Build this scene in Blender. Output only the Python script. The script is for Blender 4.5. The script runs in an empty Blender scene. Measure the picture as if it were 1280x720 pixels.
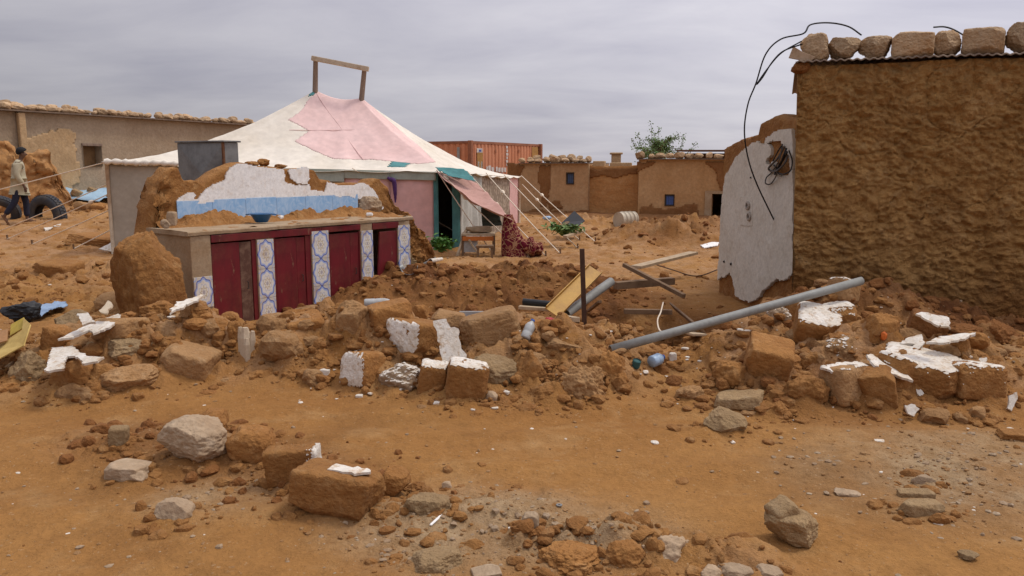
import bpy, bmesh, math, random
import numpy as np
from mathutils import Vector, Matrix, Euler

R = math.radians
scene = bpy.context.scene
COL = scene.collection

# ------------------------------------------------------------------ camera
F_PX, HORIZON, EYE = 1000.0, 207.0, 1.65
PITCH = math.atan((360.0 - HORIZON) / F_PX)
cam_data = bpy.data.cameras.new("camera")
cam_data.sensor_width = 36.0
cam_data.lens = F_PX / 1280.0 * 36.0
cam_data.clip_end = 6000.0
cam_data.clip_start = 0.05
cam = bpy.data.objects.new("camera", cam_data)
COL.objects.link(cam)
cam.location = (0, 0, EYE)
cam.rotation_euler = (R(90) - PITCH, 0, 0)
scene.camera = cam

# ------------------------------------------------------------------ sky and sun (overcast)
SUN_AZ, SUN_EL = R(70), R(62)          # azimuth from +Y towards +X
scene.view_settings.view_transform = 'Standard'
scene.view_settings.look = 'None'
scene.view_settings.gamma = 1.0
scene.view_settings.use_curve_mapping = False
scene.view_settings.exposure = 0.12
world = bpy.data.worlds.new("World")
scene.world = world
world.use_nodes = True
wn, wl = world.node_tree.nodes, world.node_tree.links
wn.clear()
w_out = wn.new('ShaderNodeOutputWorld')
w_bg = wn.new('ShaderNodeBackground')
w_bg.inputs['Strength'].default_value = 0.1
w_sky = wn.new('ShaderNodeTexSky')
w_sky.sky_type = 'NISHITA'
w_sky.sun_disc = False
w_sky.sun_elevation = SUN_EL
w_sky.sun_rotation = SUN_AZ
w_tc = wn.new('ShaderNodeTexCoord')
# clouds: noise on a flat layer overhead, so that streaks close up towards the horizon
w_sep = wn.new('ShaderNodeSeparateXYZ'); wl.new(w_tc.outputs['Generated'], w_sep.inputs[0])
w_zz = wn.new('ShaderNodeMath'); w_zz.operation = 'MAXIMUM'; w_zz.inputs[1].default_value = 0.0
wl.new(w_sep.outputs['Z'], w_zz.inputs[0])
w_za = wn.new('ShaderNodeMath'); w_za.operation = 'ADD'; w_za.inputs[1].default_value = 0.16
wl.new(w_zz.outputs[0], w_za.inputs[0])
w_dx = wn.new('ShaderNodeMath'); w_dx.operation = 'DIVIDE'
w_dy = wn.new('ShaderNodeMath'); w_dy.operation = 'DIVIDE'
wl.new(w_sep.outputs['X'], w_dx.inputs[0]); wl.new(w_za.outputs[0], w_dx.inputs[1])
wl.new(w_sep.outputs['Y'], w_dy.inputs[0]); wl.new(w_za.outputs[0], w_dy.inputs[1])
w_cmb = wn.new('ShaderNodeCombineXYZ')
wl.new(w_dx.outputs[0], w_cmb.inputs[0]); wl.new(w_dy.outputs[0], w_cmb.inputs[1])
w_map = wn.new('ShaderNodeMapping')
w_map.inputs['Rotation'].default_value = (0, 0, R(-12))
w_map.inputs['Scale'].default_value = (0.62, 1.0, 1)
wl.new(w_cmb.outputs[0], w_map.inputs['Vector'])
w_n = wn.new('ShaderNodeTexNoise')
w_n.inputs['Scale'].default_value = 1.5
w_n.inputs['Detail'].default_value = 8
w_n.inputs['Roughness'].default_value = 0.56
w_n.inputs['Distortion'].default_value = 0.35
wl.new(w_map.outputs[0], w_n.inputs['Vector'])
w_ramp = wn.new('ShaderNodeValToRGB')
e = w_ramp.color_ramp.elements
e[0].position = 0.28; e[0].color = (0.47, 0.455, 0.53, 1)
e[1].position = 0.74; e[1].color = (0.68, 0.655, 0.70, 1)
wl.new(w_n.outputs['Fac'], w_ramp.inputs['Fac'])
# the veiled sun brightens the cloud round it
w_dot = wn.new('ShaderNodeVectorMath'); w_dot.operation = 'DOT_PRODUCT'
w_dot.inputs[1].default_value = (math.sin(SUN_AZ) * math.cos(SUN_EL), math.cos(SUN_AZ) * math.cos(SUN_EL), math.sin(SUN_EL))
wl.new(w_tc.outputs['Generated'], w_dot.inputs[0])
w_mr = wn.new('ShaderNodeMapRange')
w_mr.inputs['From Min'].default_value = -0.3; w_mr.inputs['From Max'].default_value = 1.0
w_mr.inputs['To Min'].default_value = 0.40; w_mr.inputs['To Max'].default_value = 1.72
wl.new(w_dot.outputs['Value'], w_mr.inputs['Value'])
# an overcast sky is brighter overhead than at the horizon
w_zen = wn.new('ShaderNodeMath'); w_zen.operation = 'MULTIPLY_ADD'; w_zen.inputs[1].default_value = 0.30; w_zen.inputs[2].default_value = 0.92
wl.new(w_zz.outputs[0], w_zen.inputs[0])
w_bri = wn.new('ShaderNodeMath'); w_bri.operation = 'MULTIPLY'
wl.new(w_mr.outputs[0], w_bri.inputs[0]); wl.new(w_zen.outputs[0], w_bri.inputs[1])
w_mul = wn.new('ShaderNodeVectorMath'); w_mul.operation = 'SCALE'
wl.new(w_ramp.outputs['Color'], w_mul.inputs[0]); wl.new(w_bri.outputs[0], w_mul.inputs['Scale'])
w_s10 = wn.new('ShaderNodeVectorMath'); w_s10.operation = 'SCALE'; w_s10.inputs['Scale'].default_value = 10.0
wl.new(w_mul.outputs[0], w_s10.inputs[0])
w_mix = wn.new('ShaderNodeMixRGB'); w_mix.inputs['Fac'].default_value = 0.93
wl.new(w_sky.outputs[0], w_mix.inputs[1]); wl.new(w_s10.outputs[0], w_mix.inputs[2])
wl.new(w_mix.outputs[0], w_bg.inputs['Color'])
wl.new(w_bg.outputs[0], w_out.inputs['Surface'])

sun_d = bpy.data.lights.new("sun", 'SUN')
sun_d.energy = 1.5
sun_d.angle = R(12)
sun_d.color = (1.0, 0.94, 0.84)
sun = bpy.data.objects.new("sun", sun_d)
COL.objects.link(sun)
sun.location = (6, 8, 20)
_sd = Vector((math.sin(SUN_AZ) * math.cos(SUN_EL), math.cos(SUN_AZ) * math.cos(SUN_EL), math.sin(SUN_EL)))
sun.rotation_euler = _sd.to_track_quat('Z', 'Y').to_euler()

# ------------------------------------------------------------------ picking places from the photograph
CP, SP = math.cos(PITCH), math.sin(PITCH)
def ray(px, py):
    u, v = (px - 640.0) / F_PX, (360.0 - py) / F_PX
    return np.array([u, CP + v * SP, -SP + v * CP])
def on_d(px, py, d):
    r = ray(px, py); return np.array([0, 0, EYE]) + r * (d / r[1])
def on_z(px, py, z):
    r = ray(px, py); return np.array([0, 0, EYE]) + r * ((z - EYE) / r[2])
def on_plane(px, py, p0, n):
    r = ray(px, py); o = np.array([0, 0, EYE])
    return o + r * (np.dot(np.asarray(p0) - o, n) / np.dot(r, n))
def project(P):
    P = np.asarray(P, float) - np.array([0, 0, EYE])
    f = P[..., 1] * CP - P[..., 2] * SP
    return 640 + F_PX * P[..., 0] / f, 360 - F_PX * (P[..., 1] * SP + P[..., 2] * CP) / f

# ------------------------------------------------------------------ noise
def _hash(ix, iy, iz, seed):
    h = (ix.astype(np.int64) * 374761393 + iy.astype(np.int64) * 668265263 + iz.astype(np.int64) * 2147483647 + seed * 1274126177) & 0xFFFFFFFF
    h = ((h ^ (h >> 13)) * 1274126177) & 0xFFFFFFFF
    h = ((h ^ (h >> 16)) * 2246822519) & 0xFFFFFFFF
    return ((h ^ (h >> 15)) & 0xFFFFFF) / float(0xFFFFFF)
def vnoise(x, y, z=None, seed=0):
    x = np.asarray(x, float); y = np.asarray(y, float)
    if z is None:
        xi, yi = np.floor(x), np.floor(y)
        fx, fy = x - xi, y - yi
        fx = fx * fx * fx * (fx * (fx * 6 - 15) + 10); fy = fy * fy * fy * (fy * (fy * 6 - 15) + 10)
        zz = np.zeros_like(xi)
        a = _hash(xi, yi, zz, seed); b = _hash(xi + 1, yi, zz, seed)
        c = _hash(xi, yi + 1, zz, seed); d = _hash(xi + 1, yi + 1, zz, seed)
        return ((a + (b - a) * fx) * (1 - fy) + (c + (d - c) * fx) * fy) * 2 - 1
    z = np.asarray(z, float)
    xi, yi, zi = np.floor(x), np.floor(y), np.floor(z)
    fx, fy, fz = x - xi, y - yi, z - zi
    fx = fx * fx * (3 - 2 * fx); fy = fy * fy * (3 - 2 * fy); fz = fz * fz * (3 - 2 * fz)
    def pl(k):
        a = _hash(xi, yi, zi + k, seed); b = _hash(xi + 1, yi, zi + k, seed)
        c = _hash(xi, yi + 1, zi + k, seed); d = _hash(xi + 1, yi + 1, zi + k, seed)
        return (a + (b - a) * fx) * (1 - fy) + (c + (d - c) * fx) * fy
    return (pl(0) * (1 - fz) + pl(1) * fz) * 2 - 1
def fbm(x, y, z=None, octv=4, seed=0, gain=0.5, billow=False):
    t, a, n = 0.0, 1.0, 0.0
    for k in range(octv):
        f = 2.03 ** k
        v = vnoise(x * f + k * 7.3, y * f - k * 3.1, None if z is None else z * f, seed + k * 17)
        if billow: v = np.abs(v) * 2 - 1
        t = t + a * v; n += a; a *= gain
    return t / n
def domes(x, y, seed, lo=0.25, hi=0.75):
    """Rounded clods, one per cell of a jittered grid."""
    xi, yi = np.floor(x), np.floor(y)
    out = np.zeros_like(x)
    zz = np.zeros_like(xi)
    for dx in (-1, 0, 1):
        for dy in (-1, 0, 1):
            cx, cy = xi + dx, yi + dy
            jx, jy = _hash(cx, cy, zz, seed), _hash(cx, cy, zz + 1, seed)
            r = lo + (hi - lo) * _hash(cx, cy, zz + 2, seed) ** 2
            d2 = ((x - cx - jx) ** 2 + (y - cy - jy) ** 2) / (r * r)
            out = np.maximum(out, r * np.sqrt(np.clip(1 - d2, 0, 1)))
    return out
def sstep(a, b, x):
    t = np.clip((x - a) / (b - a), 0, 1); return t * t * (3 - 2 * t)
def in_poly(x, y, poly):
    x, y = np.asarray(x, float), np.asarray(y, float)
    ins = np.zeros(x.shape, bool)
    n = len(poly)
    for i in range(n):
        x1, y1 = poly[i]; x2, y2 = poly[(i + 1) % n]
        c = (y1 > y) != (y2 > y)
        xx = (x2 - x1) * (y - y1) / ((y2 - y1) if y2 != y1 else 1e-9) + x1
        ins ^= c & (x < xx)
    return ins

# ------------------------------------------------------------------ the lie of the land
def seg(x, y, ax, ay, bx, by, w, p=1.0):
    t = np.clip(((x - ax) * (bx - ax) + (y - ay) * (by - ay)) / ((bx - ax) ** 2 + (by - ay) ** 2 + 1e-9), 0, 1)
    d2 = ((x - ax - t * (bx - ax)) ** 2 + (y - ay - t * (by - ay)) ** 2) / (w * w)
    return np.exp(-d2 ** p)
MOUNDS = [  # ax, ay, bx, by, width, height, sharpness
    (-4.6, 6.5, -3.0, 6.6, 0.75, 0.22, 1.4), (-3.0, 6.6, -1.7, 6.7, 0.68, 0.20, 1.3), (-1.7, 6.5, -1.2, 6.5, 0.5, 0.19, 1.2),
    (-1.15, 6.45, 0.72, 6.25, 0.55, 0.25, 1.5), (0.25, 6.35, 0.65, 6.3, 0.45, 0.17, 1.3),
    (-0.9, 7.2, -0.2, 7.2, 0.45, 0.08, 1.2),
    (2.0, 6.05, 3.2, 6.15, 0.6, 0.24, 1.5), (1.75, 6.5, 2.4, 7.2, 0.5, 0.22, 1.2), (3.2, 6.1, 4.8, 5.9, 0.6, 0.14, 1.5),
    (2.75, 7.7, 3.4, 7.6, 0.75, 0.34, 1.3), (3.4, 7.6, 5.4, 7.0, 0.75, 0.22, 1.3),
    (-1.4, 9.7, 0.5, 10.2, 0.95, 0.36, 1.2), (-0.4, 9.0, 0.2, 9.0, 0.6, 0.12, 1.2),
    (3.3, 17.6, 5.6, 18.3, 1.2, 0.48, 1.3), (2.2, 21.0, 2.4, 21.0, 1.5, 0.25, 1.0),
    (-3.9, 8.1, -3.8, 8.1, 0.5, 0.06, 1.2), (0.6, 20.3, 0.7, 20.3, 2.5, 0.15, 1.0),
    (-2.0, 4.75, -1.2, 4.15, 0.28, 0.05, 1.2), (-2.5, 4.6, -2.1, 4.6, 0.25, 0.04, 1.2),
    (0.12, 3.32, 0.42, 3.30, 0.17, 0.085, 1.3), (0.5, 3.27, 1.0, 3.15, 0.17, 0.07, 1.2), (-0.25, 3.75, 0.0, 3.6, 0.3, 0.035, 1.0),
    (-13.2, 23.3, -11.2, 24.0, 1.0, 0.32, 1.0), (-7.0, 12.0, -5.5, 12.5, 1.5, 0.10, 1.0), (-8.0, 9.5, -6, 9.5, 1.2, 0.08, 1.0),
]
PITS = [(1.75, 8.6, 0.95, 0.85, 0.50), (1.0, 7.3, 0.9, 0.45, 0.12), (0.5, 8.6, 0.5, 0.5, 0.08)]
def rough_mask(x, y):
    m = np.zeros_like(x)
    for k, (ax, ay, bx, by, w, h, p) in enumerate(MOUNDS):
        if k == 16: continue
        m = np.maximum(m, seg(x, y, ax, ay, bx, by, w * 1.15, 2.0) * min(1.0, h / 0.11))
    for cx, cy, rx, ry, dp in PITS:
        m = np.maximum(m, np.exp(-(((x - cx) / rx) ** 2 + ((y - cy) / ry) ** 2) ** 2) * 0.9)
    m = np.maximum(m, 0.32 * sstep(9.0, 12.0, y) * sstep(46, 28, y))
    return np.clip(m, 0, 1)
def gravel_mask(x, y):
    g = np.exp(-(((x + 0.05) / 0.75) ** 2 + ((y - 3.45) / 0.42) ** 2) ** 2)
    g = np.maximum(g, np.exp(-(((x - 2.55) / 0.95) ** 2 + ((y - 4.15) / 0.75) ** 2) ** 2))
    g = np.maximum(g, 0.6 * np.exp(-(((x + 1.5) / 0.35) ** 2 + ((y - 3.8) / 0.25) ** 2) ** 2))
    return np.clip(g * (0.75 + 0.6 * fbm(x * 2.2, y * 2.2, octv=3, seed=61)), 0, 1)
def fresh_mask(x, y):
    """freshly dug, redder and damper soil"""
    f = np.maximum(seg(x, y, -1.5, 9.6, 0.8, 9.9, 1.25, 2), np.exp(-(((x - 1.8) / 1.5) ** 2 + ((y - 8.4) / 1.3) ** 2) ** 2))
    f = np.maximum(f, seg(x, y, 3.0, 7.7, 5.6, 6.9, 0.7, 2))
    f = np.maximum(f, 0.7 * seg(x, y, 3.3, 17.6, 5.6, 18.3, 1.4, 2))
    f = np.maximum(f, 0.55 * seg(x, y, -2.3, 4.75, -1.0, 4.1, 0.4, 2))
    f = np.maximum(f, 0.5 * seg(x, y, 1.6, 5.5, 2.2, 5.3, 0.35, 2))
    return np.clip(f * (0.8 + 0.5 * fbm(x * 1.7, y * 1.7, octv=3, seed=71)), 0, 1)
def ground_base(x, y):
    z = 0.65 * sstep(13, 27, y) * sstep(3, 10, -x)
    z = z - 0.35 * sstep(20, 30, y) * sstep(-1, 3, x)
    for ax, ay, bx, by, w, h, p in MOUNDS:
        z = z + h * seg(x, y, ax, ay, bx, by, w, p)
    for cx, cy, rx, ry, dp in PITS:
        z = z - dp * np.exp(-(((x - cx) / rx) ** 2 + ((y - cy) / ry) ** 2))
    return z
def H(x, y):
    x, y = np.atleast_1d(np.asarray(x, float)), np.atleast_1d(np.asarray(y, float))
    r = rough_mask(x, y); g = gravel_mask(x, y)
    wx = x + 0.10 * fbm(x * 3, y * 3, octv=2, seed=5); wy = y + 0.10 * fbm(x * 3, y * 3, octv=2, seed=6)
    d = 0.17 * fbm(wx * 2.3, wy * 2.3, octv=5, seed=11, gain=0.55) + 0.16 * domes(wx * 3.1, wy * 3.1, 21) \
        + 0.10 * domes(wx * 6.7 + 3, wy * 6.7, 22) + 0.05 * domes(wx * 14, wy * 14, 23) + 0.016 * fbm(wx * 26, wy * 26, octv=3, seed=12, billow=True)
    far = sstep(60, 200, y)
    z = ground_base(x, y)
    z = z + r * (d - 0.10) * (0.75 + 0.25 * sstep(6, 14, y))
    p = 0.022 * fbm(x * 0.9, y * 1.1, octv=3, seed=31) + 0.010 * fbm(x * 5, y * 5, octv=4, seed=32) + 0.004 * fbm(x * 28, y * 28, octv=3, seed=33)
    p = p + 0.012 * np.clip(fbm(x * 3.3 + 4, y * 3.3, octv=3, seed=37), 0, 1)
    for c_, w_ in ((5.05, 0.16), (3.95, 0.17)):                 # worn wheel tracks along the path
        dd = (y - c_ - 0.10 * np.sin(x * 0.8) + 0.05 * x) / w_
        p = p - 0.020 * np.exp(-dd ** 2) + 0.010 * np.exp(-((np.abs(dd) - 1.7) / 0.6) ** 2)
    z = z + (1 - r) * p * (1 - far)
    z = z + g * (0.018 * domes(x * 17, y * 17, 41, 0.2, 0.7) + 0.010 * domes(x * 38, y * 38, 42, 0.2, 0.7) - 0.004)
    return z
def Hs(x, y): return float(H(x, y)[0])
_DS = np.geomspace(2.4, 70, 900)
def G(px, py, dmin=2.4):
    """where the view ray through this place of the photograph meets the ground"""
    r = ray(px, py); ds = _DS[_DS >= dmin]
    P = np.array([0, 0, EYE]) + r[None, :] * (ds / r[1])[:, None]
    hit = np.nonzero(P[:, 2] <= H(P[:, 0], P[:, 1]))[0]
    k = hit[0] if len(hit) else len(ds) - 1
    return np.array([P[k, 0], P[k, 1], Hs(P[k, 0], P[k, 1])])

# ------------------------------------------------------------------ object helpers
def tag(o, label=None, cat=None, group=None, kind=None):
    if label: o['label'] = label
    if cat: o['category'] = cat
    if group: o['group'] = group
    if kind: o['kind'] = kind
    return o
def thing(name, label, cat, loc=(0, 0, 0), group=None):
    o = bpy.data.objects.new(name, None); COL.objects.link(o)
    o.location = tuple(float(c) for c in loc); o.empty_display_size = 0.1
    return tag(o, label, cat, group)
def wloc(o):
    v = Vector((0, 0, 0))
    while o is not None:
        v = v + o.location; o = o.parent
    return v
def mk(name, V, Fc, mat, parent=None, smooth=False, bevel=0.0, origin=None, solid=0.0, mats=None, fmat=None):
    """link world-space geometry as one mesh object; its origin is its parent's place, or its own base"""
    V = np.asarray(V, float).reshape(-1, 3)
    if origin is None:
        origin = (V[:, 0].mean(), V[:, 1].mean(), V[:, 2].min())
    org = np.array([float(c) for c in origin])
    me = bpy.data.meshes.new(name)
    if isinstance(Fc, np.ndarray) and Fc.ndim == 2:
        k = Fc.shape[1]; n = len(Fc)
        me.vertices.add(len(V)); me.vertices.foreach_set('co', (V - org).astype(np.float32).ravel())
        me.loops.add(n * k); me.loops.foreach_set('vertex_index', Fc.astype(np.int32).ravel())
        me.polygons.add(n)
        me.polygons.foreach_set('loop_start', np.arange(0, n * k, k, dtype=np.int32))
        me.update(calc_edges=True); me.validate()
    else:
        me.from_pydata([tuple(v) for v in (V - org)], [], [tuple(int(i) for i in f) for f in Fc])
        me.update()
    for m in (mats or [mat]): me.materials.append(m)
    if fmat is not None: me.polygons.foreach_set('material_index', np.asarray(fmat, np.int32))
    me.polygons.foreach_set('use_smooth', np.full(len(me.polygons), bool(smooth)))
    o = bpy.data.objects.new(name, me); COL.objects.link(o)
    if parent is not None:
        o.parent = parent; o.location = Vector(org) - wloc(parent)
    else:
        o.location = org
    if solid:
        m = o.modifiers.new('thick', 'SOLIDIFY'); m.thickness = solid; m.offset = 0
    if bevel:
        m = o.modifiers.new('bevel', 'BEVEL'); m.width = bevel; m.segments = 2; m.limit_method = 'ANGLE'
    return o
def crumble(V, w, a=0.05, f=5.0, seed=1):
    """break up earthen faces in every direction, w = how much per corner"""
    x, y, z = V[:, 0], V[:, 1], V[:, 2]
    D = np.stack([a * fbm(x * f + k * 31, y * f, z * f, 4, seed + k, gain=0.6) + a * 0.5 * fbm(x * f * 3.1, y * f * 3.1 + k * 17, z * f * 3.1, 3, seed + k + 5, billow=True) for k in range(3)], 1)
    return V + D * np.asarray(w)[:, None]
class MB:
    def __init__(s): s.V, s.F, s.n = [], [], 0
    def add(s, V, Fc):
        V = np.asarray(V, float).reshape(-1, 3)
        s.F += [tuple(int(i) + s.n for i in f) for f in Fc]; s.V.append(V); s.n += len(V); return s
    def box(s, c, ex, ey, ez):
        c, ex, ey, ez = (np.asarray(a, float) for a in (c, ex, ey, ez))
        V = [c + i * ex + j * ey + k * ez for k in (-1, 1) for j in (-1, 1) for i in (-1, 1)]
        f = [(0, 2, 3, 1), (4, 5, 7, 6), (0, 1, 5, 4), (2, 6, 7, 3), (0, 4, 6, 2), (1, 3, 7, 5)]
        if np.dot(np.cross(ex, ey), ez) < 0: f = [q[::-1] for q in f]
        return s.add(V, f)
    def beam(s, a, b, w, h, up=(0, 0, 1), roll=0.0):
        a, b = np.asarray(a, float), np.asarray(b, float)
        d = b - a; L = np.linalg.norm(d); d = d / L
        sd = np.cross(d, np.asarray(up, float)); sd = sd / np.linalg.norm(sd); u = np.cross(sd, d)
        c_, s_ = math.cos(roll), math.sin(roll)
        sd, u = sd * c_ + u * s_, u * c_ - sd * s_
        return s.box((a + b) / 2, d * L / 2, sd * w / 2, u * h / 2)
    def tube(s, pts, r, n=6, cap=True):
        pts = np.asarray(pts, float); m = len(pts)
        rr = np.full(m, r, float) if np.isscalar(r) else np.asarray(r, float)
        T = np.gradient(pts, axis=0); T /= np.linalg.norm(T, axis=1)[:, None] + 1e-12
        up = np.array([0, 0, 1.0]) if abs(T[0][2]) < 0.9 else np.array([1.0, 0, 0])
        V = []
        A = np.cross(T[0], up); A /= np.linalg.norm(A)
        for i in range(m):
            A = A - T[i] * np.dot(A, T[i]); A /= np.linalg.norm(A) + 1e-12
            B = np.cross(T[i], A)
            for k in range(n):
                t = 2 * math.pi * k / n
                V.append(pts[i] + rr[i] * (math.cos(t) * A + math.sin(t) * B))
        f = [(i * n + k, (i + 1) * n + k, (i + 1) * n + (k + 1) % n, i * n + (k + 1) % n) for i in range(m - 1) for k in range(n)]
        f = [q[::-1] for q in f]
        if cap: f += [tuple(range(n)), tuple((m - 1) * n + n - 1 - k for k in range(n))]
        return s.add(V, f)
    def lathe(s, c, axis, prof, n=24, close=False):
        """prof: (radius, distance along the axis)"""
        c, a = np.asarray(c, float), np.asarray(axis, float); a = a / np.linalg.norm(a)
        up = np.array([0, 0, 1.0]) if abs(a[2]) < 0.9 else np.array([1.0, 0, 0])
        A = np.cross(up, a); A /= np.linalg.norm(A); B = np.cross(a, A)
        V = [c + a * h + r * (math.cos(2 * math.pi * k / n) * A + math.sin(2 * math.pi * k / n) * B) for r, h in prof for k in range(n)]
        m = len(prof); f = []
        for i in range(m if close else m - 1):
            j = (i + 1) % m
            f += [(i * n + k, i * n + (k + 1) % n, j * n + (k + 1) % n, j * n + k) for k in range(n)]
        return s.add(V, f)
    def prism(s, poly, O, ex, ey, ez, h):
        O, ex, ey, ez = (np.asarray(a, float) for a in (O, ex, ey, ez)); n = len(poly)
        V = [O + ex * p[0] + ey * p[1] for p in poly] + [O + ex * p[0] + ey * p[1] + ez * h for p in poly]
        return s.add(V, [tuple(range(n))[::-1], tuple(range(n, 2 * n))] + [(i, (i + 1) % n, n + (i + 1) % n, n + i) for i in range(n)])
    def build(s, name, mat, parent=None, **k):
        return mk(name, np.concatenate(s.V), s.F, mat, parent, **k)
def grid_faces(ni, nj, wrap=False):
    i, j = np.meshgrid(np.arange(ni if wrap else ni - 1), np.arange(nj - 1), indexing='ij')
    i, j = i.ravel(), j.ravel(); i2 = (i + 1) % ni
    return np.stack([i * nj + j, i2 * nj + j, i2 * nj + j + 1, i * nj + j + 1], 1)
class Frame:
    """an upright plane: s along it, z up, off towards the viewer"""
    def __init__(f, a, b):
        f.a = np.array([a[0], a[1], 0.0]); d = np.array([b[0] - a[0], b[1] - a[1], 0.0])
        f.L = float(np.linalg.norm(d)); f.e = d / f.L
        f.n = np.array([f.e[1], -f.e[0], 0.0])
    def P(f, s, z, off=0.0):
        s, z, off = np.broadcast_arrays(np.asarray(s, float), np.asarray(z, float), np.asarray(off, float))
        return f.a + s[..., None] * f.e + off[..., None] * f.n + z[..., None] * np.array([0, 0, 1.0])
    def px(f, px, py, off=0.0):
        q = on_plane(px, py, f.a + f.n * off, f.n); return float(np.dot(q - f.a, f.e)), float(q[2])
    def rot(f): return math.atan2(f.e[1], f.e[0])
    def box(f, mb, s0, s1, z0, z1, o0, o1):
        return mb.box(f.P((s0 + s1) / 2, (z0 + z1) / 2, (o0 + o1) / 2), f.e * (s1 - s0) / 2, f.n * (o1 - o0) / 2, np.array([0, 0, (z1 - z0) / 2]))
def wall_mesh(fr, s0, s1, top, zb, thick, cell, disp=None, round_=0.03, nzmax=400):
    """an earthen wall: displaced face, crumbled top from top(s), real thickness"""
    ns = max(2, int((s1 - s0) / cell) + 1); s = np.linspace(s0, s1, ns)
    zt = np.asarray(top(s), float); nz = max(3, min(nzmax, int((zt.max() - zb) / cell) + 1))
    t = np.linspace(0, 1, nz)
    S = np.repeat(s[:, None], nz, 1); Z = zb + (zt - zb)[:, None] * t[None, :]
    off = disp(S, Z) if disp else np.zeros_like(S)
    front = fr.P(S, Z, off)
    edge = fr.P(s, zt + round_, np.full_like(s, -thick * 0.3) + 0.02 * fbm(s * 9, s * 0, octv=3, seed=3))[:, None]
    edge2 = fr.P(s, zt + round_ * 0.6 + 0.02 * fbm(s * 7, s * 0 + 4, octv=3, seed=4), np.full_like(s, -thick * 0.75))[:, None]
    nb = max(2, nz // 4); tb = np.linspace(1, 0, nb)
    Sb = np.repeat(s[:, None], nb, 1); Zb = zb + (zt - zb - 0.01)[:, None] * tb[None, :]
    ob = -thick + (0.5 * disp(Sb + 17.3, Zb) if disp else 0)
    back = fr.P(Sb, Zb, ob)
    A = np.concatenate([front, edge, edge2, back], 1); nj = A.shape[1]
    Fc = grid_faces(ns, nj)
    faces = [tuple(q) for q in Fc] + [tuple(range(nj))[::-1], tuple((ns - 1) * nj + k for k in range(nj))]
    return A.reshape(-1, 3), faces
def patch_mesh(fr, inc, exc, cell, base_off, thick, jag=0.02, seed=0, surf=None, freq=9.0):
    """a skin of plaster on a wall plane: the cells inside the outlines, edges crumbled, with its own thickness"""
    P = np.array([p for poly in inc for p in poly])
    s = np.arange(P[:, 0].min() - 0.05, P[:, 0].max() + 0.05, cell); z = np.arange(P[:, 1].min() - 0.05, P[:, 1].max() + 0.05, cell)
    S, Z = np.meshgrid(s, z, indexing='ij')
    cs, cz = S[:-1, :-1] + cell / 2, Z[:-1, :-1] + cell / 2
    js = cs + jag * fbm(cs * freq, cz * freq, octv=4, seed=seed); jz = cz + jag * fbm(cs * freq + 9, cz * freq, octv=4, seed=seed + 5)
    m = np.zeros(cs.shape, bool)
    for p in inc: m |= in_poly(js, jz, p)
    for p in exc: m &= ~in_poly(js, jz, p)
    ni, nj = S.shape
    off = base_off + thick + (surf(S, Z) if surf else 0)
    Vf = fr.P(S, Z, off).reshape(-1, 3); Vb = fr.P(S, Z, np.full_like(S, base_off - 0.03)).reshape(-1, 3)
    ii, jj = np.nonzero(m); a = ii * nj + jj
    F1 = np.stack([a, a + nj, a + nj + 1, a + 1], 1)
    N = ni * nj; sides = []
    mp = np.pad(m, 1)
    for di, dj, (p, q) in ((-1, 0, (1, 0)), (1, 0, (nj, nj + 1)), (0, -1, (0, nj)), (0, 1, (nj + 1, 1))):
        k = ~mp[ii + 1 + di, jj + 1 + dj]
        sides.append(np.stack([a[k] + q, a[k] + p, a[k] + p + N, a[k] + q + N], 1))
    Fc = np.concatenate([F1] + sides)
    V = np.concatenate([Vf, Vb]); used = np.unique(Fc); mp2 = np.full(len(V), -1); mp2[used] = np.arange(len(used))
    return V[used], mp2[Fc]

# ------------------------------------------------------------------ rocks
def _ico(sub):
    bm = bmesh.new(); bmesh.ops.create_icosphere(bm, subdivisions=sub, radius=1.0)
    V = np.array([v.co[:] for v in bm.verts]); Fc = np.array([[v.index for v in f.verts] for f in bm.faces]); bm.free()
    return V, Fc
ICO = {k - 1: _ico(k) for k in (2, 3, 4, 5)}      # 42, 162, 642, 2562 corners
ICO[0] = _ico(1); ICO[5] = _ico(6)
def rock_shape(seed, kind='boulder', sub=4):
    """unit-sized (half extents about 1) rock"""
    rng = np.random.RandomState(seed)
    V, Fc = ICO[sub]; V = V.copy()
    n = {'block': 9.0, 'boulder': 2.8, 'clod': 2.3, 'slab': 8.0}[kind]
    s = (np.abs(V) ** n).sum(1) ** (1.0 / n); V /= s[:, None]
    boxy = kind in ('block', 'slab')
    for _ in range({'block': 7, 'boulder': 13, 'clod': 8, 'slab': 6}[kind]):
        d = rng.normal(size=3); d /= np.linalg.norm(d)
        if boxy and _ < 3: d[2] *= 0.5; d /= np.linalg.norm(d)
        h = (V @ d).max() * (rng.uniform(0.80, 0.95) if boxy else rng.uniform(0.68, 0.90)); k = V @ d - h
        V -= np.outer(np.clip(k, 0, None) * 0.96, d)
    a = {'block': (0.050, 0.045, 0.022), 'boulder': (0.09, 0.065, 0.028), 'clod': (0.16, 0.13, 0.05), 'slab': (0.04, 0.03, 0.012)}[kind]
    r = V / (np.linalg.norm(V, axis=1)[:, None] + 1e-9); o = rng.uniform(-50, 50, 3)
    q = V + o
    e_ = np.sort(np.abs(V), 1)[:, 1] if boxy else np.ones(len(V))      # crumbling along the edges of a block
    rel = a[0] * fbm(q[:, 0] * 1.6, q[:, 1] * 1.6, q[:, 2] * 1.6, 3, seed) + a[1] * (0.35 + 0.9 * e_ ** 3 if boxy else 1.0) * fbm(q[:, 0] * 4.2, q[:, 1] * 4.2, q[:, 2] * 4.2, 4, seed + 9, billow=True)
    if sub >= 3: rel = rel + a[2] * fbm(q[:, 0] * 13, q[:, 1] * 13, q[:, 2] * 13, 3, seed + 19)
    V = V + r * rel[:, None]
    return V / np.abs(V).max(0), Fc
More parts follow.
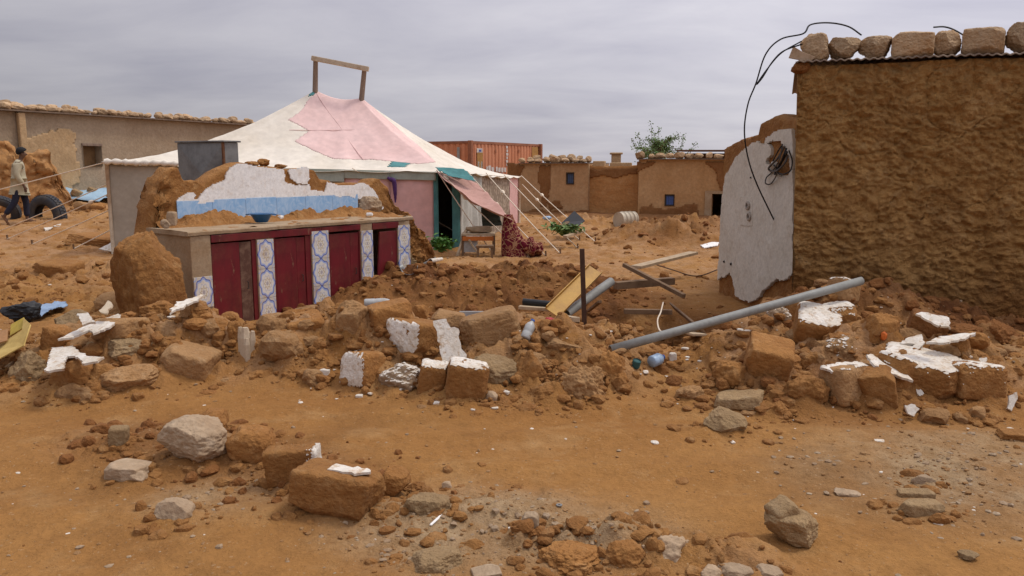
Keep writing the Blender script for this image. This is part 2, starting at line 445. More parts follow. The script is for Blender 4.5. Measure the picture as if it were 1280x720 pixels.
def vnormals(V, Fc):
    n = np.zeros_like(V); t = V[Fc]
    fn = np.cross(t[:, 1] - t[:, 0], t[:, 2] - t[:, 0])
    for k in range(3): np.add.at(n, Fc[:, k], fn)
    return n / (np.linalg.norm(n, axis=1)[:, None] + 1e-12), fn / (np.linalg.norm(fn, axis=1)[:, None] + 1e-12)
def rotm(rx, ry, rz): return np.array(Euler((rx, ry, rz)).to_matrix())
def skin_on(V, Fc, dirs, seed, cover=0.6, thr=0.62, thick=0.008):
    """plaster skin on the faces of a block that look along dirs"""
    vn, fn = vnormals(V, Fc); c = V[Fc].mean(1)
    keep = np.zeros(len(Fc), bool); size = np.ptp(V, axis=0).max()
    for d in dirs:
        d = np.asarray(d, float); d = d / np.linalg.norm(d)
        nn = fbm(c[:, 0] * 4.5 / size + seed, c[:, 1] * 4.5 / size, c[:, 2] * 4.5 / size, 4, seed)
        keep |= (fn @ d > thr) & (nn < (cover * 2 - 1) * 0.55 + 0.02)
    Fk = Fc[keep]
    if len(Fk) < 4: return None
    used = np.unique(Fk); m = np.full(len(V), -1); m[used] = np.arange(len(used)); Fk = m[Fk]
    P = V[used] + vn[used] * thick; Q = V[used] - vn[used] * 0.004; N = len(used)
    ed = {}
    for f in Fk:
        for k in range(3):
            e_ = (f[k], f[(k + 1) % 3]); ed[e_] = 1
    side = [(a, b, b + N, a + N)[::-1] for (a, b) in ed if (b, a) not in ed]
    return np.concatenate([P, Q]), [tuple(f) for f in Fk] + side
SKIRTS = []      # earth banked up round the blocks: x, y, radius x, radius y, height

# ------------------------------------------------------------------ materials
def new_mat(name, rough=0.9, spec=0.25):
    m = bpy.data.materials.new(name); m.use_nodes = True
    b = m.node_tree.nodes['Principled BSDF']
    b.inputs['Roughness'].default_value = rough
    b.inputs['Specular IOR Level'].default_value = spec
    return m, m.node_tree.nodes, m.node_tree.links, b
def n_noise(n, l, vec, scale, detail=4, rough=0.55, dist=0.0):
    t = n.new('ShaderNodeTexNoise'); t.inputs['Scale'].default_value = scale; t.inputs['Detail'].default_value = detail
    t.inputs['Roughness'].default_value = rough; t.inputs['Distortion'].default_value = dist
    if vec is not None: l.new(vec, t.inputs['Vector'])
    return t.outputs['Fac']
def n_ramp(n, l, fac, a, b, ca=(0, 0, 0, 1), cb=(1, 1, 1, 1)):
    t = n.new('ShaderNodeValToRGB'); e = t.color_ramp.elements
    e[0].position, e[1].position = a, b; e[0].color, e[1].color = ca, cb
    l.new(fac, t.inputs['Fac']); return t.outputs['Color']
def n_mix(n, l, fac, a, b, mode='MIX'):
    t = n.new('ShaderNodeMixRGB'); t.blend_type = mode
    for sock, v in ((t.inputs[0], fac), (t.inputs[1], a), (t.inputs[2], b)):
        if isinstance(v, (int, float)): sock.default_value = v
        elif isinstance(v, tuple): sock.default_value = v if len(v) == 4 else v + (1,)
        else: l.new(v, sock)
    return t.outputs[0]
def n_math(n, l, op, a, b=0.0, c=None):
    t = n.new('ShaderNodeMath'); t.operation = op
    for k, v in enumerate((a, b, c)):
        if v is None: continue
        if isinstance(v, (int, float)): t.inputs[k].default_value = v
        else: l.new(v, t.inputs[k])
    return t.outputs[0]
def n_bump(n, l, b, hgt, strength, dist):
    t = n.new('ShaderNodeBump'); t.inputs['Strength'].default_value = strength; t.inputs['Distance'].default_value = dist
    l.new(hgt, t.inputs['Height']); l.new(t.outputs[0], b.inputs['Normal']); return t
def earth(name, c1, c2, c3=None, scale=3.0, fine=40.0, bump=0.5, dist=0.02, vary=0.25, spots=0.5, rough=0.95):
    """mottled earth, stone or plaster: two tones in patches, a third in specks, grain in the relief"""
    m, n, l, b = new_mat(name, rough)
    tc = n.new('ShaderNodeTexCoord').outputs['Object']
    f1 = n_ramp(n, l, n_noise(n, l, tc, scale, 5, 0.6, 0.3), 0.36, 0.64)
    col = n_mix(n, l, f1, c1, c2)
    f2 = n_noise(n, l, tc, fine, 5, 0.65)
    if c3:
        sp = n_ramp(n, l, n_noise(n, l, tc, scale * 4.3, 6, 0.7), 0.52, 0.68)
        col = n_mix(n, l, n_math(n, l, 'MULTIPLY', sp, spots), col, c3)
    v = n_math(n, l, 'MULTIPLY_ADD', f2, 0.7, 0.65)
    oi = n.new('ShaderNodeObjectInfo').outputs['Random']
    v = n_math(n, l, 'MULTIPLY', v, n_math(n, l, 'MULTIPLY_ADD', oi, vary, 1 - vary / 2))
    col = n_mix(n, l, 1.0, col, v, 'MULTIPLY')
    l.new(col, b.inputs['Base Color'])
    h = n_math(n, l, 'ADD', f2, n_math(n, l, 'MULTIPLY', n_noise(n, l, tc, scale * 3, 6, 0.6), 1.4))
    n_bump(n, l, b, h, bump, dist)
    return m
def simple(name, c, rough=0.6, metal=0.0, c2=None, scale=6.0, bump=0.0, lo=0.45, hi=0.65, spec=0.3, stretch=None):
    m, n, l, b = new_mat(name, rough, spec)
    b.inputs['Metallic'].default_value = metal
    tc = n.new('ShaderNodeTexCoord').outputs['Object']
    if stretch:
        mp = n.new('ShaderNodeMapping'); mp.inputs['Scale'].default_value = stretch; l.new(tc, mp.inputs['Vector']); tc = mp.outputs[0]
    f = n_noise(n, l, tc, scale, 6, 0.62, 0.2)
    c2 = c2 or tuple(k * 0.72 for k in c)
    col = n_mix(n, l, n_ramp(n, l, f, lo, hi), c, c2)
    col = n_mix(n, l, 1.0, col, n_math(n, l, 'MULTIPLY_ADD', n_noise(n, l, tc, scale * 9, 4), 0.4, 0.8), 'MULTIPLY')
    l.new(col, b.inputs['Base Color'])
    if bump: n_bump(n, l, b, n_noise(n, l, tc, scale * 5, 5), bump, 0.01)
    return m
M = {}
OCH, OCH2, OCH3 = (0.370, 0.186, 0.058), (0.280, 0.126, 0.036), (0.46, 0.280, 0.122)
M['mud'] = earth('adobe mud', (0.355, 0.170, 0.052), (0.275, 0.120, 0.035), (0.45, 0.265, 0.115), 2.4, 34, 0.8, 0.03)
M['mud_red'] = earth('red mud', (0.265, 0.112, 0.034), (0.20, 0.077, 0.021), (0.34, 0.17, 0.065), 3.0, 36, 0.8, 0.03)
M['mud_pale'] = earth('pale adobe', (0.39, 0.225, 0.100), (0.32, 0.168, 0.065), (0.45, 0.30, 0.165), 2.6, 36, 0.8, 0.03)
M['stone_grey'] = earth('grey brown stone', (0.345, 0.232, 0.118), (0.27, 0.172, 0.084), (0.41, 0.305, 0.185), 3.0, 30, 0.9, 0.03)
M['stone_pale'] = earth('pale stone', (0.41, 0.305, 0.20), (0.33, 0.22, 0.13), (0.48, 0.385, 0.28), 3.0, 30, 0.6, 0.02)
M['stone_tan'] = earth('tan roof stone', (0.50, 0.355, 0.215), (0.40, 0.235, 0.110), (0.56, 0.45, 0.32), 4.0, 30, 0.8, 0.03, vary=0.5)
M['plaster'] = earth('white plaster', (0.86, 0.85, 0.82), (0.82, 0.80, 0.76), (0.55, 0.43, 0.30), 3.0, 30, 0.3, 0.006, 0.06, 0.40, 0.85)
M['plaster_dusty'] = earth('dusty broken plaster', (0.74, 0.70, 0.63), (0.60, 0.53, 0.43), (0.42, 0.26, 0.13), 5.5, 40, 0.6, 0.01, 0.1, 0.95, 0.9)
M['plaster_grey'] = earth('greyish white plaster', (0.64, 0.605, 0.525), (0.58, 0.54, 0.455), (0.42, 0.33, 0.23), 2.2, 26, 0.3, 0.006, 0.0, 0.4, 0.85)
M['wall_dark'] = earth('rough mud render', (0.56, 0.318, 0.112), (0.43, 0.228, 0.072), (0.60, 0.37, 0.155), 0.9, 60, 1.0, 0.035, 0.0)
M['wall_tan'] = earth('tan mud render', (0.47, 0.325, 0.18), (0.40, 0.26, 0.13), (0.52, 0.39, 0.24), 0.5, 12, 0.5, 0.03, 0.1)
M['wall_grey'] = earth('grey tan mud render', (0.37, 0.285, 0.195), (0.30, 0.22, 0.14), (0.44, 0.35, 0.25), 0.4, 12, 0.5, 0.03, 0.0)
M['wall_orange'] = earth('orange mud', (0.43, 0.225, 0.085), (0.35, 0.165, 0.057), (0.48, 0.29, 0.14), 0.8, 12, 0.7, 0.03, 0.0)
M['cement'] = earth('dusty cement', (0.38, 0.285, 0.185), (0.31, 0.21, 0.12), (0.28, 0.16, 0.072), 3.5, 40, 0.4, 0.008, 0.0)
M['rope_pale'] = None
def damp_foot(m, height, col):
    """the foot of a wall has drawn up damp: a browner, wavering band"""
    n, l = m.node_tree.nodes, m.node_tree.links; b = n['Principled BSDF']
    src = b.inputs['Base Color'].links[0].from_socket
    tc = n.new('ShaderNodeTexCoord').outputs['Object']; sx = n.new('ShaderNodeSeparateXYZ'); l.new(tc, sx.inputs[0])
    h = n_math(n, l, 'MULTIPLY_ADD', n_noise(n, l, tc, 1.1, 5, 0.65), 1.1, n_math(n, l, 'MULTIPLY', sx.outputs[2], -1.0))
    f = n_ramp(n, l, n_math(n, l, 'ADD', h, height), 0.35, 0.75)
    c2 = n_mix(n, l, n_math(n, l, 'MULTIPLY', f, 0.8), (1, 1, 1), col)
    l.new(n_mix(n, l, 1.0, src, c2, 'MULTIPLY'), b.inputs['Base Color'])
def streaks(m):
    """rain has run down the render and washed it unevenly"""
    n, l = m.node_tree.nodes, m.node_tree.links; b = n['Principled BSDF']; src = b.inputs['Base Color'].links[0].from_socket
    tc = n.new('ShaderNodeTexCoord').outputs['Object']; mp = n.new('ShaderNodeMapping'); mp.inputs['Scale'].default_value = (1, 1, 0.12); l.new(tc, mp.inputs['Vector'])
    f = n_ramp(n, l, n_noise(n, l, mp.outputs[0], 5.0, 6, 0.65, 0.3), 0.40, 0.66, (1, 1, 1, 1), (0.70, 0.66, 0.62, 1))
    col = n_mix(n, l, 1.0, src, f, 'MULTIPLY')
    pt = n_ramp(n, l, n_noise(n, l, tc, 7.0, 6, 0.7), 0.55, 0.72)
    col = n_mix(n, l, n_math(n, l, 'MULTIPLY', pt, 0.45), col, (0.52, 0.36, 0.18))
    dk = n_ramp(n, l, n_noise(n, l, tc, 13.0, 5, 0.7), 0.60, 0.70)
    l.new(n_mix(n, l, n_math(n, l, 'MULTIPLY', dk, 0.4), col, (0.20, 0.10, 0.03)), b.inputs['Base Color'])
streaks(M['wall_dark'])
damp_foot(M['wall_dark'], 0.60, (0.58, 0.44, 0.34))
# ------------------------------------------------------------------ ground
def make_ground():
    ys = np.concatenate([np.linspace(-25, 1.2, 14), np.geomspace(1.5, 12.5, 560), np.geomspace(12.56, 60, 250)[0:], np.geomspace(62, 4500, 40)])
    us = np.concatenate([np.linspace(-2.2, -0.95, 26)[:-1], np.linspace(-0.95, 0.95, 820), np.linspace(0.95, 2.2, 26)[1:]])
    Y = np.repeat(ys[:, None], len(us), 1)
    X = us[None, :] * np.sqrt(np.maximum(Y, 0) ** 2 * 0.72 + 6.0)
    x, y = X.ravel(), Y.ravel()
    z = H(x, y)
    for sx, sy, rx, ry, sh in SKIRTS:
        k = np.nonzero((np.abs(x - sx) < rx * 2) & (np.abs(y - sy) < ry * 2))[0]
        if len(k):
            e_ = np.exp(-(((x[k] - sx) / rx) ** 2 + ((y[k] - sy) / ry) ** 2) ** 1.4)
            z[k] += e_ * sh * (0.75 + 0.9 * fbm(x[k] * 7, y[k] * 7, octv=4, seed=88))
    Fc = grid_faces(len(ys), len(us))[:, ::-1]
    m, n, l, b = new_mat('ground earth', 0.97, 0.15)
    tc = n.new('ShaderNodeTexCoord').outputs['Object']
    def att(nm):
        a = n.new('ShaderNodeAttribute'); a.attribute_name = nm; return a.outputs['Fac']
    big = n_ramp(n, l, n_noise(n, l, tc, 0.55, 5, 0.6, 0.4), 0.36, 0.66)
    col = n_mix(n, l, big, OCH, OCH2)
    pale = n_ramp(n, l, n_noise(n, l, tc, 1.7, 6, 0.68, 0.2), 0.52, 0.72)
    col = n_mix(n, l, n_math(n, l, 'MULTIPLY', pale, 0.62), col, OCH3)
    wet_dim = n_ramp(n, l, n_noise(n, l, tc, 0.8, 6, 0.62, 0.6), 0.52, 0.70)  # wet patches, deepened to paint a dimmer foreground into the earth colour
    col = n_mix(n, l, n_math(n, l, 'MULTIPLY', wet_dim, 0.65), col, (0.205, 0.098, 0.032))
    fr = n_ramp(n, l, n_noise(n, l, tc, 4.0, 5, 0.6), 0.35, 0.65, (0.100, 0.036, 0.012, 1), (0.190, 0.078, 0.027, 1))
    col = n_mix(n, l, n_math(n, l, 'MULTIPLY', att('fresh'), 1.0), col, fr)
    dusty = n_ramp(n, l, n_noise(n, l, tc, 2.6, 6, 0.65), 0.40, 0.62)
    col = n_mix(n, l, n_math(n, l, 'MULTIPLY', n_math(n, l, 'MULTIPLY', att('heap'), dusty), 0.75), col, (0.43, 0.255, 0.135))
    gr = n_ramp(n, l, n_noise(n, l, tc, 9.0, 6, 0.7), 0.35, 0.65, (0.28, 0.185, 0.095, 1), (0.43, 0.325, 0.20, 1))
    col = n_mix(n, l, n_math(n, l, 'MULTIPLY', att('gravel'), 0.95), col, gr)
    fine = n_noise(n, l, tc, 55, 5, 0.7)
    mid = n_noise(n, l, tc, 11, 5, 0.65)
    sp = n_ramp(n, l, n_noise(n, l, tc, 42, 3, 0.5), 0.66, 0.71)
    col = n_mix(n, l, n_math(n, l, 'MULTIPLY', sp, 0.4), col, (0.50, 0.36, 0.22))
    dk = n_ramp(n, l, n_noise(n, l, tc, 30, 4, 0.6), 0.63, 0.70)
    col = n_mix(n, l, n_math(n, l, 'MULTIPLY', dk, 0.35), col, (0.16, 0.065, 0.025))
    v = n_math(n, l, 'MULTIPLY', n_math(n, l, 'MULTIPLY_ADD', fine, 0.6, 0.7), n_math(n, l, 'MULTIPLY_ADD', mid, 0.5, 0.75))
    col = n_mix(n, l, 1.0, col, v, 'MULTIPLY')
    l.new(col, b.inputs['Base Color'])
    n_bump(n, l, b, n_math(n, l, 'ADD', fine, n_math(n, l, 'MULTIPLY', mid, 2.0)), 0.85, 0.018)
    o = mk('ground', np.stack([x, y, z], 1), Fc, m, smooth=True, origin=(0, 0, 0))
    for nm, arr in (('gravel', gravel_mask(x, y)), ('fresh', fresh_mask(x, y)), ('heap', (rough_mask(x, y) * (y < 8.5) + 0.9 * sstep(9.5, 12, y)) * (1 - fresh_mask(x, y)))):
        a = o.data.attributes.new(nm, 'FLOAT', 'POINT'); a.data.foreach_set('value', arr.astype(np.float32))
    o['kind'] = 'structure'

# ------------------------------------------------------------------ right mud house
def roof_stone_at(name, c, w, d, h, seed, mat, rz=0.0, kind='boulder', sub=3, parent=None):
    V, Fc = rock_shape(seed, kind, sub)
    V = (V * np.array([w / 2, d / 2, h / 2])) @ rotm(0, 0, rz).T
    V = V + np.array([c[0], c[1], c[2] - V[:, 2].min() - 0.012])
    return mk(name, V, Fc, mat, parent, smooth=True)
hA = on_d(993, 345, 8.4)
hB = on_d(1280, 380, 7.72)
hdir = (hB - hA)[:2] / np.linalg.norm((hB - hA)[:2])
hEnd = hA[:2] + hdir * 4.6
HF = Frame(hA, hEnd)
house = thing('mud_house', 'brown mud house with thickly rendered windowless wall and stones along its roof', 'house', (hA[0], hA[1], 0))
def render_relief(s, z):
    """mud thrown on by hand: flattened pats with broken, undercut lower lips"""
    w1 = fbm(s * 1.8, z * 1.8, octv=3, seed=101); w2 = fbm(s * 1.8 + 7, z * 1.8, octv=3, seed=102)
    a = s + 0.10 * w1; c = z + 0.10 * w2 + 0.12 * s
    p1_ = domes(a * 9.0, c * 11.0, 107, 0.3, 1.0); p2_ = domes(a * 19 + 4, c * 23, 108, 0.3, 0.95)
    f = fbm(a * 3.0, c * 5.2, octv=5, seed=103, gain=0.6) * 1.7 + fbm(s * 0.8, z * 0.8, octv=2, seed=109)
    f = f - np.floor(f); lip = np.where(f < 0.92, f / 0.92, (1 - f) / 0.08)
    crk = np.exp(-(fbm(s * 1.3, z * 1.3, octv=4, seed=110) / 0.012) ** 2) * sstep(0.0, 0.25, fbm(s * 0.9 + 5, z * 0.9, octv=2, seed=111))
    r = 0.029 * p1_ + 0.022 * p2_ + 0.018 * (lip - 0.5) + 0.036 * fbm(a * 14, c * 18, octv=4, seed=105, gain=0.7) - 0.02 * crk + 0.022 * fbm(s * 1.2, z * 1.2, octv=2, seed=106)
    return r * (1 - 0.3 * sstep(0.8, 0.2, z)) - 0.02
def house_top(s): return 2.655 + 0 * s + 0.02 * fbm(s * 2, s * 0, octv=2, seed=9)
V, Fc = wall_mesh(HF, 0.0, HF.L, house_top, -0.1, 0.38, 0.0115, render_relief, 0.0)
# the wall leans a little: its head stands 7 cm further out at the corner than its foot
lean = HF.e * (-0.028)
V = V + np.clip(V[:, 2:3], 0, None) * lean
ed = np.clip(1 - np.abs((V - HF.a) @ HF.e) / 0.06, 0, 1)
V = V + (ed * 0.03 * fbm(V[:, 2] * 6, V[:, 1] * 3, octv=3, seed=77))[:, None] * HF.e
mk('wall', V, Fc, M['wall_dark'], house, smooth=True)
mb = MB()
HF.box(mb, 0.40, HF.L, -0.1, 2.6, -4.3, -3.95)
mb.build('back_wall', M['wall_dark'], house)
HS = Frame(HF.P(0.36, 0, -4.3)[:2], HF.P(0.36, 0, -0.39)[:2])
V, Fc = wall_mesh(HS, 0, HS.L, lambda s: 2.63 + 0 * s, -0.1, 0.34, 0.08, lambda s, z: 0.02 * fbm(s * 3, z * 3, octv=3, seed=8), 0.0)
mk('side_wall', V, Fc, M['wall_dark'], house, smooth=True)
# corrugated sheet, its wavy lip over the wall
ns = int((HF.L + 0.15) / 0.0095); s = np.linspace(-0.10, HF.L, ns)
wave = 0.0075 * np.sin(s * 2 * math.pi / 0.076) + 0.008 * fbm(s * 2.2, s * 0, octv=2, seed=55)
rows = []
for off, dz in ((0.085, -0.016), (0.07, 0.0), (-0.5, 0.012), (-4.45, 0.05)):
    ragged = 0.016 * fbm(s * 3.1, s * 0 + 2, octv=3, seed=56) if off > 0.06 else 0
    rows.append(HF.P(s, 2.70 + dz + wave, off + ragged))
M['tin'] = simple('weathered roof tin', (0.21, 0.15, 0.105), 0.75, 0.2, (0.13, 0.085, 0.06), 5)
V = np.stack(rows, 1); Fc = grid_faces(ns, 4)
mk('roof_sheet', V.reshape(-1, 3), Fc, M['tin'], house, smooth=True, solid=0.004)
# a torn corner of the roof: splintered board end and mud clinging under it
mb = MB(); mb.prism([(-0.16, 0.0), (0.05, -0.05), (0.10, 0.0), (-0.02, 0.05), (-0.12, 0.115)], HF.P(-0.01, 2.735, 0.04), HF.e, np.array([0, 0, 1.0]), -HF.n, 0.025)
mb.build('broken_board', simple('bare split wood', (0.50, 0.37, 0.25), 0.85, 0, (0.36, 0.24, 0.14), 12), house, bevel=0.003)
V, Fc = rock_shape(5, 'clod', 3)
mk('mud_lump', V * [0.10, 0.08, 0.07] + HF.P(-0.04, 2.635, 0.0), Fc, M['mud_red'], house, smooth=True)
stones = [  # x0, y0, x1, y1, label
    (1002, 31, 1038, 67, 'block', 'rounded block at the broken corner of the brown house roof, leftmost of its stones'),
    (1037, 35, 1077, 66, 'boulder', 'roughly pitted grey tan stone second from the broken corner on the brown house roof'),
    (1077, 35, 1118, 64, 'block', 'low orange bellied stone on the brown house roof, third from the broken corner'),
    (1118, 30, 1167, 62, 'block', 'wide stone with a chipped notched top, fourth along the brown house roof'),
    (1169, 29, 1203, 61, 'boulder', 'smaller pointed stone with a cable behind it on the brown house roof'),
    (1206, 30, 1255, 62, 'block', 'broad flat topped grey stone on the brown house roof beside the last stone'),
    (1259, 24, 1297, 61, 'boulder', 'tall stone cut by the picture edge on the brown house roof, rightmost of its row')]
for k, (x0, y0, x1, y1, kd, lab) in enumerate(stones):
    s0, z0 = HF.px(x0, y1, -0.08); s1, z1 = HF.px(x1, y0, -0.08)
    sc_ = (s0 + s1) / 2; w = s1 - s0; h = z1 - z0
    c = HF.P(sc_, 2.705, -0.10)
    o = roof_stone_at('roof_stone', c, w * 1.16, w * 0.95, h * 1.18, 340 + k, M['stone_tan'], HF.rot() + (k * 1.7) % 0.7 - 0.35, 'block' if k in (3, 5) else 'boulder', 5)
    tag(o, lab, 'stone', 'stones weighing down the brown house roof')

# black cables from the roof down to the white wall
M['cable'] = simple('black cable', (0.018, 0.017, 0.018), 0.5)
def smooth_curve(P, n=8):
    P = [np.asarray(p, float) for p in P]; P = [2 * P[0] - P[1]] + P + [2 * P[-1] - P[-2]]; out = []
    for i in range(1, len(P) - 2):
        for k in range(n):
            t = k / n; a, b_, c, d = P[i - 1], P[i], P[i + 1], P[i + 2]
            out.append(0.5 * (2 * b_ + (c - a) * t + (2 * a - 5 * b_ + 4 * c - d) * t * t + (3 * b_ - a - 3 * c + d) * t ** 3))
    out.append(P[-2]); return np.array(out)
wA = on_d(994, 365, 8.47); wB = on_d(900, 350, 10.5)
WF = Frame(wB, wA)                     # s = 0 at the far broken end
def onW(px, py, off=0.0): return on_plane(px, py, WF.a + WF.n * off, WF.n)
c1 = [on_d(1077, 44, 8.2), on_d(1060, 33, 8.25), on_d(1036, 28.5, 8.3), on_d(1013, 31, 8.3), on_d(1004, 42, 8.25), on_d(976, 49, 8.3), on_d(957, 68, 8.35), on_d(945, 104, 8.5), on_d(935, 130, 8.6), on_d(930.5, 163, 8.7), on_d(935, 197, 8.8), on_d(946, 230, 8.85), onW(968, 276, 0.02)]
c2 = [on_d(1002, 51.5, 8.3), on_d(977, 66, 8.34), on_d(960, 85, 8.42), on_d(946, 105, 8.48), on_d(953, 97, 8.42), on_d(965, 78, 8.36), on_d(979, 64, 8.33), on_d(1003, 55, 8.3)]
c3 = [on_d(1167, 34, 8.25), on_d(1180, 33.5, 8.25), on_d(1192, 37, 8.2), on_d(1208, 46, 8.1)]
tag(MB().tube(smooth_curve(c1), 0.0085).build('cable', M['cable'], smooth=True), 'long black cable arching from the brown house roof down to the white wall', 'cable')
tag(MB().tube(smooth_curve(c2), 0.0075).build('cable', M['cable'], smooth=True), 'short black cable loop hanging beside the broken roof corner', 'cable')
tag(MB().tube(smooth_curve(c3), 0.0085).build('cable', M['cable'], smooth=True), 'black cable lying behind the small pointed roof stone', 'cable')

# ------------------------------------------------------------------ ruined white wall joined to the house corner
ww = thing('ruined_wall', 'ruined mud wall plastered greyish white leaning against the corner of the brown house', 'wall', (wB[0], wB[1], 0))
wtop = [(889, 200), (904, 190), (908, 188), (925, 180), (940, 173), (957, 171), (959, 158), (966, 152), (978, 147), (990, 149), (1003, 150)]
tp = np.array([WF.px(*p, -0.08) for p in wtop])
def wtopf(s): return np.interp(s, tp[:, 0], tp[:, 1]) + 0.025 * fbm(s * 7, s * 0, octv=4, seed=31)
wd = lambda s, z: 0.018 * fbm(s * 3, z * 3, octv=4, seed=32) + 0.01 * fbm(s * 12, z * 12, octv=3, seed=33)
V, Fc = wall_mesh(WF, -0.035, WF.L + 0.02, wtopf, -0.35, 0.30, 0.022, wd, 0.03)
mk('mud_core', V, Fc, M['mud'], ww, smooth=True)
outl = [(899.5, 349), (902.5, 300), (905, 250), (908.5, 222), (914, 212), (922, 196), (936, 183), (950, 177), (959.5, 180), (960, 171), (975, 163), (994.5, 159), (994.5, 340), (988, 347), (972, 350), (960, 360), (950, 372), (940, 377), (922, 371), (919, 350), (915, 340), (908, 346)]
hole = [(961, 178), (969, 176), (979, 177), (986, 186), (990, 200), (992, 214), (986, 220), (975, 217), (966, 213), (967, 205), (961, 207), (960, 200), (967, 190), (966, 184)]
inc = [[WF.px(*p) for p in outl]]; exc = [[WF.px(*p) for p in hole]]
V, Fc = patch_mesh(WF, inc, exc, 0.015, 0.02, 0.014, 0.030, 41, lambda s, z: 0.010 * fbm(s * 2, z * 2, octv=3, seed=42))
mk('plaster', V, Fc, M['plaster_grey'], ww, smooth=False)
M['bakelite'] = simple('dusty socket plastic', (0.38, 0.34, 0.29), 0.5, 0, (0.25, 0.2, 0.15), 20)
M['dark_hole'] = simple('dark metal', (0.045, 0.035, 0.03), 0.6)
sp_ = patch_mesh(WF, [[WF.px(*p) for p in ((928, 246), (944, 246), (945, 282), (929, 282))]], [], 0.012, 0.03, 0.012, 0.012, 44)
mk('socket_plate', sp_[0], sp_[1], M['plaster_grey'], ww)
for cx, cy in ((934.5, 257), (936, 270.5)):
    s_, z_ = WF.px(cx, cy, 0.05); c = WF.P(s_, z_, 0.03)
    o = MB().lathe(c, WF.n, [(0.0, 0.0), (0.055, 0.0), (0.055, 0.028), (0.042, 0.034), (0.030, 0.034), (0.028, 0.018), (0.0, 0.018)], 16).build('wall_socket', M['bakelite'], ww, smooth=False)
    MB().lathe(c + WF.n * 0.016, WF.n, [(0, 0), (0.014, 0.0), (0.014, 0.012), (0, 0.012)], 10).build('socket_hole', M['dark_hole'], o)
for cx, cy, r_ in ((938, 222, 0.012), (913, 330, 0.02), (904.5, 327, 0.016)):
    q = onW(cx, cy, 0.045); MB().lathe(q, WF.n, [(0, -0.01), (r_, -0.01), (r_ * 0.7, 0.006), (0, 0.008)], 8).build('peg_hole', M['dark_hole'], ww)
# wires spilling out of the broken socket hole
M['wire_grey'] = simple('grey wire sheath', (0.10, 0.09, 0.08), 0.6)
bundle = thing('wire_bundle', 'tangled dark wires and a loop spilling out of the hole in the white wall', 'wires', onW(975, 205, 0.05))
paths = [[(978, 180), (976, 192), (972, 204), (964, 216), (958, 222), (957, 229), (963, 230), (969, 222), (972, 213)],
         [(983, 185), (979, 196), (974, 207), (969, 215)], [(986, 188), (990, 200), (988, 213), (978, 218), (970, 214)],
         [(981, 183), (972, 198), (963, 207), (961, 212), (970, 214), (980, 205), (985, 194)], [(977, 182), (972, 190), (966, 203), (971, 210)],
         [(984, 190), (977, 203), (968, 218)]]
for k, p in enumerate(paths):
    pts = smooth_curve([onW(x, y, 0.05 + 0.02 * ((i + k) % 3)) for i, (x, y) in enumerate(p)], 6)
    MB().tube(pts, 0.008 + 0.004 * (k % 2), 5).build('wire', M['cable'] if k % 3 else M['wire_grey'], bundle, smooth=True)
V, Fc = rock_shape(77, 'boulder', 2)
mk('junction_box', V * [0.045, 0.03, 0.05] + onW(968, 207, 0.04), Fc, M['plaster_grey'], bundle, smooth=True)

# ------------------------------------------------------------------ kitchen ruin: counter, back wall
TOPZ = 1.0
k0, k1 = on_z(237, 290, TOPZ), on_z(513, 271, TOPZ)
KF = Frame(k0, k1)
counter = thing('kitchen_counter', 'ruined kitchen counter with four dark red doors between columns of blue patterned tiles', 'kitchen counter', (k0[0], k0[1], -0.1))
def ks(px, py=330): return KF.px(px, py)[0]
M['maroon'] = simple('worn maroon paint', (0.130, 0.008, 0.012), 0.62, 0, (0.085, 0.010, 0.012), 7, 0.1, spec=0.3, stretch=(1, 1, 0.4))
def worn_maroon():
    m, n, l, b = new_mat('chipped maroon door paint', 0.5, 0.35)
    tc = n.new('ShaderNodeTexCoord').outputs['Object']
    mp = n.new('ShaderNodeMapping'); mp.inputs['Scale'].default_value = (2.2, 2.2, 0.7); l.new(tc, mp.inputs['Vector'])
    f = n_ramp(n, l, n_noise(n, l, mp.outputs[0], 3.0, 6, 0.65), 0.35, 0.65)
    col = n_mix(n, l, f, (0.165, 0.010, 0.017), (0.090, 0.009, 0.012))
    ch = n_ramp(n, l, n_noise(n, l, mp.outputs[0], 6.5, 7, 0.72, 0.4), 0.60, 0.67)
    col = n_mix(n, l, n_math(n, l, 'MULTIPLY', ch, 0.75), col, (0.27, 0.16, 0.095))
    dst = n_ramp(n, l, n_noise(n, l, tc, 2.0, 6, 0.7), 0.45, 0.75)
    col = n_mix(n, l, n_math(n, l, 'MULTIPLY', dst, 0.35), col, (0.25, 0.115, 0.05))
    l.new(col, b.inputs['Base Color']); n_bump(n, l, b, ch, 0.3, 0.003); return m
M['door'] = worn_maroon()
M['door_bare'] = simple('scuffed dark wood', (0.10, 0.045, 0.030), 0.75, 0, (0.20, 0.12, 0.08), 9, 0.2)
# cement slab with a rough front lip
s = np.linspace(-0.03, KF.L + 0.04, 120)
rows = []
for off, z in ((-0.80, TOPZ + 0.005), (-0.3, TOPZ + 0.012), (0.0, TOPZ + 0.004), (0.012, TOPZ - 0.008), (0.010, TOPZ - 0.038), (-0.02, TOPZ - 0.042), (-0.80, TOPZ - 0.04)):
    rows.append(KF.P(s, z + 0.006 * fbm(s * 6, s * 0 + off * 3, octv=3, seed=81), off + (0.012 * fbm(s * 8, s * 0 + z, octv=3, seed=82) if off > -0.1 else 0)))
V = np.stack(rows, 1); Fc = [tuple(q) for q in grid_faces(len(s), 7)[:, ::-1]] + [(i * 7 + 6, i * 7, (i + 1) * 7, (i + 1) * 7 + 6) for i in range(len(s) - 1)][::1] + [tuple(range(7)), tuple((len(s) - 1) * 7 + 6 - k for k in range(7))]
mk('counter_slab', V.reshape(-1, 3), Fc, M['cement'], counter, smooth=False)
